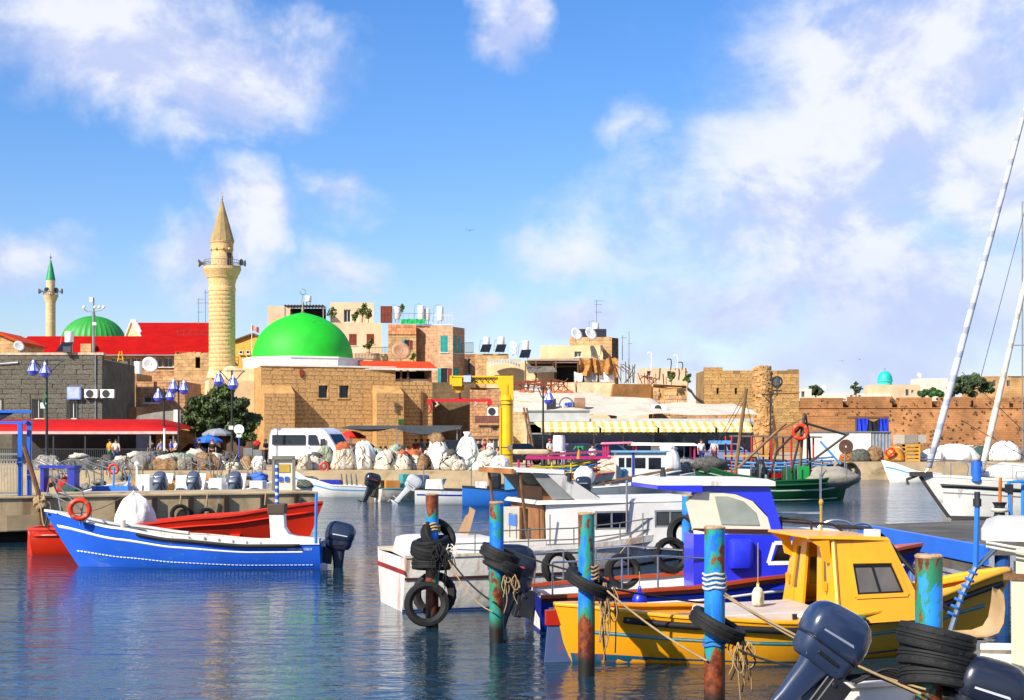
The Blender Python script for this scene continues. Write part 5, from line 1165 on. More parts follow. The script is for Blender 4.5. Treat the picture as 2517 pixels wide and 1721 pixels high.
# ================================================================== near boats
def boat(name, label, loc, rz, cat='boat', group=None): return thing(name, label, cat, loc, rz, group)
def ring_buoy(label, loc, rot, r=.27, parent=None):
 T = thing('lifebuoy', label, 'lifebuoy', loc, 0, rot=rot)
 MB().torus((0, 0, 0), r * .78, r * .22, 'y', 28, 10).build('ring', ORANGE_RING, T, smooth=True)
 for a in (45, 135, 225, 315):
  q = MB().torus((0, 0, 0), r * .78, r * .235, 'y', 28, 10); b = MB(); b.lathe([(r * .78 + r * .235 * math.cos(2 * math.pi * i / 10), r * .235 * math.sin(2 * math.pi * i / 10)) for i in range(11)], 3, a0=a - 8, a1=a + 8, axis='y'); b.build('band', mat('buoy_band', 'b06a50', rough=.6), T, smooth=True)
 return T
def tubes(name, m, parent, paths, r=.02, n=7):
 b = MB()
 for p in paths: b.tube(p, r, n)
 return b.build(name, m, parent, smooth=40)
def curve(pts, n=8):
 """smooth path through points"""
 P_ = [Vector(p) for p in pts]; P_ = [P_[0] * 2 - P_[1]] + P_ + [P_[-1] * 2 - P_[-2]]; out = []
 for i in range(1, len(P_) - 2):
  a, b, c, d = P_[i - 1:i + 3]
  for k in range(n):
   t = k / n; out.append(.5 * ((2 * b) + (c - a) * t + (2 * a - 5 * b + 4 * c - d) * t * t + (3 * b - a - 3 * c + d) * t ** 3))
 out.append(P_[-2]); return out
# ---- long blue open boat
def blue_boat():
 T = boat('fishing_boat', 'long open blue fishing boat with white stripe and white console', (PX(797, 33.6), 33.6, 0), 180)
 h = Hull(6.6, 1.95, [(0, .58), (.3, .58), (.6, .72), (.8, .93), (1, 1.30)], .25, .86, .4, .42, 2.0, 1.0, 0, .26)
 BL = paintm('hull_blue', '2763d8', dirt=.16, dirtc='3d9a86', dscale=2.5, vstreak=False, coat=.4)
 hu = h.shell(34, 11).build('hull', BL, T, smooth=50)
 h.inner(.1).build('inner_skin', OFFW, T, smooth=40)
 h.strip(.76, .81, .07, .985).build('white_stripe', WHITE, T, smooth=True)
 h.strip(.40, .425, .03, .97, .008, nu=60).build('dashed_line', stripes('dash_white', 'dfe6ea', '2763d8', .09, 0, .6, .5), T, smooth=True)
 h.cap(.10, .05, .60, 1.0).build('gunwale', WHITE, T); h.rail(.965, .045, .08, .72, .02).build('rubber_rail', BLACKR, T, smooth=True)
 h.cap(.07, .02, .0, .60).build('gunwale', OFFW, T)
 h.deck(.74, .985, -.02, .09).build('foredeck', mat('deck_grey', '6f6f6c', rough=.8), T)
 for u in (.28, .45, .58): a = h.pt(u, 1, 1); bx('thwart', OFFW, T, a.x - .12, a.x + .12, -a.y * .84, a.y * .84, .38, .42)
 for i in range(9):
  u = .12 + i * .06; a = h.pt(u, .99, 1);
  for sd in (1, -1): bx('rib', OFFW, T, a.x - .02, a.x + .02, sd * (a.y - .12) - .03, sd * (a.y - .12) + .03, a.z - .22, a.z - .04)
 a = h.pt(.02, 1);
 c = MB(); c.prism([(.04, .56), (1.0, .56), (1.16, .62), (1.20, 1.28), (.86, 1.28), (.84, .95), (.74, .80), (.55, .74), (.04, .70)], .25, .62); c.build('console', WHITE, T, bev=.02)
 bx('stern_deck', WHITE, T, .03, .9, -.78, .24, .50, .62)
 MB().box(.83, 1.23, .22, .66, 1.27, 1.5).build('console_cap', mat('cap_brown', '4a3c2e', rough=.7), T, bev=.02)
 tw = MB().tube([(1.04, .44, 1.5), (1.04, .44, 2.42)], .045, 10).build('wrapped_pole', stripes('pole_wrap', '1b55b8', 'c8d4e0', .16, 2, .62, .6), T)
 tubes('stern_pole', paintm('pole_blue', '2f7fd8'), T, [[(.12, .62, .6), (.10, .62, 1.75)]], .035)
 outboard(T, (0, .1, .42), 0, -4, 1.12, '1a2740'); h.strip(.83, .90, .03, .13, .008, (1,)).build('registration_patch', mat('patch_pale', '9fb4dc', rough=.5, var=.4, scale=14), T)
 W = lambda px, py, dy=0: Vector((PX(797, 33.6) - PX(px, 33.2), 33.6 - 33.2 + dy, PZ(py, 33.2)))
 tubes('pulpit_rail', GALV, T, [[W(116, 1214), W(122, 1168), W(203, 1208), W(206, 1222), W(197, 1290)], [W(122, 1172), W(200, 1254)], [W(116, 1211), W(200, 1254)], [W(122, 1168), W(118, 1215, -.7), W(130, 1262, -.6)], [W(118, 1215, -.7), W(190, 1240, -1.0), W(195, 1290, -1.0)]], .02)
 tubes('samson_post', OFFW, T, [[(4.72, .1, .7), (4.72, .1, 1.1)]], .06)
 return T, h
blue_boat()
rope('mooring_rope', 'slack tan mooring line from the blue bow to the pier post', [P(118, 1262, 33.5), P(100, 1240, 40.4)], .018, ROPE_T, .06)
rope('mooring_rope', 'thin line from the blue bow over the lifebuoy to the pier', [P(140, 1262, 33.4), P(300, 1222, 41.5)], .012, ROPE_T, .02)
ring_buoy('red orange lifebuoy hung on the pulpit of the blue boat', P(196, 1252, 33.0), (R(4), 0, R(8)), .275)
# ---- red boat behind it
def red_boat():
 Y = 37.4; T = boat('fishing_boat', 'orange red open boat moored against the pier', (PX(97, Y), Y, 0), 0)
 h = Hull(7.45, 2.1, [(0, .66), (.3, .72), (.7, .98), (1, 1.32)], .3, .8, .35, .45, 2.0, .7, 0, .36)
 RD = paintm('hull_red', 'cf2a08', dirt=.15, dirtc='8a1d08', coat=.4)
 h.shell(30, 10).build('hull', RD, T, smooth=50); h.inner(.15).build('inner_skin', paintm('inner_red', 'b93012'), T, smooth=40)
 h.cap(.14, .06).build('gunwale', RD, T); h.rail(.86, .03, .02, .98, .01).build('rubbing_strake', RD, T, smooth=True)
 bx('transom_box', RD, T, -.14, .0, -.5, .5, .1, .72); MB().prism([(-.3, -.2), (-.12, -.2), (-.12, .62), (-.3, .35)], -.05, .05).build('rudder', RD, T)
 for u in (.3, .55, .75): a = h.pt(u, 1, 1); bx('thwart', RD, T, a.x - .13, a.x + .13, -a.y * .84, a.y * .84, .5, .55)
 a = h.pt(.97, 1); tubes('bow_cleat', DARKM, T, [[(a.x - .3, -.15, a.z + .02), (a.x - .3, -.15, a.z + .16)], [(a.x - .3, .15, a.z + .02), (a.x - .3, .15, a.z + .16)], [(a.x - .3, -.25, a.z + .13), (a.x - .3, .25, a.z + .13)]], .03)
red_boat()
NET_STR = mat('strand_green', '5f7d68', rough=.9)
def sack(name, label, loc, rx, ry, hgt, m, seed, cat='bag', pinch=.5, wr=.1, rz=0, group=None, open_top=False, sub=None):
 """slumped woven bag"""
 secs = []; n = 44; prof = [(.76, 0), (.96, .04), (1.03, .13), (1.05, .24), (1.03, .35), (1.0, .46), (.95, .57), (.88, .68), (.79, .78), (.66, .88), (pinch, .96), (pinch * .55, 1.02)]
 for i, (q, z) in enumerate(prof):
  row = []
  for k in range(n):
   t = 2 * math.pi * k / n; d = Vector((math.cos(t) * 1.5, math.sin(t) * 1.5, z * 1.6 + seed * 5.1)); g = Vector((math.cos(t) * 4.2, math.sin(t) * 4.2, z * .9 + seed * 2.3))
   w_ = 1 + wr * (1.3 * noise.noise(d) + (.35 + .75 * z) * (.45 - 2.2 * abs(noise.noise(g))) + .25 * noise.noise(g * 2.2))
   row.append((rx * q * w_ * math.cos(t) + .3 * rx * z * noise.noise(Vector((seed, 1, 2))), ry * q * w_ * math.sin(t), hgt * z * (1 + .16 * noise.noise(Vector((math.cos(t) * 1.3, math.sin(t) * 1.3, seed * 2.0))))))
  secs.append(row)
 b = MB().loft(secs)
 T = thing(name, label, cat, loc, rz, group); b.build('bag', m, T, smooth=True)
 rs = random.Random(seed); st = MB()
 if name != 'bulk_bag':
  for q in range(9):
   k = rs.uniform(0, n); dk = rs.uniform(-2.4, 2.4); i0 = rs.randint(1, 3); i1 = rs.randint(7, 11); pts = []
   for i in range(i0, i1 + 1): k += dk + rs.uniform(-1.6, 1.6); p = secs[i][int(k) % n]; pts.append((p[0] * 1.02, p[1] * 1.02, p[2] + .01))
   st.tube(curve(pts, 3), rs.uniform(.012, .03), 5)
  st.build('rope_strands', rs.choice((ROPE_T, ROPE_B, ROPE_W, NET_STR)), T, smooth=True)
 if sub == 'neck':
  q = MB(); rr = prof[-1][0]; q.lathe([(rx * rr * .9, hgt * .98), (rx * rr * .5, hgt * 1.08), (rx * rr * 1.1, hgt * 1.22), (rx * rr * .9, hgt * 1.2), (.01, hgt * 1.05)], 14); q.jitter(.12 * rx, seed); q.build('tied_neck', m, T, smooth=True)
 elif sub:
  q = MB(); q.sphere((0, 0, hgt * .93), rx * .72, ry * .72, hgt * .25, 16, 8, .5, 3.0, seed); q.build('net_contents', sub, T, smooth=True)
 return T
BAGW = mat('bag_white', 'e2e0da', rough=.75, var=.12, scale=3, bump=.7, bscale=6, dirt=.12, dirtc='9a9080')
NET_W = mat('net_white', 'ddd4c2', rough=1, var=.35, scale=6, bump=1.0, bscale=26, dirt=.34, dirtc='8f8066', dscale=6, net=14)
NET_G = mat('net_greengrey', 'a0ae98', rough=1, var=.35, scale=5, bump=1.0, bscale=22, net=14)
NET_O = mat('net_orange', 'b8603a', rough=1, var=.4, scale=5, bump=1.0, bscale=20, net=12)
NET_D = mat('net_dark', '5a5852', rough=1, var=.45, scale=6, bump=1.0, bscale=20, net=10)
NET_B = mat('net_brown', '947350', rough=1, var=.4, scale=5, bump=1.0, bscale=20, net=12)
T = sack('bulk_bag', 'tall white bulk bag with green bands standing in the red boat', (PX(334, 37.2), 37.2, .58), .50, .45, .98, BAGW, 3, 'bag', .35, .13)
for k, a in enumerate((-100, -70, -42)):
 q = MB(); q.add([(.5 * math.cos(R(a)) * 1.0 - .03, .47 * math.sin(R(a)) - .02, .02), (.5 * math.cos(R(a)) + .03, .47 * math.sin(R(a)) - .02, .02), (.52 * math.cos(R(a)) + .03, .49 * math.sin(R(a)) - .05, .2), (.52 * math.cos(R(a)) - .03, .49 * math.sin(R(a)) - .05, .2)], [(0, 1, 2, 3)]); q.build('green_band', mat('band_green', '0d8a50'), T)
# ---- big white motor boat
def white_boat():
 t = 18; T = boat('motor_boat', 'large worn white motor boat with rust streaks and flybridge', (-2.17, 25.54, 0), t)
 h = Hull(6.9, 2.4, [(0, .95), (.5, 1.0), (1, 1.30)], .35, .9, .3, .5, 2.2, .8, 0, .20)
 HW = paintm('hull_white_rusty', 'e4ded2', dirt=.46, dirtc='9c5420', dscale=1.6, bump=.2, bscale=9)
 h.shell(30, 11).build('hull', HW, T, smooth=45)
 h.strip(.0, .30, 0, 1, .008).build('bottom_paint', paintm('antifoul_blue', '16309a', dirt=.3, dirtc='5a4a3a'), T, smooth=True)
 h.strip(.70, .735, .0, .96, .02).build('rubbing_strake', mat('strake_brown', '4a2014', rough=.7, var=.3), T)
 q = MB().add([(-.012, -1.06, .66), (-.012, 1.06, .66), (-.012, 1.06, .74), (-.012, -1.06, .74)], [(3, 2, 1, 0)]).build('transom_stripe', mat('stripe_red', '8a1c14', rough=.7, var=.3), T)
 h.deck(.0, .98, .0, .0).build('deck', paintm('deck_cream', 'cdc6b8', rough=.7), T, smooth=True); h.cap(.10, .05).build('gunwale', paintm('gunwale_dirty', 'c9bda6', dirt=.4, dirtc='7a5a3a'), T); h.cap(.06, .12, .3, 1.0).build('bulwark', HW, T)
 MB().loft([rrect(1.05, 0, .98, 1.7, 1.9, .25), rrect(1.05, 0, 1.2, 1.62, 1.8, .25), rrect(1.05, 0, 1.24, 1.4, 1.6, .25)]).build('stern_hatch', WHITE, T, smooth=40)
 CW = paintm('cabin_white', 'e4e0d8', dirt=.12); zc, zt = 1.0, 1.84
 side = [(2.62, zc), (6.15, zc + .1), (5.75, zt + .02), (2.62, zt)]
 wins = [(3.55, 4.2, 1.36, 1.70), (4.72, 5.35, 1.38, 1.70)]
 c = MB(); ya, yb = .98, .90
 for sd in (1, -1):
  b = MB(); wall_open(b, 2.62, 5.7, zc, zt, -.03, .03, wins)
  b.v = [(x, sd * ((ya + (yb - ya) * (z - zc) / (zt - zc)) + y), z) for x, y, z in b.v]; c.add(b.v, b.f)
 c.add([(5.7, -ya, zc), (5.7, ya, zc), (5.7, yb, zt), (5.7, -yb, zt), (6.2, -.8, zc), (6.2, .8, zc), (5.75, .75, zt), (5.75, -.75, zt)], [(0, 4, 7, 3), (1, 2, 6, 5), (4, 5, 6, 7)])
 c.build('cabin', CW, T)
 for a, b_, z0, z1 in wins:
  for sd in (1, -1):
   y = sd * .935; f = MB(); t_ = .035
   f.box(a, a + t_, y - .02, y + .02, z0, z1).box(b_ - t_, b_, y - .02, y + .02, z0, z1).box(a, b_, y - .021, y + .021, z0, z0 + t_).box(a, b_, y - .021, y + .021, z1 - t_, z1).box((a + b_) / 2 - .015, (a + b_) / 2 + .015, y - .018, y + .018, z0, z1)
   fo = f.build('window', mat('alu_frame', 'a9abac', rough=.4, metal=.5), T); bx('pane', GLASS if a < 4.5 else PANE, fo, a, b_, y - .006, y + .006, z0, z1)
 MB().loft([[(2.45, -1.0, zt - .005), (5.85, -.9, zt + .02), (5.85, .9, zt + .02), (2.45, 1.0, zt - .005)], [(2.5, -.96, zt + .06), (5.8, -.86, zt + .09), (5.8, .86, zt + .09), (2.5, .96, zt + .06)]]).build('cabin_roof', CW, T)
 WD = mat('varnished_ply', '8a5a30', rough=.55, var=.25, scale=4, bump=.15); wd = MB(); wall_open(wd, -.9, .9, zc, zt, 0, .04, [(-.1, .4, zc, zt - .12)]); wd.v = [(2.60 - y, x, z) for x, y, z in wd.v]; wd.build('bulkhead', WD, T)
 bx('door', CW, T, 2.0, 2.58, .42, .46, zc, zt - .1); bx('inner_void', DARKIN, T, 3.2, 3.25, -.85, .85, zc + .02, zt - .02)
 bx('cockpit_side', CW, T, 1.9, 2.6, -.98, -.93, zc, 1.22)
 ht = MB(); ht.loft([[(2.0, -1.0, 2.42), (2.95, -.98, 2.38), (2.95, .98, 2.38), (2.0, 1.0, 2.42)], [(2.05, -.98, 2.49), (2.95, -.96, 2.45), (2.95, .96, 2.45), (2.05, .98, 2.49)]]); ht.build('hardtop', WHITE, T)
 bx('hardtop_edge', mat('plank_tan', 'a06a38', rough=.7, var=.3), T, 1.94, 1.995, -1.02, 1.02, 2.385, 2.48)
 for sd in (1, -1):
  p = MB(); p.hexa([(3.2, sd * .90 - .03, zt + .05), (3.7, sd * .90 - .03, zt + .06), (3.7, sd * .90 + .03, zt + .06), (3.2, sd * .90 + .03, zt + .05)], [(2.6, sd * .94 - .03, 2.40), (2.93, sd * .94 - .03, 2.38), (2.93, sd * .94 + .03, 2.38), (2.6, sd * .94 + .03, 2.40)]); p.build('screen_pillar', CW, T)
  p = MB().add([(2.75, sd * .91, zt + .08), (3.25, sd * .91, zt + .08), (2.6, sd * .93, 2.39), (2.35, sd * .93, 2.39)], [(0, 1, 2, 3)]); p.build('side_screen', mat('screen_grey', '8d908c', rough=.3), T)
  tubes('hardtop_post', WOODB, T, [[(2.3, sd * .92, zc), (2.12, sd * .94, 2.42)]], .03)
 MB().add([(3.7, -.85, zt + .1), (3.7, .85, zt + .1), (2.9, .9, 2.40), (2.9, -.9, 2.40)], [(0, 1, 2, 3)]).build('windscreen', mat('screen_brown', '5a4230', rough=.3), T)
 bx('helm_bench', WD, T, 2.62, 3.3, -.7, .7, zt + .06, zt + .30)
 for i, (x, y, s) in enumerate(((2.75, -.5, .3), (2.95, -.1, .34), (3.05, .35, .3))): bx('stowed_box', mat('carton_brown', '8a6a44', rough=.9), T, x, x + s, y, y + s, zt + .3, zt + .3 + s * .8)
 tubes('searchlight', DARKM, T, [[(3.05, -.95, 2.40), (3.05, -.95, 2.25)]], .05)
 rp = []
 for sd in (1, -1):
  ups = [(h.pt(u, 1, sd), u) for u in (.05, .2, .36, .5, .64, .78, .9)]
  for a, u in ups: rp.append([a, a + Vector((0, 0, .42))])
  rp.append([a + Vector((0, 0, .42)) for a, u in ups]); rp.append([a + Vector((0, 0, .22)) for a, u in ups])
 for px_, y_ in ((2.65, -1.06), (4.45, -1.04)): rp.append([(px_, y_, 1.0), (px_, y_, 1.66)])
 tubes('guard_rail', GALV, T, rp, .012, 5)
 tubes('radio_aerial', STEEL, T, [[(4.15, -1.0, 1.3), (4.15, -1.0, 2.25)]], .022)
 bx('chair_back', mat('chair_blue', '3a72c8', rough=.6), T, 2.2, 2.24, -.45, -.05, 1.42, 1.62); tubes('chair_frame', GALV, T, [[(2.22, -.45, 1.2), (2.22, -.45, 1.64), (2.22, -.05, 1.64), (2.22, -.05, 1.2)]], .012)
 g = MB(); g.loft([[(1.5 + .05 * math.sin(i), .2 + .12 * i, 1.2), (1.62 + .05 * math.sin(i * 2), .2 + .1 * i, 1.75 - .12 * abs(i - 2) * .5)] for i in range(6)], cap=False, closed=False); g.build('canvas_dodger', mat('canvas_tan', '8d7050', rough=.9), T, smooth=True)
 return T, h
WB, WH = white_boat()
# ---- blue cabin cruiser
def cabin_boat():
 t = 8; T = boat('cabin_boat', 'royal blue cabin boat with white roof and orange gunwale', (.33, 22.9, 0), t)
 h = Hull(6.6, 2.15, [(0, .54), (.4, .66), (.7, .82), (1, 1.22)], .3, .86, .35, .46, 2.0, .95, 0, .24)
 NB = paintm('hull_navy', '10208c', dirt=.1, dirtc='2a3a6a', coat=.5); CB = paintm('cabin_blue', '2430d2', dirt=.06, dirtc='1a2490', coat=.5, var=.05)
 h.shell(30, 10).build('hull', NB, T, smooth=50); h.inner(.14).build('inner_skin', paintm('inner_white', 'd9d6ce'), T, smooth=40)
 h.cap(.12, .05, 0, 1).build('gunwale', paintm('gunwale_orange', 'a8401a', dirt=.2), T); h.strip(.78, .825, .02, .98).build('white_stripe', WHITE, T, smooth=True)
 h.strip(.93, 1.0, .0, .99, .02).build('rubbing_strake', mat('strake_maroon', '3c0f0c', rough=.6), T); h.deck(.72, .985, .03, .06).build('foredeck', WHITE, T, smooth=True)
 q = MB(); q.add([(-.012, -.85, .05), (-.012, -.2, .05), (-.012, -.35, .3), (-.012, -.8, .22)], [(3, 2, 1, 0)]).add([(-.012, .1, .08), (-.012, .8, .2), (-.012, .8, .45), (-.012, .3, .4)], [(3, 2, 1, 0)]).build('transom_mark', WHITE, T)
 outboard(T, (-.04, -.1, .5), 0, 12, 1.25, '141a2c', accent='c8453a')
 bx('engine_well', paintm('inner_white', 'd9d6ce'), T, .02, .3, -.7, .7, .3, .5)
 zc, zt = .62, 1.52; ya = .88
 ax = 2.72; fx = 5.45
 win = [(4.0, 4.75, 1.06, 1.34)]
 c = MB()
 for sd in (1, -1):
  b = MB(); wall_open(b, ax + (.5 if sd > 0 else 0), fx, zc, zt, -.02, .02, win)
  b.v = [(x + (.10 * (z - 1.06) / .28 if 3.9 < x < 4.8 and 1.0 < z < 1.4 else 0), sd * (ya - .26 * max(0, (x - 4.2) / 1.25) ** 1.5 + y), z - (.05 * (x - ax) if z > 1.45 else 0) * .6) for x, y, z in b.v]; c.add(b.v, b.f)
 c.add([(fx, -ya + .26, zc), (fx, ya - .26, zc), (fx, ya - .26, zt - .08), (fx, -ya + .26, zt - .08)], [(0, 1, 2, 3)]).add([(ax, -ya, zc), (ax, -.3, zc), (ax, -.3, zt), (ax, -ya, zt)], [(3, 2, 1, 0)])
 c.build('cabin', CB, T)
 for sd in (1, -1):
  y = sd * ya; f = MB();
  for p, q in (((3.93, 1.04), (4.72, 1.04)), ((4.72, 1.04), (4.82, 1.36)), ((4.82, 1.36), (4.03, 1.36)), ((4.03, 1.36), (3.93, 1.04))): f.beam((p[0], y * (1 - .03 * (p[0] > 4.5)), p[1]), (q[0], y * (1 - .03 * (q[0] > 4.5)), q[1]), .06, .05, (0, 1, 0))
  fo = f.build('window', WHITE, T); MB().add([(3.95, y * .98, 1.05), (4.74, y * .95, 1.05), (4.82, y * .95, 1.35), (4.04, y * .98, 1.35)], [(0, 1, 2, 3)]).build('pane', GLASS, fo)
 MB().loft([[(ax, -ya - .03, zt - .005), (fx + .06, -ya + .2, zt - .09), (fx + .06, ya - .2, zt - .09), (ax + .5, ya + .03, zt - .005)], [(ax, -ya, zt + .05), (fx + .03, -ya + .22, zt - .03), (fx + .03, ya - .22, zt - .03), (ax + .5, ya, zt + .05)]]).build('trunk_roof', WHITE, T)
 CR = paintm('pilot_cream', 'd6cdb8', dirt=.08); zr = 2.26
 for sd in (1, -1):
  y0, y1 = sd * .86, sd * .80
  def pan(pts, name, m, off=0):
   if sd > 0: pts = [(max(x, 3.3), z) for x, z in pts]
   MB().loft([[(x, y0 + (y1 - y0) * (z - zt) / .75 + off * sd, z) for x, z in pts], [(x, y0 + (y1 - y0) * (z - zt) / .75 + off * sd - sd * .04, z) for x, z in pts]]).build(name, m, T)
  pan([(2.72, 1.57), (4.02, 1.53), (3.95, 1.75), (3.7, 2.02), (3.4, 2.14), (3.05, 2.17), (2.8, 2.17), (2.62, 2.0)], 'side_panel', CR)
  pan([(4.0, 1.53), (4.18, 1.52), (3.98, 2.26), (2.6, 2.26), (2.55, 2.18), (3.05, 2.18), (3.42, 2.14), (3.72, 2.02), (3.93, 1.80)], 'pilot_frame', CB, .012)
  pan([(3.18, 1.66), (3.80, 1.64), (3.74, 1.85), (3.55, 2.02), (3.28, 2.10), (3.08, 2.10)], 'side_window', mat('screen_pale', '8f958a', rough=.15), .016)
  pan([(2.72, 1.535), (4.1, 1.51), (4.1, 1.57), (2.72, 1.60)], 'trim', mat('strake_maroon', '3c0f0c'), .02)
 MB().add([(4.16, -.84, 1.54), (4.16, .84, 1.54), (3.95, .8, 2.25), (3.95, -.8, 2.25)], [(0, 1, 2, 3)]).build('windscreen', mat('screen_pale', '8f958a'), T)
 MB().loft([[(2.15, -.93, zr + .02), (4.05, -.9, zr), (4.05, .9, zr), (2.15, .93, zr + .02)], [(2.15, -.93, zr + .09), (4.05, -.9, zr + .07), (4.05, .9, zr + .07), (2.15, .93, zr + .09)], [(2.25, -.8, zr + .13), (3.95, -.78, zr + .11), (3.95, .78, zr + .11), (2.25, .8, zr + .13)]]).build('roof', WHITE, T)
 MB().loft([[(2.13, -.945, zr - .04), (2.85, -.93, zr - .10), (2.85, .93, zr - .10), (2.13, .945, zr - .04)], [(2.13, -.945, zr + .018), (2.85, -.93, zr + .018), (2.85, .93, zr + .018), (2.13, .945, zr + .018)]]).build('roof_edge', CB, T)
 MB().tube([(2.5, .2, zr + .1), (2.5, .2, zr + .2)], .05, 8).tube([(2.5, .2, zr + .2), (2.5, .2, zr + .28)], .035, 8).build('lamp', DARKM, T)
 MB().tube(curve([(3.55, -.80, 1.60), (3.75, -.78, 1.72), (4.6, -.72, 1.66), (5.1, -.62, 1.62), (5.35, -.56, 1.44)]), .022, 6).tube(curve([(3.55, .80, 1.60), (3.75, .78, 1.72), (4.6, .72, 1.66), (5.1, .62, 1.62), (5.35, .56, 1.44)]), .022, 6).build('handrail', mat('teak_dark', '3a2014', rough=.5), T)
 for x in (4.2, 4.7):
  for sd in (1, -1): tubes('rail_stanchion', mat('teak_dark', '3a2014'), T, [[(x, sd * .74, 1.47), (x, sd * .74, 1.69)]], .02)
 g = h.gz(.9); a = h.pt(.78, 1, -1); b = h.pt(.93, 1, -1)
 for sd in (1, -1): tubes('bow_rail', STEEL, T, [curve([h.pt(.74, 1, sd), h.pt(.80, 1, sd, 0, .45), h.pt(.84, 1, sd, .0, .62), h.pt(.88, 1, sd, 0, .45), h.pt(.86, 1, sd, -.05, 0)])], .02)
 rp = []
 for sd in (-1, 1):
  ups = [h.pt(u, 1, sd, -.03) for u in (.03, .12, .22, .32)]
  for p in ups: rp.append([p, p + Vector((0, 0, .55))])
  rp.append([p + Vector((0, 0, .55)) for p in ups] + [Vector((ax, sd * .9, 1.12))]);
 tubes('stern_rail', STEEL, T, rp, .016)
 tubes('pole_aerial', STEEL, T, [[(4.45, .8, 1.4), (4.45, .8, 2.4)], [(5.35, .62, 1.3), (5.35, .62, 2.42)], [(4.45, .8, 1.75), (5.35, .62, 1.75)]], .02)
 MB().loft([rrect(3.45, 0, .98, .34, .16, .06), rrect(3.45, 0, 1.05, .38, .2, .07), rrect(3.45, 0, 1.40, .38, .2, .07), rrect(3.45, 0, 1.44, .30, .14, .06)]).xf(Matrix.Translation((0, -ya - .10, 0))).build('side_locker', CB, T, smooth=40)
 tubes('nav_lamp', mat('lamp_amber', 'b8923a', rough=.4), T, [[(4.95, -.5, 1.45), (4.95, -.5, 1.95)]], .022); MB().sphere((4.95, -.5, 1.98), .04, None, .06, 8, 6).build('lamp_globe', mat('lamp_amber', 'b8923a'), T)
 for c in T.children:
  if c.name.split('.')[0] in ('cabin', 'window', 'trunk_roof', 'side_panel', 'pilot_frame', 'side_window', 'trim', 'windscreen', 'roof', 'roof_edge', 'lamp', 'handrail', 'rail_stanchion', 'side_locker', 'nav_lamp', 'lamp_globe', 'pole_aerial'): c.location.x -= .3
 return T, h
CBT, CBH = cabin_boat()
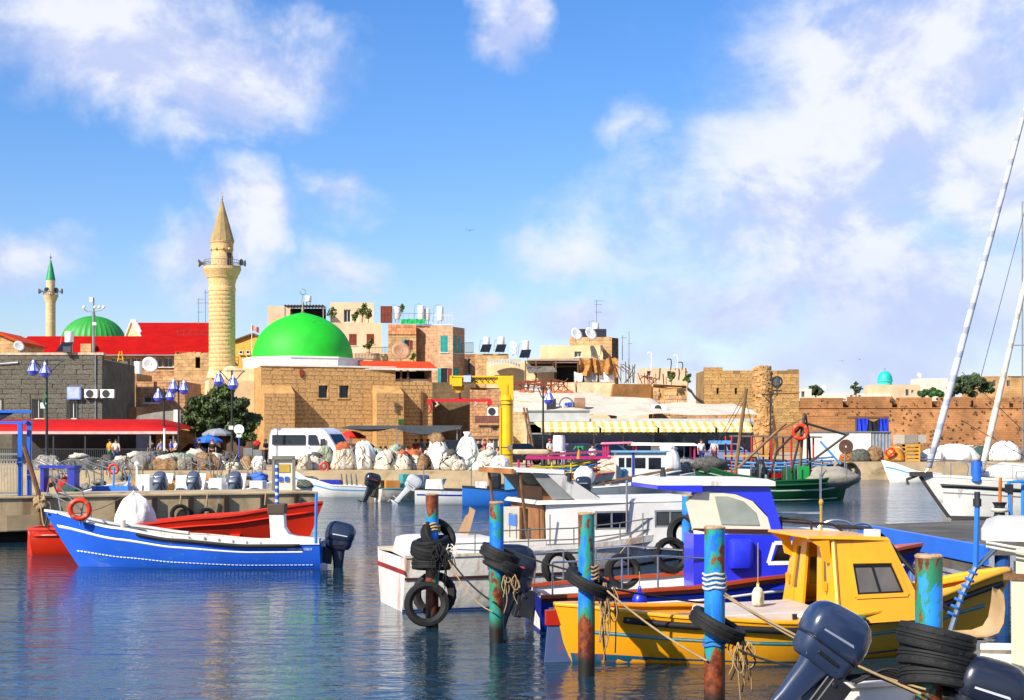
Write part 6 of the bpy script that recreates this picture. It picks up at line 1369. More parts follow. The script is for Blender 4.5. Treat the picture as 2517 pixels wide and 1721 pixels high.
# ---- yellow boat
def yellow_boat():
 t = 11; T = boat('fishing_boat', 'bright yellow double ended fishing boat with yellow wheelhouse', (.57, 19.2, 0), t)
 h = Hull(6.75, 2.1, [(0, .76), (.25, .63), (.5, .56), (.75, .68), (1, 1.08)], .3, .05, .5, .5, 1.9, .85, .25, .24)
 YL = paintm('hull_yellow', 'eda012', dirt=.10, dirtc='9a6a1c', coat=.5, var=.07); YC = paintm('cabin_yellow', 'eda414', dirt=.07, dirtc='a06a10', coat=.4, var=.06)
 h.shell(34, 11).build('hull', YL, T, smooth=50); h.inner(.22).build('inner_skin', YC, T, smooth=40); h.cap(.16, .045).build('gunwale', YC, T, bev=.012)
 h.rail(.90, .048, .12, .985, .015).build('rubber_rail', BLACKR, T, smooth=True)
 TL = paintm('stripe_teal', '1f7f8c', dirt=.3, dirtc='b89038', dscale=5, vstreak=False); h.strip(.665, .70, .04, .97).build('teal_stripe', TL, T, smooth=True); h.strip(.71, .718, .04, .97).build('teal_stripe', TL, T, smooth=True)
 h.strip(.0, .40, .01, .99, .006).build('bottom_paint', paintm('antifoul_teal', '10506e', dirt=.34, dirtc='8a4a18', dscale=4, vstreak=False), T, smooth=True)
 MB().prism([(-.16, -.3), (.36, -.3), (.06, .62), (-.08, .62)], -.03, .03).build('rudder', paintm('rudder_bluegrey', '4a5a80', dirt=.38, dirtc='a82c12', dscale=3, vstreak=False), T); bx('rudder_head', paintm('rudder_red', 'b02410'), T, -.12, .08, -.05, .05, .50, .70)
 h.deck(.10, .50, -.05, .14).build('aft_deck', YC, T); MB().hexa([(2.1, -.75, .50), (3.6, -.75, .50), (3.6, .6, .50), (2.1, .6, .50)], [(2.15, -.72, .66), (3.6, -.72, .70), (3.6, .6, .70), (2.15, .6, .66)]).build('hatch_cover', mat('hatch_pale', 'c0b4a8', rough=.6, var=.1), T, bev=.01); bx('hatch_latch', DARKM, T, 3.1, 3.16, -.76, -.70, .58, .66)
 h.deck(.50, .80, -.02, .10).build('fore_deck', YC, T)
 ax, zb, zt = 3.62, .52, 1.64; hb_, ht_ = .95, .62
 aw = MB(); wall_open(aw, -1, 1, 0, 1, 0, .04, [(-.22, .34, 0, .93), (-.72, -.5, .32, .86), (.56, .76, .36, .88)])
 aw.v = [(ax - .0 + y + .06 * z, -(x * (hb_ + (ht_ - hb_) * z)), zb + (zt - zb) * z) for x, y, z in aw.v]
 aw.build('aft_wall', YC, T)
 for a, b_, c0, c1 in ((-.72, -.5, .32, .86), (.56, .76, .36, .88)):
  pts = [(a, c0), (b_, c0), (b_, c1), (a, c1)]; MB().add([(ax + .03 + .06 * z, -(x * (hb_ + (ht_ - hb_) * z)), zb + (zt - zb) * z) for x, z in pts], [(0, 1, 2, 3)]).build('slit_window', PANE, T)
 fxb, fxt = 5.0, 4.55
 for sd in (1, -1):
  A, B, C, D = Vector((ax + .04, sd * hb_, zb)), Vector((fxb, sd * hb_ * .92, zb + .04)), Vector((fxt, sd * ht_ * .98, zt - .02)), Vector((ax + .10, sd * ht_, zt))
  sp = lambda u, v, o=0: (A.lerp(B, u)).lerp(D.lerp(C, u), v) + Vector((0, sd * o, o * .3))
  b = MB(); wall_open(b, 0, 1, 0, 1, -.02, .02, [(.26, .86, .34, .70)]); b.v = [tuple(sp(x, z, y)) for x, y, z in b.v]; b.build('side_wall', YC, T)
  f = MB(); cs = [(.24, .31), (.88, .31), (.88, .73), (.24, .73)]
  for p, q in zip(cs, cs[1:] + cs[:1]): f.beam(sp(*p, .02), sp(*q, .02), .05, .03, (0, sd, .3))
  fo = f.build('window', YC, T); MB().add([sp(.26, .34, -.01), sp(.86, .34, -.01), sp(.86, .70, -.01), sp(.26, .70, -.01)], [(0, 1, 2, 3)]).build('pane', mat('pane_brownish', '6a6258', rough=.12, spec=.8), fo)
  g = MB(); gs = [(.275, .355), (.845, .355), (.845, .685), (.275, .685)]
  for p, q in zip(gs, gs[1:] + gs[:1]): g.beam(sp(*p, .0), sp(*q, .0), .022, .02, (0, sd, .3))
  g.beam(sp(.56, .355, 0), sp(.56, .685, 0), .022, .02, (0, sd, .3)); g.build('seal', BLACKR, fo)
  bx('grab_handle', YC, T, ax - .05, ax + .0, sd * .66 - .012, sd * .66 + .012, .95, 1.08)
  MB().tube([sp(.0, 0, .02), sp(.0, .5, .02), sp(0, 1, .02)], .035, 6).build('corner_bead', YC, T)
 MB().add([(fxb, -hb_ * .92, zb + .04), (fxb, hb_ * .92, zb + .04), (fxt, ht_ * .98, zt - .02), (fxt, -ht_ * .98, zt - .02)], [(0, 1, 2, 3)]).build('front_wall', YC, T)
 MB().loft([[(ax - .30, -.74, zt + .02), (ax + .35, -.70, zt + .0), (fxt + .02, -.64, zt - .03), (fxt + .02, .64, zt - .03), (ax + .35, .70, zt), (ax - .30, .74, zt + .02)], [(ax - .30, -.72, zt + .06), (ax + .35, -.66, zt + .05), (fxt, -.58, zt + .02), (fxt, .58, zt + .02), (ax + .35, .66, zt + .05), (ax - .30, .72, zt + .06)]]).build('roof', YC, T, bev=.01)
 for sd in (1, -1): MB().prism([(ax - .28, zt + .02), (ax + .02, zt + .02), (ax + .05, zt - .32), (ax - .06, zt - .28), (ax - .1, zt - .1)], sd * .68 - .02, sd * .68 + .02).build('roof_bracket', YC, T)
 bx('inner_bench', mat('bench_navy', '1f3a70', rough=.7), T, 4.3, 4.4, -.6, .6, .6, 1.2); bx('inner_wall', mat('inner_brown', '5a3a1c'), T, 4.42, 4.46, -.62, .62, .5, 1.5)
 bx('roof_lamp', WHITE, T, 4.3, 4.48, -.5, -.36, zt + .02, zt + .12)
 MB().sphere((3.95, -.98, .62), .10, .06, .04, 10, 6).build('cleat', mat('cleat_green', '3a6a4a', rough=.6), T); MB().sphere((3.2, -.95, .66), .12, .07, .05, 10, 6).build('cleat', OFFW, T)
 h.rail(.99, .05, .80, .995, .0, .06).build('bow_bulwark', YC, T, smooth=True)
 MB().tube(curve([(4.2, .3, zt + .12), (4.5, -.3, zt + .08), (4.75, -.62, 1.35), (5.1, -.95, .85), (5.3, -1.0, .6)]), .03, 6).build('cable', BLACKR, T, smooth=True)
 return T, h
YB, YH = yellow_boat()
# ---- mooring piles
PILE, PILE_MID, PILE_OLD = pile_paint(), pile_paint(.04), pile_paint(.085)
def pile(label, px0, px1, ytop, dia=.225, group='blue rusting mooring piles', pm=PILE):
 Y = FPX * dia / (px1 - px0); top = PZ(ytop, Y)
 T = thing('mooring_pile', label, 'mooring pile', (PX((px0 + px1) / 2, Y), Y, 0), 0, group)
 b = MB(); b.lathe([(dia / 2 + .004 * noise.noise(Vector((z, Y, 0))), z) for z in [-2.4 + (top + 2.4) * i / 16 for i in range(17)]], 28); r = random.Random(int(px0))
 b.build('shaft', pm, T, smooth=40)
 c = MB(); c.lathe([(dia / 2 + .003, top - .015), (dia / 2 + .006, top), (dia / 2 - .02, top + .012), (.001, top + .012)], 28); c.v = [(x, y, z + (.012 * noise.noise(Vector((x * 30, y * 30, 1))) if z > top - .01 else 0)) for x, y, z in c.v]; c.build('rim', mat('pile_rim', 'a88a6a', rough=.8, var=.4, scale=8), T)
 return Vector((PX((px0 + px1) / 2, Y), Y, 0)), top
p1, t1 = pile('blue pile wrapped in a clump of tyres at the white boat stern', 1046, 1078, 1215, .21)
p2, t2 = pile('blue pile carrying two tilted tyres beside the white boat', 1203, 1238, 1235, .21)
p3, t3 = pile('blue rusty pile with a half tyre at the yellow boat stern', 1421, 1462, 1262, .212, pm=PILE_MID)
p4, t4 = pile('tall blue pile with white rope lashing beside the yellow hull', 1731, 1782, 1296, pm=PILE_MID)
p5, t5 = pile('thick green and rust pile with three stacked tyres', 2250, 2316, 1366, pm=PILE_OLD)
p6, t6 = pile('thin blue pile half hidden behind the blue cabin boat', 1676, 1703, 1218, .195)
# tyres
G = 'tyres hung on the mooring piles'
def rot(x, y, z): return (R(x), R(y), R(z))
tyre('upper tyre of the clump on the pile at the white boat stern', p1 + Vector((.10, -.02, PZ(1318, p1.y))), rot(55, 20, 30), .30, .19)
tyre('middle tyre of the clump on the pile at the white boat stern', p1 + Vector((-.02, -.05, PZ(1352, p1.y))), rot(12, 8, 0), .33, .2)
tyre('lower tyre of the clump on the pile at the white boat stern', p1 + Vector((-.01, -.03, PZ(1385, p1.y))), rot(-6, 6, 40), .32, .2)
tyre('second lowest tyre of the clump on the pile', p1 + Vector((.0, -.02, PZ(1336, p1.y))), rot(4, -10, 20), .29, .18)
tyre('big hanging tyre facing out at the white boat stern', p1 + Vector((-.07, -.28, PZ(1480, p1.y))), rot(84, 0, 10), .36, .2)
tyre('hanging tyre behind the big one at the white boat stern', p1 + Vector((.03, .14, PZ(1462, p1.y))), rot(82, 0, -8), .36, .2)
tyre('upper tilted tyre on the pile beside the white boat', p2 + Vector((.05, 0, PZ(1365, p2.y))), rot(0, 24, 0), .31, .19)
tyre('lower tilted tyre on the pile beside the white boat', p2 + Vector((.10, 0, PZ(1392, p2.y))), rot(6, 26, 30), .31, .19)
tyre('tilted tyre slung round the pile at the yellow boat stern', p3 + Vector((.05, 0, PZ(1432, p3.y))), rot(8, 24, 0), .34, .15)
tyre('tilted tyre slung round the tall pile beside the yellow hull', p4 + Vector((.03, 0, PZ(1538, p4.y))), rot(5, 27, 0), .32, .17)
for k, (dy, a) in enumerate(((1572, 13), (1620, 16), (1668, 19))):
 tyre(['top', 'middle', 'bottom'][k] + ' tyre of the three stacked on the thick pile', p5 + Vector((.06 + .01 * k, 0, PZ(dy, p5.y))), rot(-4, a, 25 * k), .325, .20)
tyre('worn tyre full of rope on the thin pile behind the blue cabin boat', p6 + Vector((-.05, -.05, PZ(1310, p6.y))), rot(78, 0, -40), .34, .19)
for i, (px, py, Y) in enumerate(((1530, 1405, 24.2), (1648, 1365, 24.3), (1375, 1395, 24.3))):
 tyre(['fender tyre low on the white boat side', 'fender tyre near the blue cabin on the white boat side', 'fender tyre behind the outboard on the white boat side'][i], P(px, py, Y), rot(80, 0, 18), .31, .19)
# lashings
def lash(label, p, z, r, m, turns=3, seed=0):
 pts = [(r * math.cos(t * .5), r * math.sin(t * .5), .05 * t / 12.6 + .012 * math.sin(t * 2 + seed)) for t in range(int(turns * 12.6))]
 o = MB().tube(pts, .014, 6).build('rope_lashing', m, None, smooth=True); o.location = p + Vector((0, 0, z)); tag(o, label, 'rope')
lash('yellow and white rope turns above the tyre clump', p1, PZ(1308, p1.y), .125, mat('rope_yellow', 'c2a040', rough=.9), 3)
lash('white rope turns round the tall pile beside the yellow hull', p4, PZ(1452, p4.y), .125, ROPE_W, 4, 2); lash('blue rope turns low on the tall pile', p4, PZ(1592, p4.y), .122, mat('rope_blue', '2468b8', rough=.9), 2, 3)
lash('tan rope knots on the pile at the yellow boat stern', p3 + Vector((.09, -.02, 0)), PZ(1428, p3.y), .07, ROPE_T, 4, 5)
def hang(label, p, z, n, ln, m, seed):
 T = thing('rope_tangle', label, 'rope', p + Vector((0, 0, z))); r = random.Random(seed)
 for i in range(n):
  x = r.uniform(-.1, .12); y = r.uniform(-.06, .06); l = ln * r.uniform(.4, 1)
  MB().tube(curve([(x * .3, y, 0), (x + r.uniform(-.04, .04), y - .05, -l * .3), (x * 1.2 + r.uniform(-.05, .05), y - .06, -l * .7), (x * 1.1 + r.uniform(-.05, .05), y - .05, -l)], 5), .009, 5).build('strand', m if i % 3 else ROPE_B, T, smooth=True)
  if i % 2 == 0: MB().tube(curve([(x, y - .08, -.05), (x + .06, y - .1, -l * .4), (x + .02, y - .1, -l * .55), (x - .05, y - .09, -l * .35), (x, y - .08, -.05)], 5), .009, 5).build('loop', m, T, smooth=True)
 return T
hang('frayed ropes hanging below the two tilted tyres', p2 + Vector((.2, -.1, 0)), PZ(1400, p2.y), 8, .75, ROPE_T, 1)
hang('knotted ropes hanging beside the pile at the yellow boat stern', p3 + Vector((.22, -.12, 0)), PZ(1430, p3.y), 10, 1.05, ROPE_T, 2)
hang('ropes hanging from the tilted tyre on the tall pile', p4 + Vector((.25, -.1, 0)), PZ(1560, p4.y), 8, .75, ROPE_T, 3)
hang('dark ropes hanging over the big tyre at the white boat stern', p1 + Vector((.12, -.3, 0)), PZ(1330, p1.y), 8, .8, ROPE_B, 4)
hang('white knotted ropes beside the tyre clump', p1 + Vector((.3, -.2, 0)), PZ(1335, p1.y), 5, .45, ROPE_W, 9)
hang('ropes heaped in the worn tyre behind the blue cabin boat', p6 + Vector((.1, -.2, 0)), PZ(1290, p6.y), 9, .8, ROPE_T, 6)
A = lambda p, py, dx=.0, dy=-.12: Vector((p.x + dx, p.y + dy, PZ(py, p.y)))
rope('mooring_rope', 'tan mooring line from the yellow stern pile down to the tall pile', [A(p3, 1440, .2), A(p4, 1620, -.1)], .013, ROPE_T, .02)
rope('mooring_rope', 'black mooring line from the yellow stern pile along the blue hull', [A(p3, 1440, .2), P(1730, 1482, 19.0)], .014, ROPE_B, .01)
rope('mooring_rope', 'black line sagging from the tyre clump to the two tilted tyres', [A(p1, 1340, .15), A(p2, 1480, .0, -.2)], .014, ROPE_B, .05)
rope('mooring_rope', 'tan line sagging from the tyre clump to the low end of the pile', [A(p1, 1345, .18), A(p2, 1500, -.05, -.2)], .011, ROPE_T, .08)
rope('mooring_rope', 'black line from the tilted tyres across to the yellow stern pile', [A(p2, 1345, .12), A(p3, 1405, -.1)], .014, ROPE_B, .01)
rope('mooring_rope', 'long tan line from the tall pile to the thick pile tyres', [A(p4, 1462, .09, -.08), A(p5, 1690, -.15, -.3)], .013, ROPE_T, .01)
rope('mooring_rope', 'second tan line from the tall pile to the thick pile', [A(p4, 1456, .10, -.06), A(p5, 1678, -.12, -.32)], .010, ROPE_T, .03)
rope('mooring_rope', 'black line from the tall pile down to the near outboard', [A(p4, 1590, .22), P(2010, 1640, 12.8)], .012, ROPE_B, .02)
rope('mooring_rope', 'slack line from the white boat aerial down to its bulwark', [P(1552, 1322, 24.75), P(1490, 1398, 24.6)], .010, ROPE_T, .05)
# fenders hanging on the boats
def fender(label, p, r, l, m, m2, ropelen):
 T = thing('fender', label, 'fender', p)
 MB().lathe([(.001, -l / 2), (r * .7, -l / 2 + r * .15), (r, -l / 2 + r * .5), (r, l / 2 - r * .9), (r * .6, l / 2 - r * .1), (r * .25, l / 2 + r * .1), (r * .22, l / 2 + r * .5), (.001, l / 2 + r * .5)], 18).build('body', m, T, smooth=50)
 MB().torus((0, 0, l / 2 + r * .55), r * .18, r * .09, 'y', 12, 6).build('eye', m2, T); MB().tube([(0, 0, l / 2 + r * .6), (.0, 0, l / 2 + ropelen)], .008, 5).build('line', ROPE_T, T)
fender('white fender with a grimy lower half hanging by the yellow boat', P(1863, 1468, 19.75), .085, .27, paintm('fender_white', 'd0c9a8', dirt=.45, dirtc='4a463c', dscale=5), mat('fender_yellow', 'b8b23c'), .62)
fender('round blue fender hanging on the navy hull', P(1572, 1475, 21.1), .11, .24, paintm('fender_blue', '1426b0'), mat('fender_blue2', '1426b0'), .3)
# ---- nearest skiff with the big tilted outboard
def near_skiff():
 T = boat('skiff', 'white skiff with a big dark blue tilted outboard beside the thick pile', (2.95, 12.75, 0), 6)
 h = Hull(5.2, 1.9, [(0, .62), (.5, .66), (1, 1.0)], .25, .9, .3, .5, 2.0, .8, 0, .34)
 h.shell(20, 8).build('hull', WHITE, T, smooth=45); h.inner(.1).build('inner_skin', OFFW, T, smooth=40); h.cap(.10, .04).build('gunwale', OFFW, T); h.rail(.97, .035, .05, .9, .02).build('rubber_rail', BLACKR, T, smooth=True)
 outboard(T, (-.02, .0, .78), 0, 38, 1.0, '24324f', accent='8a94a8')
 for k in range(6): MB().tube(curve([(.05, -.2 + .08 * k, .85), (.4, -.3 + .1 * k, .98 - .03 * k), (.9, -.4 + .15 * k, .62)], 6), .014, 5).build('control_cable', BLACKR, T, smooth=True)
 bx('thwart', OFFW, T, 1.0, 1.3, -.85, .85, .48, .53); bx('fuel_tank', mat('tank_red', 'a82c18', rough=.5), T, .45, .75, .2, .6, .12, .42)
 MB().sphere((.8, -.55, .68), .16, .14, .12, 12, 7, .4, 3, 2).build('rope_coil', ROPE_T, T, smooth=True)
near_skiff()
def cream_boat():
 T = boat('cabin_boat', 'cream cabin boat with a moulded swivel seat and white canopy', (4.37, 14.3, 0), -20)
 h = Hull(6.5, 2.2, [(0, .78), (.5, .82), (1, 1.3)], .3, .9, .3, .5, 2.0, .8, 0, .34)
 CRM = paintm('cream_paint', 'cfc2a4', dirt=.1)
 h.shell(20, 8).build('hull', CRM, T, smooth=45); h.inner(.25).build('inner_skin', OFFW, T, smooth=40); h.cap(.14, .05).build('gunwale', WHITE, T)
 bx('cabin_side', CRM, T, .62, 3.4, -.98, -.92, .80, 1.72); bx('cabin_side', CRM, T, .62, 3.4, .92, .98, .80, 1.72); bx('cabin_back', CRM, T, .62, .68, -.919, -.3, .80, 1.72)
 for a in (.66, 1.5, 2.4):
  for sd in (1, -1): bx('window_post', CRM, T, a, a + .08, sd * .95 - .03, sd * .95 + .03, 1.72, 2.06)
 bx('window_rail', WOODB, T, .55, 3.4, -1.0, -.9, 1.70, 1.76); bx('pane', PANE, T, .74, 3.3, -.955, -.945, 1.76, 2.05)
 MB().loft([rrect(2.1, 0, 2.06, 3.5, 2.1, .15), rrect(2.1, 0, 2.16, 3.5, 2.1, .15), rrect(2.1, 0, 2.20, 3.3, 1.9, .15)]).build('canopy', paintm('canopy_white', 'd2cec4', dirt=.25), T, smooth=40)
 st = MB(); cs = [(-.30, .93, .17), (-.20, .925, .19), (-.05, .93, .20), (.06, .97, .20), (.11, 1.06, .19), (.13, 1.2, .175), (.13, 1.32, .14), (.12, 1.36, .09)]
 st.loft([[(x, -w, z + .05), (x - .01, -w * .6, z + .012), (x, 0, z), (x - .01, w * .6, z + .012), (x, w, z + .05), (x + .02, w, z + .035), (x + .02, 0, z - .02), (x + .02, -w, z + .035)] for x, z, w in cs])
 so = st.xf(Matrix.Translation((.36, -.5, .16)) @ Matrix.Rotation(R(20), 4, 'Z')).build('seat_shell', mat('seat_tan', 'b89868', rough=.4, coat=.3), T, smooth=50); MB().tube([(.30, -.52, .5), (.30, -.52, 1.08)], .035, 10).tube([(.30, -.52, 1.05), (.30, -.52, 1.08)], .11, 10).build('pedestal', STEEL, so)
 bx('stern_platform', WHITE, T, .0, .6, -.95, .95, .60, .68)
 for z in (2.0, 1.96): tubes('rope_bundle', ROPE_W, T, [curve([(.4, -1.08, z + .05), (.8, -1.1, z), (1.3, -1.1, z + .04), (1.8, -1.08, z)])], .012)
cream_boat()
T = boat('tender', 'low white tender with a dark outboard beside the cream cabin boat', (4.12, 11.75, 0), -6); h = Hull(3.6, 1.5, [(0, .5), (.5, .55), (1, .85)], .2, .9, .3, .5, 2, .6, 0, .3); h.shell(16, 7).build('hull', WHITE, T, smooth=45); h.inner(.1).build('inner_skin', OFFW, T); h.cap(.09, .04).build('gunwale', OFFW, T); outboard(T, (-.02, 0, .52), 0, 24, .95, '1a1f2e')
T = thing('wrapped_boom', 'slanting boom wrapped in blue rope rising from the yellow bow', 'boom', P(2332, 1525, 16.6)); q = P(2398, 1395, 16.6) - P(2332, 1525, 16.6); q2 = P(2402, 1245, 16.6) - P(2332, 1525, 16.6); q3 = P(2450, 1345, 16.8) - P(2332, 1525, 16.6)
BR = mat('rope_blue', '2a3fc0', rough=.9, bump=.6, bscale=20)
MB().tube([(0, 0, -.2), q * .5, q], .035, 8).build('boom', STEEL, T); MB().tube([q * .97, q3], .03, 8).build('strut', STEEL, T); MB().tube([q, q2], .032, 8).build('upright', BR, T); MB().tube([q2, q2 + Vector((0, 0, .09))], .05, 8).tube([q2 + Vector((0, 0, .09)), q2 + Vector((0, 0, .17))], .035, 8).build('light_head', DARKM, T)
for k in range(7): a = q * (.12 + k * .13); MB().torus((0, 0, 0), .045, .018, 'z', 12, 6).xf(Matrix.Translation(a) @ q.to_track_quat('Z', 'X').to_matrix().to_4x4()).build('rope_turn', BR, T)
# ---- jetty with a blue side beam
def jetty():
 T = thing('jetty', 'steel jetty with a bright blue side beam and grey planked deck', 'jetty', (0, 0, 0))
 A, B, C, D = (7.56, 30.7), (8.15, 24.3), (14.5, 24.0), (13.2, 33.5)
 JB = paintm('beam_blue', '1e66d0', dirt=.15, dirtc='7a6a50'); GR = mat('girder_grey', '5a564e', rough=.7, var=.3, bump=.2, dirt=.3, dirtc='6a4a30')
 MB().slab([A, B, C, D], 1.02, 1.12).build('deck_frame', GR, T)
 e = Vector((B[0] - A[0], B[1] - A[1], 0)).normalized(); nrm = Vector((e.y, -e.x, 0)); nrm = -nrm if nrm.x > 0 else nrm
 a = Vector((*A, 0)); b = Vector((*B, 0))
 MB().beam(a + nrm * .06 + Vector((0, 0, 1.02)), b + nrm * .06 + Vector((0, 0, 1.02)), .1, .34).build('side_beam', JB, T, bev=.015); MB().beam(a + nrm * .02 + Vector((0, 0, .74)), b + nrm * .02 + Vector((0, 0, .74)), .14, .16).build('lower_girder', GR, T)
 n = 22; pm = mat('jetty_plank', '57534b', rough=.85, var=.3, rand=.2, bump=.3)
 for i in range(n):
  t0, t1 = i / n, (i + .94) / n; f = lambda t, s: Vector((*A, 0)).lerp(Vector((*B, 0)), t).lerp(Vector((*D, 0)).lerp(Vector((*C, 0)), t), s)
  MB().slab([f(t0, .01)[:2], f(t1, .01)[:2], f(t1, 1)[:2], f(t0, 1)[:2]], 1.122, 1.162).build('plank', pm, T)
 for t, s in ((.05, .04), (.5, .04), (.97, .05), (.05, .8), (.5, .8)):
  p = a.lerp(b, t) + Vector((1, 0, 0)) * s * 6; MB().tube([(p.x, p.y, -2.5), (p.x, p.y, 1.02)], .13, 12).build('leg', paintm('leg_blue', '1f4f8a', dirt=.4, dirtc='5a3a24'), T)
 MB().beam((7.9, 29.5, .35), (8.15, 25.0, .35), .1, .35).build('fender_board', paintm('fender_board', '2a6ab8', dirt=.5, dirtc='b8ab90', dscale=3), T)
jetty()
T = thing('frame_post', 'pale blue pipe frame standing on the jetty edge', 'frame', (PX(2485, 33), 33, 1.16)); tubes('pipe', paintm('pole_blue', '2f7fd8'), T, [[(0, 0, -.05), (-.05, 0, PZ(1185, 33) - 1.16), (.6, 0, PZ(1180, 33) - 1.16)], [(.35, .2, -.05), (.35, .2, PZ(1185, 33) - 1.16)]], .05); bx('pipe_clamp', DARKM, T, -.12, .02, -.08, .08, .6, .8)
T = thing('bilge_pump', 'rope wound winch with an orange handle on the jetty edge', 'winch', (PX(2457, 33), 33, 1.16)); MB().lathe([(.001, 0), (.16, 0), (.12, .1), (.12, .3), (.17, .38), (.001, .38)], 14).build('drum', DARKM, T); tubes('handle', mat('winch_orange', 'b8641c'), T, [[(0, 0, .3), (.02, 0, .95)], [(.25, 0, 0), (.28, 0, .8)]], .04); MB().torus((0, 0, .2), .15, .05, 'z', 16, 6).build('rope_coil', ROPE_W, T)
# ---- sailing yacht
def yacht():
 Y = 53.3; T = boat('sailing_yacht', 'white sailing yacht with black stripe and furled forestay', (PX(2262, Y) + 11.0, Y, 0), 180, 'yacht')
 h = Hull(11.0, 3.2, [(0, 1.15), (.5, 1.2), (1, 1.62)], .4, .7, .35, .5, 1.9, 1.5, 0, .36)
 YW = paintm('yacht_white', 'e2dfd6', dirt=.06, coat=.5); h.shell(30, 10).build('hull', YW, T, smooth=50); h.strip(.80, .87, .0, .965, .03).build('black_stripe', mat('stripe_black', '15161a', rough=.4), T, smooth=True); h.strip(0, .27, 0, 1, .03).build('boot_top', mat('boot_brown', '2c241e', rough=.6), T, smooth=True); h.strip(.70, .715, 0, .97, .025).build('grey_line', mat('line_grey', '8f8f90'), T)
 h.deck(0, .99).build('deck', YW, T); h.cap(.06, .08).build('toe_rail', YW, T); MB().tube([Vector((h.pt(1, v).x, 0, h.pt(1, v).z)) for v in (.25, .4, .55, .7, .85, 1)], .07, 8).build('stem_band', mat('stem_dark', '3a3632'), T)
 MB().box(10.6, 11.35, -.22, .22, 1.62, 1.78).tube([(11.1, 0, 1.66), (11.5, 0, 1.5), (11.45, 0, 1.3)], .06, 7).build('anchor_roller', mat('stem_dark', '3a3632'), T)
 MB().loft([rrect(5.2, 0, 1.3, 4.6, 1.9, .3), rrect(5.2, 0, 1.68, 4.0, 1.6, .3)]).build('coachroof', YW, T, smooth=40)
 tubes('pulpit', STEEL, T, [curve([h.pt(.86, 1, 1, 0, .0), h.pt(.87, 1, 1, 0, .6), Vector((11.0, 0, 2.25)), h.pt(.87, 1, -1, 0, .6), h.pt(.86, 1, -1)])] + [[h.pt(.93, 1, s, 0, 0), h.pt(.93, 1, s, 0, .55)] for s in (1, -1)], .022)
 rl = []
 for s in (1, -1):
  for u in (.2, .35, .5, .65, .78): rl.append([h.pt(u, 1, s), h.pt(u, 1, s, 0, .6)])
  rl.append([h.pt(u, 1, s, 0, .6) for u in (.2, .35, .5, .65, .78, .87)])
 tubes('lifeline', STEEL, T, rl, .014, 5)
 lx = lambda px, Y_=Y: PX(2262, Y) + 11.0 - PX(px, Y_)
 FS = stripes('furled_sail', 'c3c5cc', 'a0a4b0', .9, 2, .72, .8)
 s0 = Vector((lx(2283), 0, PZ(1150, Y))); s1 = Vector((lx(2560), 0, PZ(120, Y))); MB().tube([s0.lerp(s1, k / 12) for k in range(13)], [.11, .13, .13, .13, .12, .115, .11, .105, .10, .09, .08, .07, .06], 10).build('furled_jib', FS, T, smooth=True)
 MB().tube([Vector((lx(2270), 0, 1.7)), s0], .03, 6).lathe([(.001, 0), (.13, 0), (.13, .12), (.001, .12)], 12, s0 - Vector((0, 0, .3))).build('furler', STEEL, T)
 s2 = Vector((lx(2408), 0, 1.5)); s3 = Vector((lx(2560), 0, PZ(520, Y))); MB().tube([s2.lerp(s3, k / 8) for k in range(9)], [.10, .12, .12, .11, .1, .1, .09, .08, .07], 9).build('furled_staysail', stripes('furled_sail2', 'd6d0c0', 'b8b0a0', 1.1, 2, .8, .8), T, smooth=True)
 MB().tube([(lx(2585), 0, 1.3), (lx(2585), 0, PZ(60, Y))], .11, 12).build('mast', STEEL, T)
 MB().lathe([(.001, 0), (.2, 0), (.22, .35), (.2, .75), (.001, .75)], 14, (lx(2388), .6, 1.45)).build('water_drum', mat('drum_blue', '2060c0', rough=.5), T, smooth=40); MB().sphere((lx(2500), .2, 1.75), 1.4, .7, .38, 16, 8, .3, 2, 1).build('deck_dinghy', mat('dinghy_white', 'd0cec8', rough=.6, bump=.5, bscale=5), T, smooth=True)
 tubes('backstay', DARKM, T, [[(lx(2360), .1, PZ(1000, Y) - .5), (lx(2580), .1, 1.8)], [(lx(2365), 0, PZ(915, Y)), (lx(2590), 0, PZ(1130, Y))], [(lx(2395), .1, PZ(980, Y)), (lx(2540), .1, PZ(430, Y))]], .012, 4)
yacht()
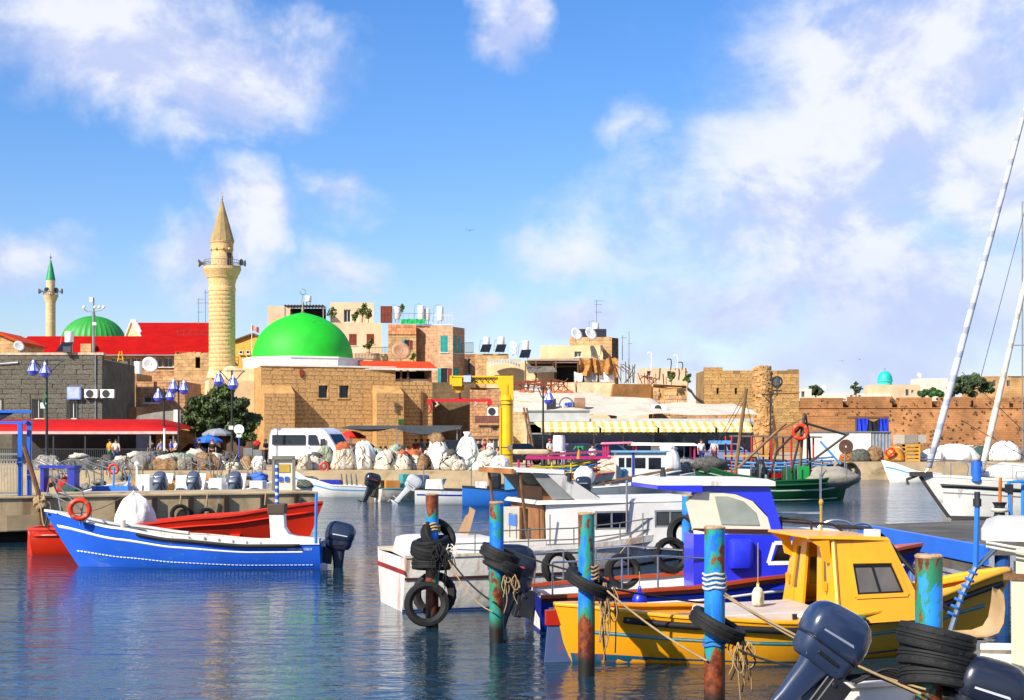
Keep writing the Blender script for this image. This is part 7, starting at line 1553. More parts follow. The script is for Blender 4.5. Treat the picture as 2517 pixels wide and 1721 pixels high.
# ================================================================== near pier at the side
def pier():
 A, B = Vector((PX(-60, 40.8), 40.8, 0)), Vector((PX(779, 45), 45, 0)); e = (B - A).normalized(); n = Vector((-e.y, e.x, 0)); w = 3.0; L = (B - A).length
 tz = math.degrees(math.atan2(e.y, e.x)); T = thing('pier', 'concrete mooring pier with timber fender strips and stained face', 'pier', A, tz)
 MB().box(0, L, 0, w, .32, QZ - .02).build('wall', CONCL, T, bev=.03); MB().box(-.0, L + .02, -.06, w + .05, QZ - .019, QZ + .05).build('kerb_slab', CONC, T, bev=.02)
 bx('footing', mat('footing_recess_shade', '2a2620', rough=.9), T, 0, L - .4, .7, w - .4, -2, .32)  # near-black colour paints the shade of the recess under the slab
 def lx(px):
  r = Vector(((px - CXP) / FPX, 1, 0)); k = (A.x * n.x + A.y * n.y) / (r.x * n.x + r.y * n.y); return (r * k - A).dot(e)
 for px in (288, 378, 468, 555, 645, 728): a = lx(px); bx('fender_strip', mat('timber_dark', '2a1c12', rough=.9, var=.3), T, a - .07, a + .07, -.14, -.001, .35, QZ - .05)
 bx('repair_panel', mat('repair_grey', '9a8868', rough=.9), T, lx(16), lx(96), -.025, -.001, .36, .80); bx('corner_post', mat('timber_dark', '2a1c12'), T, lx(96), lx(100), -.1, -.001, -.3, QZ)
 for i, px in enumerate((440, 505, 648)):
  p = A + e * lx(px) - n * .16; tyre(['fender tyre hung by rope on the pier beside the white bag', 'half hidden fender tyre on the pier between timber strips', 'fender tyre on the pier above the red bow'][i], (p.x, p.y, .74 if i == 0 else .62), (R(88), 0, R(tz)), .30, .18)
  rope('hanging_rope', ['frayed rope holding the tyre beside the white bag', 'knotted rope holding the half hidden tyre', 'short rope above the red bow tyre'][i], [(p.x, p.y, .95), (p.x + .03, p.y, QZ + .02)], .03, ROPE_T)
 return T, A, e, n, lx
PR, PA, PE, PN, plx = pier()
def on_pier(px, back=.5): p = PA + PE * plx(px) + PN * back; return Vector((p.x, p.y, QZ + .05))
# blue gate frame, railing
T = thing('gate_frame', 'bright blue steel gate frame with canvas top on the pier', 'gate', on_pier(62, .2), 6); JB = paintm('beam_blue', '1e66d0'); hh = PZ(1045, 42) - QZ
for x, y in ((-.12, 0), (.06, .35)): bx('post', JB, T, x - .06, x + .06, y - .06, y + .06, -.04, hh)
for z in (hh - .02, hh + .30): bx('cross_bar', JB, T, -1.6, .2, -.05, .05, z, z + .08)
bx('cross_bar', JB, T, .02, .12, -.3, .6, hh, hh + .07); MB().prism([(-1.6, hh + .06), (-.7, hh + .07), (-.3, hh + .3), (-1.6, hh + .3)], .0, .04).build('canvas', mat('canvas_navy', '14223a', rough=.9), T)
T = thing('pier_railing', 'grey barred railing on the pier beside the blue gate frame', 'railing', on_pier(-20, .3), 6); W = plx(47) - plx(-20); hr = PZ(1118, 41.5) - QZ
bx('rail', GALV, T, 0, W, -.03, .03, hr - .06, hr); bx('rail', GALV, T, 0, W, -.03, .03, hr - .22, hr - .17); bx('rail', GALV, T, 0, W, -.03, .03, .06, .12); b = MB().box(-.013, .013, -.013, .013, .1, hr - .18).mesh('bar', mat('bar_cream', 'a8a08c', rough=.5))
for i in range(9): inst('bar', b, T, (W * (i + .5) / 9, 0, 0))
T = thing('leaning_post', 'dark leaning timber post with ropes at the pier edge', 'post', on_pier(100, -.25)); tubes('post', WOODB, T, [[(-.55, .1, 1.45), (-.1, 0, .1), (.0, 0, -1.2)]], .07); MB().sphere((-.02, -.05, -.2), .2, .15, .22, 12, 8, .6, 4, 1).build('rope_bundle', ROPE_T, T)
T = thing('power_pedestal', 'concrete mooring pedestal with yellow sockets on the pier end', 'pedestal', on_pier(722, 1.2), 8)
MB().box(-.3, .32, 0, .35, 0, 1.0).build('body', OFFW, T, bev=.02); MB().box(-.36, -.28, -.1, .4, 0, 1.05).box(.28, .38, -.1, .4, 0, 1.05).box(-.36, .38, -.1, .4, 1.0, 1.12).build('frame', mat('pedestal_grey', '7a7468', rough=.8), T); bx('panel', mat('panel_yellow', 'c0a040', rough=.6), T, -.2, .2, -.03, -.001, .6, .85)
for x in (-.1, .1): MB().box(x - .06, x + .06, -.05, -.001, .3, .45).build('socket', mat('socket_blue', '2458b8'), T)
# ================================================================== middle boats
def open_boat(name, label, px_stern, py_stern, px_bow, L, rz_sign, cols, B=1.7, sheer=None, extras=None, group=None, motor=None, rz=0, stern=.85, inner=None):
 """py_stern: row of the waterline at the stern"""
 Y = WY(py_stern); T = boat(name, label, (PX(px_stern, Y), Y, 0), rz if px_bow > px_stern else 180 - rz, group=group)
 h = Hull(L, B, sheer or [(0, .5), (.4, .55), (.75, .8), (1, 1.2)], .25, stern, .4, .45, 2.0, .7, 0 if stern > .1 else .3, .36)
 h.shell(22, 8).build('hull', cols[0], T, smooth=50); h.inner(.12).build('inner_skin', inner or OFFW, T, smooth=40); h.cap(.09, .05).build('gunwale', cols[1], T)
 if len(cols) > 2: h.strip(.72, .80, .02, .98).build('stripe', cols[2], T, smooth=True)
 for u in (.25, .55): a = h.pt(u, 1); bx('thwart', OFFW, T, a.x - .1, a.x + .1, -a.y * .82, a.y * .82, .36, .4)
 if motor: outboard(T, (-.02, 0, .5), 0, motor[1], motor[2], motor[0], accent=motor[3] if len(motor) > 3 else 'c9ccd4')
 return T, h, Y
GREYB = paintm('hull_grey', '7a828a'); BLUEH = paintm('hull_midblue', '2f74cc'); DKB = paintm('stripe_dkblue', '1b2c90'); TEALB = paintm('hull_teal', '3f9aa0'); NAVY = paintm('hull_darkgrey', '3a4250')
T, h, Y = open_boat('fishing_boat', 'white open boat with a high bow and a blue tray of gear', 905, 1222, 760, 4.2, 1, (WHITE, WHITE, paintm('stripe_ltblue', '4f9ad8')), 1.6, [(0, .55), (.5, .62), (.8, .95), (1, 1.5)])
bx('gear_tray', paintm('tray_blue', '1c2f98'), T, 1.4, 2.6, -.4, .4, .55, .9); tubes('gear_rack', GALV, T, [curve([(.6 + .25 * i, -.3, .6), (.65 + .25 * i, 0, 1.2), (.6 + .25 * i, .3, .6)], 5) for i in range(4)], .03); sack('net_heap', 'dark net heaped in the high bowed white boat', T.matrix_basis @ Vector((3.1, 0, .5)), .6, .5, .55, NET_D, 21, 'net')
T, h, Y = open_boat('fishing_boat', 'teal and white boat with a red striped black outboard', 928, 1232, 1010, 3.6, 1, (paintm('hull_white_orange', 'd8d0c0', dirt=.4, dirtc='a85020'), TEALB), 1.5, [(0, .6), (.5, .6), (1, 1.0)], motor=('1c1e24', 22, 1.25, 'c83040'), rz=25)
bx('helm_box', TEALB, T, 1.2, 1.7, -.3, .3, .5, 1.3); bx('fish_crate', mat('crate_orange', 'c8843c', rough=.7), T, .3, 1.0, -.4, .4, .5, 1.0); bx('motor_cover', mat('cover_slate', '4a5870', rough=.6), T, 1.9, 2.6, -.35, .35, .5, 1.25, .12)
T, h, Y = open_boat('fishing_boat', 'weathered grey boat with a high raised bow full of gear', 985, 1216, 1112, 4.6, 1, (NAVY, WHITE), 1.7, [(0, .6), (.5, .75), (.8, 1.2), (1, 1.75)], rz=10, inner=TEALB)
T, h, Y = open_boat('motor_boat', 'white and navy striped boat with a pale outboard cover', 1020, 1240, 1260, 5.4, 1, (WHITE, mat('gun_dark', '1c1f26'), DKB), 1.7, [(0, .7), (.5, .65), (1, 1.0)], motor=('b9bcc0', 40, 1.15), rz=3)
MB().loft([rrect(.9, 0, .6, .9, .7, .1), rrect(.9, 0, 1.15, .75, .6, .12)]).build('console', WHITE, T, smooth=40); tubes('boat_pole', GALV, T, [[(.4, .3, .6), (.4, .3, 1.9)], [(2.6, .3, .6), (2.6, .3, 2.0)]], .025)
T, h, Y = open_boat('motor_boat', 'sky blue boat with a small cyan cabin', 1136, 1244, 1330, 4.6, 1, (BLUEH, mat('gun_dark', '1c1f26')), 1.7, [(0, .85), (.5, .7), (1, 1.0)], rz=3)
bx('cabin', paintm('cabin_cyan', '4f9fe0'), T, 1.9, 2.7, -.5, .5, .5, 1.55); bx('cabin_roof', WHITE, T, 1.8, 2.8, -.6, .6, 1.551, 1.62); bx('motor_cover', mat('cover_black', '16181c', rough=.6), T, 1.2, 1.75, -.4, .4, .7, 1.5, .15); bx('fish_box', WHITE, T, .6, 1.1, -.3, .3, .6, 1.1)
T, h, Y = open_boat('dinghy', 'white dinghy with grey hull sides and a raised bow', 1452, 1237, 1606, 4.3, 1, (GREYB, WHITE), 1.8, [(0, .75), (.5, .85), (1, 1.5)], motor=('202a3c', 8, 1.2), rz=4, inner=WHITE)
MB().sphere((-.25, .35, 1.25), .5, .4, .5, 14, 8, .2, 2, 4).build('motor_cover', BAGW, T, smooth=True); bx('carton', mat('carton_tan', 'b09060', rough=.9), T, 2.2, 3.0, -.35, .35, .75, 1.05); tubes('oar', WOODB, T, [[(.3, .6, .9), (4.0, .2, 1.62)], [(.3, -.6, .9), (3.8, -.2, 1.55)]], .035)
# pink ferry with a slatted side
def pink_boat():
 Y = 71; T = boat('tour_boat', 'magenta tour boat with yellow and red slatted sides', (PX(1268, Y), Y, 0), 6)
 PK = paintm('pink_paint', 'c02468'); h = Hull(5.0, 2.0, [(0, .8), (.6, .85), (1, 1.3)], .3, .85, .3, .5, 2, .8, 0, .36); h.shell(20, 8).build('hull', paintm('hull_cream', 'cfc4ae'), T, smooth=50); h.cap(.1, .06).build('gunwale', PK, T); h.inner(.3).build('inner_skin', OFFW, T)
 cols_ = [paintm('slat_yellow', 'c8b418'), paintm('slat_red', 'c8281c'), paintm('slat_cream', 'd8cc90'), paintm('slat_blue', '2a7ac8')]
 for k in range(5):
  for sd in (1, -1): a = [h.pt(u, 1, sd, -.02, .12 + k * .17) for u in (.15, .4, .65, .88)]; MB().tube(a, .045, 6).build('slat', cols_[k % 4], T)
 for u in (.15, .4, .62, .85):
  for sd in (1, -1): a = h.pt(u, 1, sd, -.04); MB().tube([a, (a.x, a.y, 2.2)], .05, 6).build('post', cols_[0] if u in (.4, .62) else PK, T)
 MB().loft([[(.4, -1.1, 2.15), (4.6, -.95, 2.36), (4.6, .95, 2.36), (.4, 1.1, 2.15)], [(.45, -1.05, 2.24), (4.55, -.9, 2.45), (4.55, .9, 2.45), (.45, 1.05, 2.24)]]).build('canopy', mat('canopy_wine', '7a2848', rough=.7, var=.15), T)
 bx('valance', PK, T, .38, 4.62, -1.13, -1.08, 2.02, 2.16); bx('rolled_awning', mat('roll_cream', 'c8b490', rough=.9), T, -.1, 1.5, -1.0, .6, 2.25, 2.5, .08)
 tubes('stern_post', PK, T, [[(.05, -.8, .2), (.05, -.8, 2.0)]], .06); bx('rudder_board', paintm('board_violet', 'a85ac0'), T, -.15, .25, -.98, -.9, .3, .9)
 MB().lathe([(.001, 0), (.3, 0), (.32, .5), (.28, .8), (.001, .8)], 14, (2.2, .2, 2.4)).build('water_can', TANKW, T, smooth=40)
pink_boat()
# white wheelhouse boat
def white_house_boat():
 Y = 74; T = boat('fishing_boat', 'white wheelhouse boat with square windows and blue trim', (PX(1500, Y), Y, 0), 0)
 h = Hull(4.6, 2.2, [(0, .9), (.6, .9), (1, 1.3)], .3, .9, .3, .5, 2, .6, 0, .36); h.shell(18, 7).build('hull', WHITE, T, smooth=50); h.deck(0, .97).build('deck', OFFW, T)
 zb, zt = .9, PZ(1112, Y); xs = [PX(p, Y) - PX(1500, Y) for p in (1512, 1634)]; x0, x1 = xs
 ws = [(x0 + .12, x0 + .42, 1.55, 2.05), (x0 + .5, x0 + .78, 1.55, 2.05), (x0 + .95, x0 + 1.5, 1.5, 2.05), (x0 + 1.65, x0 + 2.3, 1.45, 2.05)]
 b = MB(); wall_open(b, x0, x1, zb, zt, -.9, -.84, ws); b.box(x0, x0 + .06, -.84, .9, zb, zt).box(x1 - .06, x1, -.84, .9, zb, zt).box(x0 + .06, x1 - .06, .84, .9, zb, zt).build('wheelhouse', paintm('house_white', 'd4d6d2'), T)
 for w in ws: bx('pane', GLASS, T, w[0], w[1], -.86, -.85, w[2], w[3])
 bx('roof', paintm('roof_ltblue', '6aa4cc'), T, x0 - .15, x1 + .15, -1.05, 1.05, zt + .002, zt + .09); bx('blue_post', paintm('tray_blue', '1c2f98'), T, x0 + .80, x0 + .9, -.95, -.901, zb, zt)
 tubes('blue_fender', paintm('fender_cyan', '1f8ab8'), T, [[(x0 + .3, -1.0, .9), (x0 + .4, -1.0, 1.5)]], .1)
white_house_boat()
# canopy ferry behind
def ferry():
 Y = 84; X0 = PX(1480, Y); x = lambda p: PX(p, Y) - X0; T = boat('tour_boat', 'tour boat with a pink frame and long white canopy', (X0, Y, 0), 0); PK = paintm('pink_paint', 'c02468')
 h = Hull(6.2, 2.4, [(0, .9), (.6, .9), (1, 1.4)], .3, .85, .3, .5, 2, .6, 0, .36); h.shell(18, 7).build('hull', paintm('ferry_blue', '24389a'), T, smooth=50); h.deck(0, .97).build('deck', OFFW, T)
 zt = PZ(1090, Y)
 for a in (1486, 1492, 1560, 1640, 1702):
  for y in (-1, 1): tubes('post', PK, T, [[(x(a), y, .8), (x(a), y, zt)]], .06)
 MB().loft([[(x(1478), -1.2, zt - .05), (x(1552), -1.15, zt), (x(1552), 1.15, zt), (x(1478), 1.2, zt - .05)], [(x(1482), -1.0, zt + .06), (x(1552), -1.0, zt + .10), (x(1552), 1.0, zt + .10), (x(1482), 1.0, zt + .06)]]).build('pink_canopy', paintm('canopy_pink', 'd87a98'), T)
 MB().loft([[(x(1546), -1.25, zt - .12), (x(1714), -1.25, zt - .14), (x(1714), 1.25, zt - .14), (x(1546), 1.25, zt - .12)], [(x(1550), -1.1, zt + .06), (x(1700), -1.1, zt + .02), (x(1700), 1.1, zt + .02), (x(1550), 1.1, zt + .06)]]).build('white_canopy', paintm('canopy_white', 'd2cec4'), T)
 bx('bench', mat('bench_orange', 'b86a24'), T, x(1640), x(1700), -.8, .8, .95, 1.3); bx('roof_rack', TANKW, T, x(1598), x(1624), -.9, -.5, zt - .45, zt - .12)
ferry()
# green trawler
def trawler():
 Y = 69.5; X0 = PX(1706, Y); x = lambda p: PX(p, Y) - X0; T = boat('trawler', 'dark green fishing trawler with gallows and net drum', (X0, Y, 0), 0, 'trawler'); L = PX(2086, Y) - X0
 h = Hull(L, 2.8, [(0, 1.75), (.25, 1.25), (.5, .98), (.8, 1.05), (1, 1.3)], .35, .05, .4, .6, 2.4, .35, .35, .36)
 GN = paintm('hull_green', '0f4a26', dirt=.15, dirtc='0a2a18'); GL = paintm('house_green', '168a3c', dirt=.1, dirtc='0f5a2c')
 h.shell(30, 10).build('hull', GN, T, smooth=50); h.inner(.45).build('inner_skin', GL, T, smooth=40); h.cap(.12, .07).build('gunwale', GN, T); h.strip(.62, .68, .05, .97).build('pale_line', mat('line_pale', 'a8b8a8', rough=.6), T, smooth=True); h.strip(.30, .33, .1, .95).build('pale_line', mat('line_pale', 'a8b8a8'), T, smooth=True); h.rail(.86, .05, .02, .98, .02).build('rubbing_strake', GN, T)
 bx('engine_box', GL, T, x(1955), x(1983), -.6, .5, .5, PZ(1145, Y)); bx('hatch_house', GL, T, x(1895), x(1975), -.7, .7, .45, PZ(1185, Y)); bx('winch_box', paintm('winch_green', '1a5a30'), T, x(1925), x(1950), -.5, .4, .5, PZ(1150, Y))
 MB().torus((x(1868), -.1, 1.35), .5, .2, 'x', 18, 8).lathe([(.001, -.6), (.35, -.6), (.35, .6), (.001, .6)], 14, (x(1868), 0, 1.35), axis='y').build('net_drum', DARKM, T)
 MB().sphere((x(2035), 0, 1.1), 1.55, 1.0, .55, 24, 10, .25, 2, 6).build('net_cover', mat('cover_greybeige', '8f887c', rough=.95, bump=.8, bscale=4, var=.2), T, smooth=True)
 z = lambda py: PZ(py, Y); TM = mat('spar_brown', '7a5a38', rough=.7, var=.3)
 tubes('mast', TM, T, [[(x(1806), 0, 1.2), (x(1834), 0, z(955))]], .09); tubes('boom', TM, T, [[(x(1812), -.2, z(1150)), (x(1930), -.2, z(1040))], [(x(1968), .1, z(1150)), (x(1976), .1, z(1015))]], .075)
 tubes('gallows', mat('gallows_dark', '2c2a28', rough=.6), T, [[(x(1940), -.5, z(1160)), (x(1978), -.2, z(1018)), (x(1992), .3, z(1075)), (x(1998), .5, z(1160))], [(x(1978), -.1, z(1040)), (x(2082), -.1, z(1070))], [(x(1970), -.2, z(1150)), (x(2085), -.1, z(1066))], [(x(1888), -.4, z(1175)), (x(1905), -.4, z(1110)), (x(1975), -.3, z(1040))]], .06)
 tubes('stanchion', GALV, T, [[(x(p), -.9, 1.0), (x(p), -.9, z(1140))] for p in (1838, 1860, 1895, 1925, 1952, 2010, 2070)], .03)
 tubes('rigging', DARKM, T, [[(x(1834), 0, z(960)), (x(1745), 0, z(1120))], [(x(1834), 0, z(975)), (x(1772), .2, z(1090))], [(x(1834), 0, z(985)), (x(1875), -.3, z(1180))], [(x(1980), 0, z(1025)), (x(1840), 0, z(1100))]], .014, 4)
 MB().sphere((x(1745), 0, 1.75), .85, .6, .4, 18, 8, .5, 3, 2).build('bow_net', NET_D, T, smooth=True); bx('fish_tub', WHITE, T, x(1812), x(1838), -.6, -.1, 1.1, 1.55)
 MB().lathe([(.05, -.02), (.34, -.02), (.36, .02), (.3, .06), (.05, .06)], 18, (x(2076), -.3, z(1098)), axis='y').build('net_reel', mat('reel_rust', '5a3a2e', rough=.8, var=.3), T); tubes('reel_post', GALV, T, [[(x(2072), -.3, 1.1), (x(2074), -.3, z(1110))]], .04)
trawler()
ring_buoy('faded orange lifebuoy on the trawler gallows', P(1967, 1062, 69.0), (R(3), 0, R(-6)), .42)
def red_ferry():
 Y = 86; X0 = PX(1770, Y); x = lambda p: PX(p, Y) - X0; z = lambda py: PZ(py, Y); T = boat('tour_boat', 'red hulled tour boat with pale blue rails and open sides', (X0, Y, 0), 0); L = PX(2062, Y) - X0
 RD = paintm('ferry_red', 'b01818'); LB = paintm('rail_ltblue', '4f9ad8'); h = Hull(L, 2.8, [(0, 1.1), (.5, 1.0), (1, 1.4)], .3, .8, .3, .5, 2, .7, 0, .36)
 h.shell(22, 8).build('hull', RD, T, smooth=50); h.inner(.5).build('inner_skin', OFFW, T); h.strip(.55, .6, .03, .97).build('white_stripe', WHITE, T, smooth=True)
 for k in range(3):
  for sd in (1, -1): MB().tube([h.pt(u, 1, sd, 0, .15 + k * .2) for u in (.08, .3, .55, .8, .96)], .05, 6).build('rail', LB, T)
 for u in (.08, .26, .44, .62, .8):
  for sd in (1, -1): a = h.pt(u, 1, sd, -.05); MB().tube([a, (a.x, a.y, z(1072))], .06, 6).build('post', RD, T)
 MB().loft([[(x(1800), -1.3, z(1074)), (x(2010), -1.3, z(1077)), (x(2010), 1.3, z(1077)), (x(1800), 1.3, z(1074))], [(x(1800), -1.25, z(1074) + .1), (x(2010), -1.25, z(1077) + .1), (x(2010), 1.25, z(1077) + .1), (x(1800), 1.25, z(1074) + .1)]]).build('canopy', mat('canopy_taupe', '5a5048', rough=.8), T)
 bx('blue_valance', LB, T, x(1748), x(1792), -1.2, 1.2, z(1090), z(1083)); bx('yellow_rail', paintm('rail_yellow', 'c89a18'), T, x(1770), x(1880), -1.45, -1.35, z(1122), z(1118))
 tubes('strut', LB, T, [[(x(2005), -1.3, z(1085)), (x(2055), -1.2, z(1140))]], .07)
red_ferry()
# breakwater boats
T, h, Y = open_boat('fishing_boat', 'small white and blue boat moored against the breakwater', 2310, 1186, 2168, 4.0, 1, (WHITE, WHITE, paintm('stripe_ltblue', '4f9ad8')), 1.6, [(0, .6), (.5, .75), (1, 1.5)], rz=4)
for i, (px, w_, h_, Y, m, lab) in enumerate(((2290, 1.6, .9, 109, BAGW, 'white covered bundle on the breakwater beside the yellow crates'), (2345, 3.2, 1.25, 110, BAGW, 'large white tarpaulin covered heap beside the little cabin'), (2412, 2.2, 1.1, 111, mat('net_greendark', '2f4a40', rough=1, bump=1, bscale=12), 'dark green net heap on the breakwater'), (2470, 2.2, 1.5, 109, BAGW, 'big white bags at the end of the breakwater'), (2112, 1.4, .9, 109, NET_D, 'dark net heap in front of the white shed'), (2150, 1.2, 1.1, 109.4, NET_B, 'brown net heap at the corrugated shed end'), (2085, 1.2, .7, 109.2, mat('heap_orange', 'b8682c', rough=.95, bump=1), 'small orange heap in front of the white shed'))):
 sack('covered_heap', lab, (PX(px, Y), Y, QZ), w_ * .55, w_ * .4, h_, m, 40 + i, 'heap', .5, .16)
T = thing('deckhouse', 'little white boat cabin with grey windows behind the breakwater', 'boat cabin', (PX(2330, 114), 114, QZ)); W = PX(2386, 114) - PX(2330, 114); b = MB(); wall_open(b, 0, W, 0, PZ(1097, 114) - QZ, 0, .1, [(.15, .6, .45, 1.0), (.75, W - .15, .45, 1.0)]); b.box(0, .1, .1, 1.6, 0, PZ(1097, 114) - QZ).box(W - .1, W, .1, 1.6, 0, PZ(1097, 114) - QZ).build('wall', paintm('house_white', 'd4d6d2'), T); bx('roof', WHITE, T, -.15, W + .15, -.2, 1.7, PZ(1097, 114) - QZ, PZ(1097, 114) - QZ + .08); bx('pane', PANE, T, .1, W - .1, .12, .14, .4, 1.05)
T = thing('crate_stack', 'yellow crate and net pile on the breakwater', 'crate', (PX(2228, 108), 108, QZ)); W = PX(2258, 108) - PX(2228, 108); b = MB()
for k in range(5): b.box(-.2, W, -.4, .5, .02 + k * .28, .2 + k * .28)
b.box(-.2, -.1, -.41, .51, 0, 1.35).box(W - .1, W, -.41, .51, 0, 1.35).build('crate', mat('crate_yellow', 'c09030', rough=.7, var=.2), T)
sack('net_heap', 'orange rope net pile beside the yellow crate', (PX(2200, 108), 108, QZ), .75, .6, 1.15, mat('net_amber', 'c07a24', rough=1, var=.4, bump=1, bscale=16), 55, 'net'); ring_buoy('red ring buoy on top of the orange rope pile', P(2188, 1112, 107.2), (R(20), 0, 0), .4)
for i, px in enumerate((2070, 2090)): tyre(['black tyre fender on the breakwater corner', 'second black tyre fender beside the corner'][i], (PX(px, 105.8), 105.8, .75), rot(88, 0, 0), .55, .3)
T = thing('far_mast', 'thin bare mast standing on the breakwater', 'mast', (PX(2513, 109), 109, QZ)); MB().tube([(0, 0, -.05), (0, 0, PZ(495, 109) - QZ)], .055, 8).build('mast', GALV, T); bx('spreader', GALV, T, -1.1, .2, -.03, .03, PZ(850, 109) - QZ, PZ(850, 109) - QZ + .07)
# ================================================================== quay furniture
def lamp_post(label, px, Y, ytop, arms, z0=QZ, green=False):
 """arms: (px offset of lantern, row of lantern top, lantern?)"""
 T = thing('street_lamp', label, 'street lamp', (PX(px, Y), Y, z0)); m = mat('lamp_iron', '23282a', rough=.5, metal=.2); H = PZ(ytop, Y) - z0; k = Y / FPX
 MB().lathe([(.16, 0), (.16, .5), (.10, .6), (.085, 1.2), (.065, H * .55), (.055, H)], 12).build('post', m, T, smooth=40)
 for dx, py, lit in arms:
  x = dx * k; z = PZ(py, Y) - z0
  if abs(x) > .05: MB().tube(curve([(0, 0, H - .75), (x * .35, 0, H - .55), (x * .75, 0, H - .18), (x, 0, H - .05)], 6), .035, 6).tube([(0, 0, H - .05), (x, 0, H - .05)], .03, 6).build('arm', m, T)
  if lit:
   l = MB(); l.tube([(x, -.02, H - .05), (x, -.02, z + .05)], .02, 5).lathe([(.03, z + .08), (.07, z + .05), (.10, z - .08), (.22, z - .32), (.31, z - .52), (.33, z - .55), (.30, z - .56)], 16, (x, 0, 0)); lo = l.build('lantern', mat('lantern_white', 'c8d0e8', rough=.4), T, smooth=40)
   MB().lathe([(.30, z - .56), (.27, z - .70), (.17, z - .82), (.001, z - .87)], 16, (x, 0, 0)).build('glass_bowl', mat('lantern_blue', '3a4cd0', rough=.15, spec=.8), lo, smooth=True)
   r = MB()
   for a in range(6): r.tube([(x + .11 * math.cos(a * 1.047), .11 * math.sin(a * 1.047), z - .1), (x + .32 * math.cos(a * 1.047), .32 * math.sin(a * 1.047), z - .54)], .035, 5)
   r.build('blue_panel', mat('lantern_blue2', '2a38b8', rough=.2), lo)
 return T, H, k
T, H, k = lamp_post('tall iron lamp with two blue lanterns before the grey stone house', 115, 82, 884, ((-33, 888, True), (-4, 893, True), (42, 888, False)))
MB().tube([(.0, -.1, H * .55), (-.15, -.15, H * .62), (.05, -.18, H * .66), (-.1, -.12, H * .7)], .07, 7).build('cable_coil', mat('cable_green', '1f6a4a', rough=.7), T); bx('number_plate', TANKW, T, -.32, .0, -.14, -.1, PZ(1004, 82) - QZ, PZ(990, 82) - QZ)
lamp_post('iron lamp with two blue lanterns beside the bushy tree', 439, 93, 935, ((-13, 935, True), (13, 938, True)))
lamp_post('shorter iron lamp with low blue lanterns before the rubble house', 403, 96, 955, ((-14, 958, True), (16, 956, True)))
T, H, k = lamp_post('iron lamp with a blue lantern in front of the mosque wing', 570, 87, 910, ((-32, 916, True), (3, 925, True), (32, 912, False)))
bx('notice_plate', TANKW, T, -.16, .1, -.14, -.1, PZ(1056, 87) - QZ, PZ(1047, 87) - QZ)
lamp_post('iron lamp with curled arms in front of the restaurant awnings', 1335, 91, 952, ((-14, 952, False), (14, 962, True)))
lamp_post('dark iron lamp with one lantern before the broken pier', 1894, 118, 968, ((18, 925, False), (-22, 968, False)))
T = thing('lantern', 'dark arched lantern high on the lamp by the broken pier', 'lantern', P(1910, 955, 117.6)); MB().torus((0, 0, .55), .42, .07, 'y', 18, 6).build('hoop', DARKM, T); MB().lathe([(.12, 0), (.3, .25), (.28, .75), (.1, .95)], 10).build('glass', PANE, T); MB().box(-.4, .4, -.05, .05, -.25, -.12).tube([(0, 0, -.6), (0, 0, 0)], .05, 6).build('bracket', DARKM, T)
# ---- jib crane
def crane():
 Y = 82; z = lambda py: PZ(py, Y) - QZ; T = thing('jib_crane', 'yellow pillar jib crane on the quay edge', 'crane', (PX(1246, Y), Y, QZ)); YL = paintm('crane_yellow', 'e0b000', dirt=.1, dirtc='a07a10', coat=.2); x = lambda p: PX(p, Y) - PX(1246, Y)
 MB().lathe([(.5, 0), (.5, .06), (.33, .08), (.33, z(985)), (.40, z(984)), (.40, z(979)), (.36, z(978)), (.36, z(972))], 26).build('pillar', YL, T, smooth=40)
 MB().prism([(x(1234), z(984)), (x(1262), z(984)), (x(1262), z(925)), (x(1225), z(925)), (x(1222), z(945)), (x(1232), z(965))], -.28, .28).build('head', YL, T, bev=.03)
 b = MB(); b.box(x(1108), x(1262), -.20, .20, z(928), z(924)).box(x(1108), x(1262), -.05, .05, z(941), z(928)).box(x(1108), x(1262), -.20, .20, z(944), z(941)); b.build('jib', YL, T)
 for i in range(5): MB().tube(curve([(x(1150 + i * 14), -.26, z(930)), (x(1157 + i * 14), -.28, z(938)), (x(1164 + i * 14), -.26, z(930))], 4), .025, 5).build('festoon', DARKM, T)
 bx('control_box', mat('box_paleblue2', 'a8b6e6'), T, x(1140), x(1158), -.5, -.22, z(940), z(924)); bx('trolley', YL, T, x(1112), x(1136), -.4, .4, z(950), z(930)); ho = MB().lathe([(.001, -.35), (.16, -.35), (.16, .35), (.001, .35)], 14, (x(1126), 0, z(953)), axis='x').box(x(1120), x(1132), -.15, .15, z(966), z(953)).build('hoist', mat('hoist_orange', 'c88a10', rough=.5), T)
 MB().box(x(1106), x(1112), -.4, .4, z(946), z(924)).build('jib_end', YL, T); MB().box(x(1128), x(1133), -.1, .1, z(980), z(962)).build('hook_block', DARKM, ho)
 tubes('ladder_pipe', YL, T, [[(x(1230), -.2, .3), (x(1230), -.2, z(1000))]], .045); bx('junction_box', METALG, T, x(1248), x(1258), -.5, -.33, z(1105), z(1095)); bx('cable_drop', mat('cable_red', '9a2a20'), T, .0, .02, -.36, -.34, z(975), z(945))
 for zz in (z(1118), z(1100), z(995)): MB().torus((0, 0, zz), .34, .025, 'z', 20, 5).build('band', DARKM, T)
crane()
Y = 82; T = thing('lifting_beam', 'red lifting beam with straps hanging from the crane hoist', 'lifting beam', P(1131, 982, Y)); x = lambda p: PX(p, Y) - PX(1131, Y); z = lambda py: PZ(py, Y) - PZ(982, Y); RDB = paintm('beam_red', 'c01418')
MB().box(x(1060), x(1206), -.09, .09, z(988), z(981)).prism([(x(1115), z(981)), (x(1147), z(981)), (x(1131), z(975))], -.06, .06).build('beam', RDB, T);
for a in (1056, 1203): MB().prism([(x(a) - .1, z(981)), (x(a) + .12, z(981)), (x(a) + .16, z(996)), (x(a) - .14, z(996))], -.3, .3).build('end_arm', RDB, T)
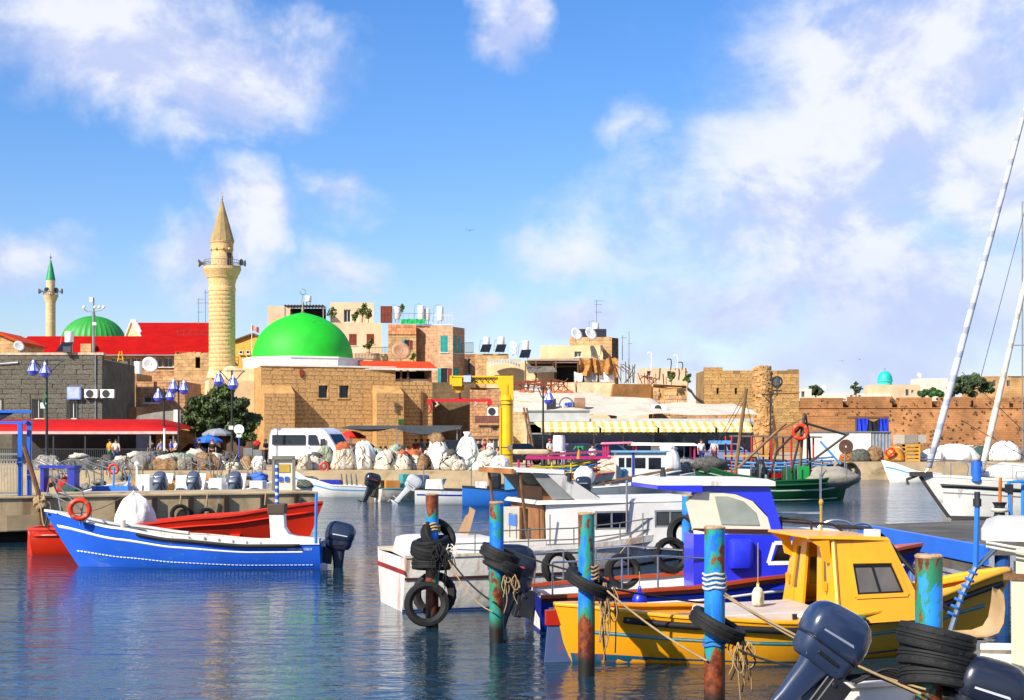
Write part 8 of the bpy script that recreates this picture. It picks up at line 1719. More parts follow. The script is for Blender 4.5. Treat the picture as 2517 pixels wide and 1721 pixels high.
for a, l in ((1056, 1016), (1072, 1000), (1196, 1004), (1168, 998)): MB().tube(curve([(x(a), -.1, z(988)), (x(a) + .1, -.12, z((988 + l) / 2)), (x(a) - .05, -.1, z(l)), (x(a) + .18, -.1, z((988 + l) / 2))], 5), .05, 6).build('strap', mat('strap_pale', 'c8a090', rough=.9) if a > 1060 else RDB, T)
# ---- red awning restaurant
def red_awning():
 Y0 = 95.5; X0 = PX(-50, Y0); x = lambda p: PX(p, Y0) - X0; z = lambda py, yy=Y0: PZ(py, yy) - QZ
 T = thing('awning_shelter', 'long red barrel awning over the dark quayside terrace', 'awning', (X0, Y0, QZ)); RDA = mat('awning_red', 'ac1210', spec=.2, rough=.7, var=.1, scale=.8, bump=.15, bscale=3)
 W = x(436); D = 5.2; secs = []; hz0, hz1 = z(1061), z(1031, Y0 + 4)
 for i in range(41):
  xx = W * i / 40; sh = 1 if xx < x(360) else 1 - .75 * ((xx - x(360)) / (W - x(360))) ** 2
  secs.append([(xx, D * (1 - math.cos(R(t))) * .62, hz0 + (hz1 - hz0) * sh * math.sin(R(t)) * (1 + .012 * (i % 2))) for t in (0, 12, 26, 42, 58, 74, 90)] + [(xx, D, hz0 + (hz1 - hz0) * sh * .9)])
 MB().loft(secs, cap=False, closed=False).build('canopy', RDA, T, smooth=35); bx('valance_bar', mat('bar_pink', 'c8a4a0', rough=.6), T, 0, W, -.06, -.001, hz0 - .16, hz0 + .02)
 for p in (40, 130, 208, 290, 368, 425): bx('post', GALV if p > 360 else DARKM, T, x(p) - .05, x(p) + .05, .1, .2, 0, hz0)
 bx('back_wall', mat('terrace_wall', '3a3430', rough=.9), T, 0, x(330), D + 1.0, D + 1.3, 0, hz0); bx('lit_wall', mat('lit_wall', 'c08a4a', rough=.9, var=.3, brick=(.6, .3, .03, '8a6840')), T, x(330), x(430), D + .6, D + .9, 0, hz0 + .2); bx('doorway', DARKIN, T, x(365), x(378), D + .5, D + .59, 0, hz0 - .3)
 bx('door_leaf', mat('door_pale', '9aa4c0', rough=.6), T, x(276), x(312), D + .85, D + .99, 0, 2.2)
 fb = MB(); fb.box(0, x(430), -.55, -.5, 1.02, 1.08).box(0, x(430), -.55, -.5, .1, .16); fb.build('fence_rail', DARKM, T); b = MB().box(-.02, .02, -.545, -.505, .16, 1.02).mesh('fence_bar', DARKM)
 for i in range(100): inst('fence_bar', b, T, (x(430) * (i + .5) / 100, 0, 0))
red_awning()
for i, (px, Y) in enumerate(((118, 98), (200, 98.4), (60, 98.2), (330, 98), (160, 99.5))):
 T = thing('cafe_table', 'dark square cafe table under the red barrel awning', 'table', (PX(px, Y), Y, QZ), 0, 'cafe tables under the red awning'); bx('top', WOODB, T, -.45, .45, -.4, .4, .70, .75); bx('leg', DARKM, T, -.05, .05, -.05, .05, 0, .70)
T = thing('arched_sign', 'grey arched shop front with a white sign end behind the awning', 'shop front', (PX(335, 106), 106, QZ)); W = PX(442, 106) - PX(335, 106); zt = PZ(1010, 106) - QZ
arc = [(0, 0), (0, zt * .9)] + [(W * .88 * k / 10, zt * (.9 + .1 * math.sin(math.pi * k / 10 * .5))) for k in range(1, 11)] + [(W * .88, 0)]; MB().prism(arc, 0, .3).build('front', mat('front_grey', '8a8478', rough=.9), T); MB().box(W * .88, W, -.3, .3, zt * .62, zt * 1.02).build('sign_box', TANKW, T); MB().sphere((W * .5, -.1, zt * .62), W * .3, .15, zt * .2, 14, 7, .2, 2, 1).build('mural', mat('mural_red', '8a3a2c', rough=.9, var=.6, scale=4), T)
# ---- bushy tree by the mosque
def bush():
 Y = 101; k = Y / FPX; cx = PX(548, Y); cr = []
 for px, py, r in ((500, 1000, 38), (540, 985, 42), (580, 1000, 40), (610, 1030, 30), (480, 1030, 32), (530, 1035, 45), (575, 1050, 40), (555, 962, 22), (600, 1070, 30), (500, 1065, 32), (470, 1000, 20), (538, 955, 16)): cr.append((PX(px, Y) - cx, rnd.uniform(-.5, .5), PZ(py, Y) - QZ, r * k))
 tree('carob_tree', 'large dark evergreen tree between the lamp posts and the mosque', (cx, Y, QZ), 4.5, cr, 26000, 5, mat('leaf_carob', '3a4c1c', rough=.6, var=.6, scale=1.0), .15, trunk_r=.25)
bush()
# ---- vehicles
WHEEL = {}
def wheel(parent, x, y, r=.33, w=.22):
 if r not in WHEEL:
  WHEEL[r] = (MB().lathe([(r * .62, -w / 2), (r * .9, -w / 2), (r, -w * .35), (r, w * .35), (r * .9, w / 2), (r * .62, w / 2)], 22, axis='y').mesh('tyre', BLACKR, smooth=35), MB().lathe([(.001, -w * .3), (r * .25, -w * .36), (r * .3, -w * .2), (r * .58, -w * .3), (r * .63, -w * .48), (r * .63, w * .48), (r * .5, w * .3), (.001, w * .3)], 22, axis='y').mesh('rim', mat('rim_silver', '8d9094', rough=.35, metal=.7), smooth=35))
 o = inst('wheel', WHEEL[r][0], parent, (x, y, r)); inst('rim', WHEEL[r][1], o)
def van(label, loc, rz):
 T = thing('van', label, 'van', loc, rz); WP = paintm('van_white', 'e6e6e6', dirt=.05, coat=.6, rough=.3)
 side = [(-2.6, .45), (-2.6, 1.2), (-2.56, 2.0), (-2.45, 2.33), (-2.1, 2.42), (.95, 2.42), (1.35, 2.30), (1.62, 2.02), (2.12, 1.30), (2.55, 1.10), (2.72, .85), (2.74, .45)]
 secs = []
 b = MB(); ys = [(-.90, .94, .06), (-.98, 1.0, .0), (-.985, 1.0, 0.0), (.985, 1.0, 0), (.98, 1.0, 0), (.90, .94, .06)]
 for y, s, dz in ys:
  secs.append([(x * (1 - dz * .4), y * (1 - .06 * max(0, (z - 1.25) / 1.2)), .45 + (z - .45) * (1 - dz * .35)) for x, z in side])
 b.loft(secs); b.build('body', WP, T, smooth=35)
 sk = MB().box(-2.62, 2.70, -.94, .94, .28, .46).build('sill', mat('trim_black', '17181a', rough=.6), T);
 yy = lambda z: .985 * (1 - .06 * max(0, (z - 1.25) / 1.2)) + .008
 for sd in (1, -1):
  for nm, q in (('side_window', [(-2.35, 1.35), (.05, 1.35), (.05, 1.98), (-2.35, 1.98)]), ('door_window', [(.25, 1.35), (1.05, 1.35), (.82, 1.98), (.25, 1.98)]), ('quarter_window', [(1.12, 1.28), (1.55, 1.25), (1.22, 1.7), (1.12, 1.8)])):
   MB().add([(x, sd * yy(z), z) for x, z in q], [(0, 1, 2, 3)]).build(nm, GLASS, T)
  bx('door_seam', DARKM, T, .13, .145, sd * .99 - .003, sd * .99 + .003, .5, 1.3); bx('door_handle', DARKM, T, .22, .38, sd * .985 - .02, sd * .985 + .02, 1.18, 1.22)
  bx('mirror', DARKM, T, 1.35, 1.5, sd * 1.08 - .08, sd * 1.08 + .08, 1.4, 1.75, .02); bx('headlight', PANE, T, 2.60, 2.735, sd * .72 - .18, sd * .72 + .18, .82, 1.02, .03); bx('rear_lamp', mat('lamp_red', '8a1410', rough=.3), T, -2.63, -2.58, sd * .85 - .08, sd * .85 + .08, .8, 1.4)
  for x in (-1.6, 1.75): wheel(T, x, sd * .84)
 MB().add([(2.10, -.83, 1.36), (2.10, .83, 1.36), (1.655, .78, 2.02), (1.655, -.78, 2.02)], [(0, 1, 2, 3)]).xf(Matrix.Translation((.014, 0, .004))).build('windscreen', GLASS, T)
 bx('grille', mat('trim_black', '17181a'), T, 2.70, 2.76, -.5, .5, .6, .9); bx('number_plate', mat('plate_yellow', 'c8a41c'), T, 2.762, 2.775, -.25, .25, .5, .6)
 return T
van('white minibus van parked on the quay in front of the mosque', (PX(768, 89.5), 89.5, QZ), -22)
def car(label, loc, rz, colr, L=4.2, H=1.42, W=1.7, pick=False, name='car'):
 T = thing(name, label, 'car' if not pick else 'pickup', loc, rz); m = paintm('car_' + colr, colr, dirt=.05, coat=.7, rough=.25); s = L / 4.2
 low = [(-2.08, .3), (-2.1, .62), (-2.0, .86), (-1.2, .9), (.75, .90), (1.6, .80), (2.02, .66), (2.1, .45), (2.05, .3)]
 b = MB(); b.loft([[(x * s * (.97 if abs(y) > .8 else 1), y, z) for x, z in low] for y in (-W / 2 * .93, -W / 2, W / 2, W / 2 * .93)]); b.build('body', m, T, smooth=35)
 cab = [(-1.75, .88), (-1.25, H), (.25, H), (1.0, .88)] if not pick else [(-.3, .9), (-.15, H + .25), (.75, H + .25), (1.3, .9)]
 c = MB(); c.loft([[(x * s, y * (1 if z < 1 else .82), z) for x, z in cab] for y in (-W / 2 * .93, W / 2 * .93)]); co = c.build('cabin', m, T)
 q = lambda u, v: (cab[0][0] + (cab[1][0] - cab[0][0]) * v + ((cab[3][0] + (cab[2][0] - cab[3][0]) * v) - (cab[0][0] + (cab[1][0] - cab[0][0]) * v)) * u, .9 + (cab[1][1] - .9) * v)
 for sd in (1, -1):
  for a, b_ in ((.08, .48), (.52, .92)):
   pts = [q(a, .12), q(b_, .12), q(b_, .88), q(a, .88)]; MB().add([(x * s, sd * (W / 2 * (.93 - .168 * (z - .9) / (cab[1][1] - .9)) + .012), z) for x, z in pts], [(0, 1, 2, 3)]).build('side_window', GLASS, T)
  for x in (-1.3, 1.3): wheel(T, x * s, sd * (W / 2 - .1), .31, .2)
  bx('headlight', PANE, T, 1.95 * s, 2.08 * s, sd * .58 - .15, sd * .58 + .15, .58, .70); bx('tail_lamp', mat('lamp_red', '8a1410'), T, -2.11 * s, -2.02 * s, sd * .62 - .12, sd * .62 + .12, .62, .76)
 for (x0, z0), (x1, z1), nm in ((cab[3], cab[2], 'windscreen'), (cab[0], cab[1], 'rear_window')):
  f = .04 if nm == 'windscreen' else -.04; e = lambda t: ((x0 + (x1 - x0) * t) * s + f * .5, z0 + (z1 - z0) * t)
  a, b_ = e(.1), e(.9); MB().add([(a[0], -W / 2 * .82, a[1]), (a[0], W / 2 * .82, a[1]), (b_[0], W / 2 * .72, b_[1]), (b_[0], -W / 2 * .72, b_[1])], [(0, 1, 2, 3)]).build(nm, GLASS, T)
 if pick: bx('load_bed', mat('trim_black', '17181a'), T, -2.0 * s, -.35 * s, -W / 2 + .06, W / 2 - .06, .905, 1.0)
 return T
car('dark sedan parked beside the white van', (PX(892, 95), 95, QZ), -25, '20242a'); car('black pickup truck under the edge of the grey canopy', (PX(1098, 92), 92, QZ), -50, '14161a', pick=True, name='pickup_truck')
car('dark blue car parked before the restaurant windows', (PX(1436, 98), 98, QZ), 10, '1f2a60'); car('black car parked beside the crane pillar', (PX(1284, 95), 95, QZ), 20, '17181c'); car('dark car standing in the shade by the bushy tree', (PX(512, 99), 99, QZ), 0, '1c1e24')
car('silver blue car behind the red tour boat', (PX(1798, 97), 97, QZ), 0, '7a86a8'); car('grey car parked before the restaurant end', (PX(1508, 99), 99, QZ), 0, '3a4450')
# ---- grey market canopy, parasols
T = thing('market_canopy', 'sagging dark grey market canopy on poles in front of the mosque', 'canopy', (PX(850, 96), 96, QZ)); x = lambda p: PX(p, 96) - PX(850, 96); z = lambda py: PZ(py, 96) - QZ
secs = []
for i in range(25):
 t = i / 24; secs.append([(x(850 + 282 * t), -3.5 + 6.5 * s_, z(1054) + .25 * s_ - (.30 * abs(math.sin(t * math.pi * 2.2)) * math.sin(math.pi * min(1, s_ + .08)) + (.32 * math.sin(math.pi * (t - .45) / .55) * (1 - s_) if t > .45 else 0))) for s_ in (0, .2, .4, .6, .8, 1)])
MB().loft(secs, cap=False, closed=False).build('cloth', mat('canopy_charcoal', '3c3e3c', rough=.9, var=.2), T, smooth=True)
for p, yy in ((848, -3.4), (985, -3.4), (1128, -3.2), (848, 2.8), (985, 2.8), (1128, 2.8)): bx('pole', GALV, T, x(p) - .04, x(p) + .04, yy - .04, yy + .04, 0, z(1053))
def parasol(label, px, Y, ytop, r, m):
 T = thing('parasol', label, 'parasol', (PX(px, Y), Y, QZ)); H = PZ(ytop, Y) - QZ; n = 8; b = MB(); ring = [(r * math.cos(2 * math.pi * i / n), r * math.sin(2 * math.pi * i / n), H - r * .42) for i in range(n)]; mid = [(r * .6 * math.cos(2 * math.pi * i / n), r * .6 * math.sin(2 * math.pi * i / n), H - r * .18) for i in range(n)]
 b.loft([[(x_, y_, z_ - .15) for x_, y_, z_ in ring], ring, mid, [(.02 * math.cos(2 * math.pi * i / n), .02 * math.sin(2 * math.pi * i / n), H) for i in range(n)]], cap=False); b.build('cover', m, T); MB().tube([(0, 0, 0), (0, 0, H + .1)], .03, 6).build('pole', TANKW, T)
parasol('red parasol behind the white van', 863, 97, 1058, 1.0, mat('parasol_red', 'd02820', rough=.7)); parasol('blue and white parasol beside the bushy tree', 512, 98.5, 1068, 1.0, mat('parasol_blue', '2a6ad0', rough=.7))
parasol('grey parasol in the shade behind the blue one', 535, 100.5, 1050, 1.1, mat('parasol_grey', '8a9096', rough=.8))
# cabinets, signs
T = thing('service_cabinet', 'grey service cabinets with a red flower pot on top', 'cabinet', (PX(600, 90), 90, QZ)); W = PX(646, 90) - PX(600, 90)
for k in range(2): bx('cabinet', mat('cabinet_grey', '6a6e70', rough=.6), T, W * k / 2 + .01, W * (k + 1) / 2 - .01, -.3, .4, 0, 1.15 - .1 * k, .02)
MB().lathe([(.1, 1.05), (.16, 1.3), (.001, 1.3)], 10, (W * .7, 0, 0)).build('pot', DARKM, T); MB().sphere((W * .7, 0, 1.45), .2, .18, .18, 12, 7, .6, 4, 1).build('flowers', mat('flower_red', 'c82020', rough=.8), T)
T = thing('road_sign', 'round white road sign on a blue pole before the cabinets', 'sign', (PX(588, 84), 84, QZ)); MB().tube([(0, 0, 0), (0, 0, PZ(1052, 84) - QZ)], .05, 8).build('pole', paintm('pole_violet', '3a44a0'), T); MB().lathe([(.001, -.03), (.3, -.03), (.3, .0), (.001, 0)], 20, (0, -.06, PZ(1056, 84) - QZ), axis='y').build('disc', TANKW, T); bx('plate', TANKW, T, -.14, .14, -.09, -.05, PZ(1075, 84) - QZ, PZ(1065, 84) - QZ)
T = thing('steel_pole', 'thin pale pole standing at the awning end', 'pole', (PX(404, 84), 84, QZ)); MB().tube([(0, 0, 0), (0, 0, PZ(1053, 84) - QZ)], .06, 8).build('pole', TANKW, T)
T = thing('timber_spar', 'two long timber spars leaning against the restaurant corner', 'spar', (PX(1308, 97), 97, QZ)); tubes('spar', WOODB, T, [[(.1, 0, 0), (-.55, 2, PZ(1002, 98) - QZ)], [(.25, 0, 0), (-.35, 2, PZ(1003, 98) - QZ)]], .07)
T = thing('toy_palm', 'orange and green plastic palm ornament on the pink boat', 'ornament', P(1422, 1128, 66)); MB().tube([(0, 0, 0), (.03, 0, .45)], .1, 8, r2=.05).build('stem', mat('toy_orange', 'c87a20'), T); g = MB()
for a in range(7): g.tube([(.03, 0, .45), (.03 + .18 * math.cos(a * .9), .18 * math.sin(a * .9), .55), (.03 + .3 * math.cos(a * .9), .3 * math.sin(a * .9), .42)], [.03, .06, .01], 5)
g.build('fronds', mat('toy_green', '148a48'), T)
# ================================================================== nets and bags along the quay
r = random.Random(44)
row = [(545, 79, .7, .5, NET_W, None), (575, 78.5, .75, .55, NET_W, NET_D), (610, 80, .8, .8, NET_B, None), (636, 79, .7, .75, BAGW, None), (750, 78.4, .75, .85, NET_W, None), (775, 79.3, .8, .85, NET_W, NET_D), (800, 80.5, 1.0, 1.35, NET_G, None), (845, 79.5, 1.05, 1.35, NET_W, NET_O), (893, 80, 1.15, 1.55, BAGW, None), (925, 81, 1.1, 1.15, NET_G, None), (948, 79, 1.0, 1.1, NET_W, None), (975, 79.6, 1.0, 1.25, NET_G, NET_G), (990, 78.6, .85, .95, NET_W, NET_O), (1018, 79.2, 1.0, 1.0, NET_W, NET_O), (1042, 78.8, .7, .9, NET_B, None), (1075, 79.4, 1.15, 1.75, BAGW, NET_B), (1106, 78.4, .95, 1.0, NET_W, NET_D), (1150, 79.5, 1.25, 1.75, BAGW, 'neck'), (1128, 78, .7, .6, NET_W, None), (1200, 79, 1.1, 1.0, NET_W, NET_W), (1178, 77.8, .6, .5, BAGW, None), (1230, 78.2, .9, .8, BAGW, None)]
lab = ['low pale net heap behind the striped pole of the pier', 'pale net heap with dark mesh beside the cabinets', 'brown net heap beside the cabinets', 'plain white sack in front of the cabinets', 'pale net bag before the van wheel', 'pale net bag with dark mesh spilling out before the van', 'round grey green net bag in front of the van', 'white net bag with orange rope on top', 'large plain white bulk bag beside the dark sedan', 'grey green net bag next to the large plain white bag', 'flat pale net heap below the market canopy', 'grey green net heap with more net on top', 'small pale bag with orange rope below the canopy pole', 'pale net heap with orange rope in front of the diners', 'short brown net roll beside the tall white bag', 'tall white bulk bag heaped with brown net', 'pale net heap with dark mesh between the tall white bags', 'tall white bulk bag with a tied neck beside the crane', 'tiny pale net heap at the quay edge', 'wide pale net heap spilling beside the crane', 'small white sack at the quay edge beside the crane', 'slumped white bag at the foot of the crane']
for i, (px, Y, rx, hg, m, sub) in enumerate(row): sack('net_bag', lab[i], (PX(px, Y), Y, QZ - .03), rx * .62, rx * .5, hg, m, i + 60, 'bag', .55, .17, r.uniform(0, 360), sub=sub)
sack('bulk_bag', 'huge white bulk bag standing on the wheelhouse boat quay', (PX(1643, 76.6), 76.6, QZ - .03), .62, .55, 1.35, BAGW, 99, 'bag', .8, .08); sack('net_heap', 'black and white net heap beside the green trawler bow', (PX(1695, 78), 78, QZ - .9), 1.0, .6, 1.5, mat('net_bw', '7a7a78', rough=1, var=.7, scale=9, bump=1, bscale=24), 98, 'net', .5, .2)
sack('net_heap', 'pale net heap in front of the white wheelhouse windows', (PX(1505, 77), 77, QZ - .05), .9, .5, .8, NET_W, 97, 'net', .6, .2)
ring_buoy('small red lifebuoy on the net bags before the van', P(797, 1148, 77.4), (R(12), 0, R(10)), .28)
# pale nets heaped further along, behind the moored skiffs
NET_GR = mat('net_grey', '8d8a82', rough=1, var=.45, scale=6, bump=1.0, bscale=22, net=12)
row2 = [(335, 79, 1.1, .9, NET_D), (358, 78.5, 1.2, 1.0, NET_GR), (385, 79.5, 1.3, 1.05, NET_D), (408, 78.3, 1.1, .75, NET_B), (432, 79.5, 1.2, .9, NET_G), (455, 78.4, 1.1, .8, NET_GR), (480, 79.4, 1.1, 1.0, mat('net_greenbright', '5a9a5a', rough=1, var=.5, bump=1, bscale=16)), (505, 78.6, 1.2, .95, NET_B), (530, 79.6, 1.1, .9, NET_W), (300, 79.2, 1.1, .7, NET_GR), (265, 79.4, 1.2, .8, NET_D), (230, 79, 1.2, .7, NET_D), (195, 79.6, 1.2, .8, NET_D), (565, 80.5, 1.0, 1.0, NET_D), (120, 79, 1.2, .8, NET_GR)]
lab2 = ['dark net mound behind the lifebuoy rail', 'pale folded net beside the dark mound', 'grey black net mound with a ridge', 'low pale net in front of the ridge mound', 'grey green net beside the thin pale pole', 'loose pale net with blue floats', 'net mound with bright green float bag', 'tan coiled net before the road sign', 'pale net roll before the road sign', 'pale net below the orange lifebuoy', 'dark net below the slanted gangway', 'pale net tangle beside the cable reel', 'dark net mound behind the cable reel', 'dark net mound topped with a brown cloth', 'pale net behind the blue boat arch']
for i, (px, Y, rx, hg, m) in enumerate(row2): sack('net_heap', lab2[i], (PX(px, Y), Y, QZ - .03), rx * .7, rx * .5, hg, m, i + 120, 'net', .6, .26, r.uniform(0, 360), sub=NET_W if i % 3 == 0 else None)
r = random.Random(77)
for i in range(44):
 px = r.uniform(80, 650); Y = r.uniform(52, 72); s_ = r.uniform(.16, .36); m = r.choice((NET_GR, NET_D, NET_W, NET_B, NET_GR, NET_G, mat('gear_orange2', 'c87a2c', rough=.9, bump=.8), mat('gear_blue', '3a62b0', rough=.8)))
 k = ('grey', 'dark', 'pale', 'brown', 'grey', 'green grey', 'orange', 'blue')[(NET_GR, NET_D, NET_W, NET_B, NET_GR, NET_G, MATS['gear_orange2'], MATS['gear_blue']).index(m)]
 wh = ('beside the skiff with the blue arch', 'beside the skiff with the blue side panel', 'beside the skiff with the steering console', 'beside the skiff with the striped outboard', 'beside the skiff with the angled windscreen', 'beside the skiff with the box console')[sum(px > q for q in (190, 305, 375, 440, 540))]
 o = MB().sphere((0, 0, 0), s_, s_ * .8, s_ * .6, 18, 9, .7, 2.6, i).sphere((s_ * .8, .1, -.05), s_ * .5, s_ * .5, s_ * .4, 12, 7, .8, 3, i + 50).build('gear_bundle', m, None, smooth=True)
 o.location = (PX(px, Y), Y, 1.0 + r.uniform(-.05, .25)); tag(o, k + ' bundle of net and gear ' + wh, 'bundle', k + ' gear bundles in the skiffs')
 if i % 2:
  o = MB().tube([(0, 0, -.2), (r.uniform(-.2, .2), 0, .5), (r.uniform(-.4, .4), 0, r.uniform(.8, 1.5))], .022, 6).build('boat_pole', GALV if i % 4 == 1 else WOODB); o.location = (PX(px + 12, Y), Y, 1.0); tag(o, ('thin metal' if i % 4 == 1 else 'thin wooden') + ' pole sticking up ' + wh, 'pole', 'poles among the skiffs')
# ================================================================== skiffs moored behind the pier
Y = 52
def skiff(label, px, Y, hullc, items, L=4.6, rz=60, frame=None):
 T = boat('skiff', label, (PX(px, Y), Y, 0), rz, group=None); h = Hull(L, 1.7, [(0, .85), (.5, .9), (1, 1.35)], .25, .88, .3, .5, 2, .6, 0, .36)
 h.shell(18, 7).build('hull', hullc, T, smooth=50); h.inner(.15).build('inner_skin', OFFW, T); h.cap(.1, .05).build('gunwale', WHITE, T)
 return T, h
T, h = skiff('blue and white skiff with a blue arch frame behind the pier', 130, 50, BLUEH, None, rz=70)
BP = paintm('arch_blue', '1a2a9a'); bx('arch_post', BP, T, .2, .5, -.75, -.45, .7, 1.98); bx('arch_post', BP, T, .2, .5, .55, .7, .7, 1.98); bx('arch_top', BP, T, .15, .55, -.8, .75, 1.98, 2.08); MB().sphere((.8, .1, 1.3), .28, .3, .35, 12, 8, .3, 2, 2).build('red_bundle', mat('bundle_red', 'b82018', rough=.8), T); MB().sphere((.4, -1.1 + .6, 1.2), .3, .35, .25, 12, 7, .3, 2, 3).build('green_net', mat('net_greendark', '2f4a40'), T)
T, h = skiff('white skiff with a blue side panel and boat hook behind the pier', 262, 51, WHITE, None, rz=75); bx('side_panel', BLUEH, T, .0, .5, -.85, .6, .85, 1.32); bx('sloping_cover', mat('cover_beige', 'a89c88', rough=.9), T, .5, 1.2, -.8, .8, .9, 1.3, .1); tubes('boat_hook', paintm('pole_blue', '2f7fd8'), T, [[(.1, -.2, .9), (.1, -.25, 2.0)], [(.1, -.7, .9), (.15, -.85, 1.7)]], .035)
T, h = skiff('white skiff with a steering console behind the pier', 350, 51, WHITE, None, rz=80); bx('console', WHITE, T, .3, .8, -.15, .35, .8, 1.72, .04); bx('engine_cover', mat('cover_grey', '70767c', rough=.5), T, .1, .5, -.55, -.2, .9, 1.7, .06); bx('yellow_gear', mat('gear_orange', 'c88a28', rough=.9), T, .4, 1.2, -1.0 + .3, -.45, .9, 1.4)
for i, (px, lab_) in enumerate(((395, 'white skiff with a grey striped outboard behind the pier'), (478, 'white skiff with an angled windscreen and dark outboard'), (580, 'white skiff with a box console and striped outboard'))):
 T, h = skiff(lab_, px + 6, 50.5, WHITE, None, rz=82); outboard(T, (.05, .15, 1.0), 0, 55, 1.1, '4a5568', accent='d8dce4'); bx('console', paintm('house_white', 'd4d6d2'), T, .9, 1.4, -.6, -.1, .8, 1.7 - .1 * i, .03); MB().hexa([(1.0, .2, .9), (1.1, .2, .9), (1.1, .8, .9), (1.0, .8, .9)], [(1.5, .2, 1.75), (1.6, .2, 1.75), (1.6, .8, 1.75), (1.5, .8, 1.75)]).build('windscreen', WHITE, T)
# gangway rails, reel, small lamp standards
def gangrail(label, pts, Y, legs):
 T = thing('gangway_rail', label, 'rail', P(pts[0][0], pts[0][1], Y)); o = P(pts[0][0], pts[0][1], Y); L_ = [[P(a, b, Y) - o for a, b in pts], [P(a, b + 14, Y) - o for a, b in pts]] + [[P(a, b, Y) - o, P(a + 2, c, Y) - o] for a, b, c in legs]; tubes('rail', GALV, T, L_, .028); tubes('rail', GALV, T, [[q + Vector((0, .8, 0)) for q in l] for l in L_[:1]], .028)
gangrail('slanted gangway rail beside the cable reel', [(190, 1130), (248, 1152), (250, 1170)], 60, [(190, 1130, 1165), (210, 1138, 1175), (230, 1146, 1185), (248, 1152, 1205)]); gangrail('slanted gangway rail holding the orange lifebuoy', [(252, 1133), (268, 1137), (300, 1145), (312, 1170)], 58, [(252, 1133, 1200), (268, 1137, 1175), (300, 1145, 1200)]); gangrail('slanted gangway rail before the road sign', [(453, 1115), (520, 1145)], 62, [(453, 1115, 1150), (470, 1122, 1170), (488, 1131, 1190)])
gangrail('slanted gangway rail behind the blue gate post', [(72, 1128), (110, 1146), (130, 1160)], 60, [(80, 1132, 1180), (110, 1146, 1190)])
ring_buoy('orange lifebuoy hung on the slanted gangway rail', P(279, 1153, 57.6), (0, 0, R(6)), .23)
T = thing('cable_reel', 'open wire reel standing among the nets', 'reel', P(169, 1160, 60)); MB().torus((0, -.3, .1), .38, .03, 'y', 22, 5).torus((0, .3, .1), .38, .03, 'y', 22, 5).torus((0, 0, .1), .2, .02, 'y', 18, 5).build('hoop', GALV, T); tubes('spoke', GALV, T, [[(.38 * math.cos(a), -.3, .1 + .38 * math.sin(a)), (-.38 * math.cos(a), -.3, .1 - .38 * math.sin(a))] for a in (0, .6, 1.2, 1.8, 2.4)] + [[(.38 * math.cos(a), -.3, .1 + .38 * math.sin(a)), (.38 * math.cos(a), .3, .1 + .38 * math.sin(a))] for a in (0, 1.2, 2.4, 3.6, 4.8)] + [[(0, 0, .1), (0, 0, -1.0)]], .02)
T = thing('boat_mast', 'short white boat mast with a lamp among the skiffs', 'mast', P(337, 1185, 52)); tubes('mast', TANKW, T, [[(0, 0, -.7), (0, 0, .62)]], .045); MB().sphere((0, 0, .66), .1, n=9, m=6).build('lamp', TANKW, T)
# ================================================================== people
SKIN_T = [mat('skin_a', 'b8866a', rough=.6), mat('skin_b', '8f6048', rough=.6)]
def skinned(verts, edges, radii, root=0, sub=1):
 me = bpy.data.meshes.new('body'); me.from_pydata(verts, edges, []); o = bpy.data.objects.new('tmp', me); col.objects.link(o)
 m = o.modifiers.new('s', 'SKIN'); m.use_smooth_shade = True
 for i, sv in enumerate(me.skin_vertices[0].data): sv.radius = (radii[i], radii[i]); sv.use_root = (i == root)
 if sub: o.modifiers.new('u', 'SUBSURF').levels = sub; o.modifiers[-1].render_levels = sub
 dg = bpy.context.evaluated_depsgraph_get(); out = bpy.data.meshes.new_from_object(o.evaluated_get(dg)); bpy.data.objects.remove(o); bpy.data.meshes.remove(me)
 out.materials.clear(); out.materials.append(None); return out
def pose(kind):
 J = {'pel': (0, 0, .95), 'spi': (0, .0, 1.14), 'che': (0, 0, 1.33), 'nec': (0, -.005, 1.47), 'hea': (0, -.02, 1.57), 'top': (0, -.01, 1.66)}
 for s, k in ((-1, 'l'), (1, 'r')):
  J.update({k + 'sh': (s * .17, 0, 1.39), k + 'el': (s * .23, .02, 1.12), k + 'wr': (s * .24, -.06, .88), k + 'ha': (s * .24, -.09, .80), k + 'hi': (s * .09, 0, .90), k + 'kn': (s * .10, -.01, .50), k + 'an': (s * .10, .02, .09), k + 'to': (s * .11, -.13, .045)})
 if kind == 'walk': J.update({'lkn': (-.09, -.16, .52), 'lan': (-.09, -.20, .11), 'lto': (-.09, -.34, .07), 'rkn': (.09, .06, .50), 'ran': (.09, .30, .16), 'rto': (.09, .20, .05), 'lel': (-.22, .14, 1.14), 'lwr': (-.22, .16, .92), 'lha': (-.22, .14, .85), 'rel': (.22, -.12, 1.14), 'rwr': (.22, -.28, .98), 'rha': (.22, -.34, .95)})
 if kind == 'talk': J.update({'rel': (.24, -.08, 1.14), 'rwr': (.14, -.28, 1.22), 'rha': (.12, -.35, 1.25), 'lel': (-.24, -.04, 1.12), 'lwr': (-.12, -.24, 1.05), 'lha': (-.06, -.30, 1.06)})
 if kind == 'sit':
  d = .47
  for k in list(J): J[k] = (J[k][0], J[k][1], J[k][2] - d)
  for s, k in ((-1, 'l'), (1, 'r')): J.update({k + 'kn': (s * .12, -.42, .47), k + 'an': (s * .12, -.40, .09), k + 'to': (s * .12, -.54, .05), k + 'wr': (s * .18, -.28, .62), k + 'ha': (s * .15, -.36, .62), k + 'el': (s * .24, -.06, .66)})
 return J
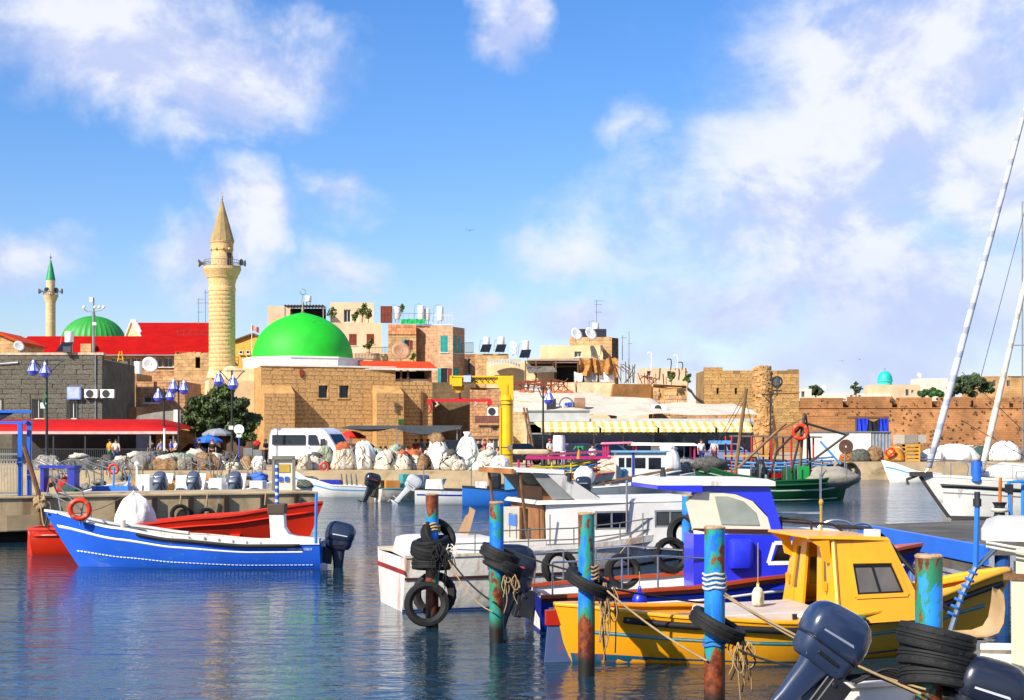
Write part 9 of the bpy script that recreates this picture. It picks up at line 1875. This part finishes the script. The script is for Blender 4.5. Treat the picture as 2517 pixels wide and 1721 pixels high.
E_B = [('pel', 'spi'), ('spi', 'che'), ('che', 'nec'), ('nec', 'hea'), ('hea', 'top')] + [(k + a, k + b) for k in 'lr' for a, b in (('sh', 'el'), ('el', 'wr'), ('wr', 'ha'), ('hi', 'kn'), ('kn', 'an'), ('an', 'to'))] + [('che', k + 'sh') for k in 'lr'] + [('pel', k + 'hi') for k in 'lr']
RAD = {'pel': .12, 'spi': .115, 'che': .135, 'nec': .055, 'hea': .088, 'top': .07, 'sh': .06, 'el': .042, 'wr': .03, 'ha': .034, 'hi': .085, 'kn': .058, 'an': .038, 'to': .034}
def part_of(J, edges, extra):
 keys = sorted({k for e in edges for k in e}, key=lambda k: (k != 'pel', k)); ix = {k: i for i, k in enumerate(keys)}
 return skinned([J[k] for k in keys], [(ix[a], ix[b]) for a, b in edges], [(RAD.get(k, RAD.get(k[1:], .05)) + extra) for k in keys])
POSES = {}
def person_parts(kind):
 if kind in POSES: return POSES[kind]
 J = pose(kind); body = part_of(J, E_B, 0)
 ex = MB()                                   # nose, ears and fingers grown onto the body mesh
 hx = Vector(J['hea']); ex.sphere(hx + Vector((0, -.095, .0)), .014, .02, .02, 6, 4).sphere(hx + Vector((-.088, 0, 0)), .01, .02, .03, 6, 4).sphere(hx + Vector((.088, 0, 0)), .01, .02, .03, 6, 4)
 for k in 'lr':
  w_, h_ = Vector(J[k + 'wr']), Vector(J[k + 'ha']); d = (h_ - w_).normalized(); a = d.cross(Vector((1, 0, 0))).normalized()
  for f in range(4): o = a * (.036 - f * .024) ; ex.tube([h_ + o, h_ + o + d * (.06 - .006 * abs(f - 1)), h_ + o * .95 + d * (.09 - .008 * abs(f - 1)) + Vector((-.01 if k == 'r' else .01, 0, 0))], .009, 5)
  ex.tube([h_ - d * .03 + a * .03, h_ + a * .06 + d * .01, h_ + a * .06 + d * .04], .010, 5)
 bm = bmesh.new(); bm.from_mesh(body); t = ex.mesh('x'); bm.from_mesh(t); bm.to_mesh(body); bm.free()
 for p in body.polygons: p.use_smooth = True
 shirt = part_of(J, [('pel', 'spi'), ('spi', 'che')] + [('che', k + 'sh') for k in 'lr'] + [(k + 'sh', k + 'el') for k in 'lr'], .020); tr = part_of(J, [('pel', k + 'hi') for k in 'lr'] + [(k + 'hi', k + 'kn') for k in 'lr'] + [(k + 'kn', k + 'an') for k in 'lr'], .016)
 hair = MB().sphere(Vector(J['top']) + Vector((0, .018, -.02)), .098, .105, .088, 14, 8).mesh('hair', None, True); hair.materials.append(None); long_ = MB().sphere(Vector(J['hea']) + Vector((0, .045, -.03)), .105, .085, .17, 14, 8).mesh('hair', None, True); long_.materials.append(None)
 sh = MB()
 for k in 'lr': a, b_ = Vector(J[k + 'an']), Vector(J[k + 'to']); sh.tube([a + Vector((0, .05, -.045)), a + Vector((0, 0, -.03)), b_, b_ + (b_ - a).normalized() * .05], [.045, .055, .05, .03], 8)
 sh = sh.mesh('shoes', None, True); sh.materials.append(None)
 POSES[kind] = (body, shirt, tr, hair, long_, sh); return POSES[kind]
def person(label, px, Y, kind, shirt, trou, rz=0, hairc='1a1410', z0=QZ, sc=1.0, long=False, sk=0, hat=None):
 T = thing('person', label, 'person', (PX(px, Y), Y, z0), rz); T.scale = (sc, sc, sc); b, s, t, h, lo, sh = person_parts(kind)
 inst('body', b, T, m=SKIN_T[sk]); inst('shirt', s, T, m=mat('cloth_' + shirt, shirt, rough=.85, bump=.2)); inst('trousers', t, T, m=mat('cloth_' + trou, trou, rough=.85, bump=.2)); inst('shoes', sh, T, m=mat('cloth_1c1a18', '1c1a18', rough=.7)); inst('hair', h, T, m=mat('hair_' + hairc, hairc, rough=.7))
 if long: inst('long_hair', lo, T, m=mat('hair_' + hairc, hairc))
 if hat: inst('cap', h, T, (0, -.002, .012), m=mat('cloth_' + hat, hat), sc=(1.01, 1.01, 1.005))
 return T
person('person in a white top and blue jeans under the red awning', 285, 93.5, 'walk', 'c8c4bc', '24406a', 20, long=True); person('person in a yellow and green top beside the white top', 270, 94, 'stand', 'c8901c', '1c5a3a', 150)
person('person in a pale blue shirt walking past the thin pale pole', 396, 93.5, 'walk', '8a92c0', '8890b8', 60); person('person in a white shirt with a rucksack at the awning end', 432, 93, 'walk', 'd4d4dc', '14141a', -60); person('person in a violet shirt facing the white shirt', 420, 94, 'talk', '6a6ac8', '14141a', 90); person('person in dark clothes behind the pale blue shirt', 372, 96, 'stand', '24242c', '1c1c24', 0)
person('person in a dark coat waiting at the cabinets', 653, 95.5, 'talk', '1c1e2a', '1c2440', 60, long=True); person('person in black beside the dark coat at the van rear', 667, 95.8, 'talk', '14141a', '1a1a22', -70)
person('person in black by the bushy tree with a red scarf', 522, 97, 'stand', '18181c', '141418', 0, hat='8a2030'); person('person in dark clothes walking under the tree', 490, 97, 'walk', '1c1c24', '16161c', 90)
crowd = [('red', 1022, 'b82420', 'stand', 95.5), ('turquoise', 1036, '2aa0b8', 'talk', 95.8), ('dark', 1052, '16181c', 'stand', 96.2), ('green', 1086, '2a9a58', 'stand', 96.5), ('white', 1112, 'd8d8dc', 'talk', 97), ('black', 1084, '121214', 'talk', 97.5)]
LBL = {'red': 'person in a red shirt standing under the grey canopy', 'turquoise': 'person in a turquoise shirt standing among the diners', 'dark': 'person in dark clothes standing behind the diners', 'green': 'person in a green shirt standing before the pickup', 'white': 'person in a white shirt standing beside the pickup', 'black': 'person in black standing at the back of the canopy'}
for n_, px, c, kd, Y in crowd: person(LBL[n_] if px != 1084 else LBL['black'], px - (10 if n_ in ('green',) else 0), Y, kd, c, '20242c', r.uniform(-80, 80))
seated = [(985, 93.4, '1f2a30', 'person in a dark top sitting at the first table'), (912, 93.0, 'c8a82c', 'person in a yellow top sitting beside the dark sedan'), (935, 92.6, 'd0b030', 'person in a gold shirt sitting beside the red cooler'), (948, 93.6, '1f7a4a', 'person in a green jersey sitting under the canopy pole'), (960, 92.4, 'd8d8d8', 'person in white sitting at the table'), (1000, 92.8, '3a5ab0', 'person in a blue shirt sitting at the table'), (1015, 92.2, '28a8a8', 'person in a teal shirt bending over the table'), (1034, 92.8, '7a80c8', 'person in a lilac shirt sitting with their back turned'), (1052, 92.2, 'c8c8e0', 'person in a pale lilac shirt at the table end'), (1060, 93.4, 'a83028', 'person in a maroon top sitting near the pickup')]
for px, Y, c, lb in seated:
 person(lb, px, Y, 'sit', c, '22262e', r.uniform(-160, 160), z0=QZ)
 T = thing('stool', 'plain plastic stool under ' + lb.replace('person in ', 'the diner in ').split(' sitting')[0].split(' bending')[0].split(' at the')[0], 'stool', (PX(px, Y), Y, QZ)); bx('seat', mat('stool_red', 'a82418', rough=.5), T, -.2, .2, -.2, .2, .36, .41)
 lg = MB().box(-.02, .02, -.02, .02, 0, .36).mesh('leg', mat('stool_red', 'a82418'))
 for a, b_ in ((-.17, -.17), (.17, -.17), (.17, .17), (-.17, .17)): inst('leg', lg, T, (a, b_, 0))
T = thing('cooler_box', 'red plastic cooler beside the seated diners', 'cooler', (PX(926, 92), 92, QZ)); MB().box(-.45, .45, -.3, .3, 0, .62).build('body', mat('cooler_red', 'd02818', rough=.4), T, bev=.04); MB().box(-.47, .47, -.32, .32, .622, .72).build('lid', TANKW, T, bev=.03)
for i, px in enumerate((970, 1022)): T = thing('dining_table', ['long table laid with a dark patterned cloth', 'second long table with a patterned cloth near the pickup'][i], 'table', (PX(px, 92.9), 92.9, QZ)); bx('table_top', mat('cloth_pattern', '4a2c34', rough=.9, var=.6, scale=9), T, -.6, .6, -.35, .35, .70, .76); [bx('leg', DARKM, T, a - .03, a + .03, b_ - .03, b_ + .03, 0, .70) for a in (-.5, .5) for b_ in (-.28, .28)]
person('person in a dark hooded top bending beside the crane', 1176, 88, 'talk', '16161c', '1a1a20', 40); person('person in white beside the shop doorway', 1205, 92, 'talk', 'd8d0d0', 'b89090', -30); person('person in pale clothes sitting near the crane pillar', 1222, 90, 'sit', 'c8c0c8', '5a5468', 20); person('person with a red shirt pushing a chair by the shop', 1192, 94, 'walk', 'a02828', '2a2a30', 60)
person('person in a white tee shirt and red cap before the restaurant', 1351, 90, 'talk', 'd8d4cc', '9a8f80', 40, hat='b02420'); person('person in a dark shirt talking before the restaurant', 1371, 90.4, 'stand', '2c2424', '2a2a32', -40); person('child in a pale top standing beside the dark shirt', 1384, 90, 'stand', 'd8c8c4', '8a8aa0', 0, sc=.72)
person('person in a white shirt standing on the tour boat deck', 1456, 84, 'talk', 'e0e0e4', '3a3a50', 30, z0=1.0); person('person in white seated at the ferry end', 1724, 90, 'stand', 'd8d8dc', '2a3a7a', 10); person('person in a white and red top at the ferry rail', 1756, 89, 'stand', 'd0c0c0', '5a3040', -20)
for i, (px, c) in enumerate(((1850, '1c2030'), (1880, '8a2a24'), (1930, '20242c'), (2020, '3a3f8a'), (1905, '24303c'), (2040, '2a2a30'))): person(['person in navy seated on the red tour boat', 'person in dark red on the red tour boat', 'person in charcoal on the red tour boat', 'person in indigo near the stern rail of the red tour boat', 'person in slate on the red tour boat', 'person in black at the blue strut of the red tour boat'][i], px, 86, 'sit', c, '22262e', r.uniform(-90, 90), z0=.52)
# birds
for i, (px, py, Y) in enumerate(((1155, 567, 160), (2070, 888, 220), (2113, 884, 215))):
 o = MB().loft([[(-.55, 0, .10), (-.5, .12, .10)], [(-.2, -.02, .14), (-.18, .14, .14)], [(0, -.12, .0), (0, .2, .02)], [(.2, -.02, .14), (.18, .14, .14)], [(.55, 0, .10), (.5, .12, .10)]], cap=False, closed=False).sphere((0, 0, .02), .06, .2, .05, 8, 6).build('bird', mat('bird_grey', '3a3a3c', rough=.8)); o.location = P(px, py, Y); tag(o, ['grey gull gliding in open sky', 'dark bird over the sea wall', 'smaller dark bird beside another over the sea wall'][i], 'bird')
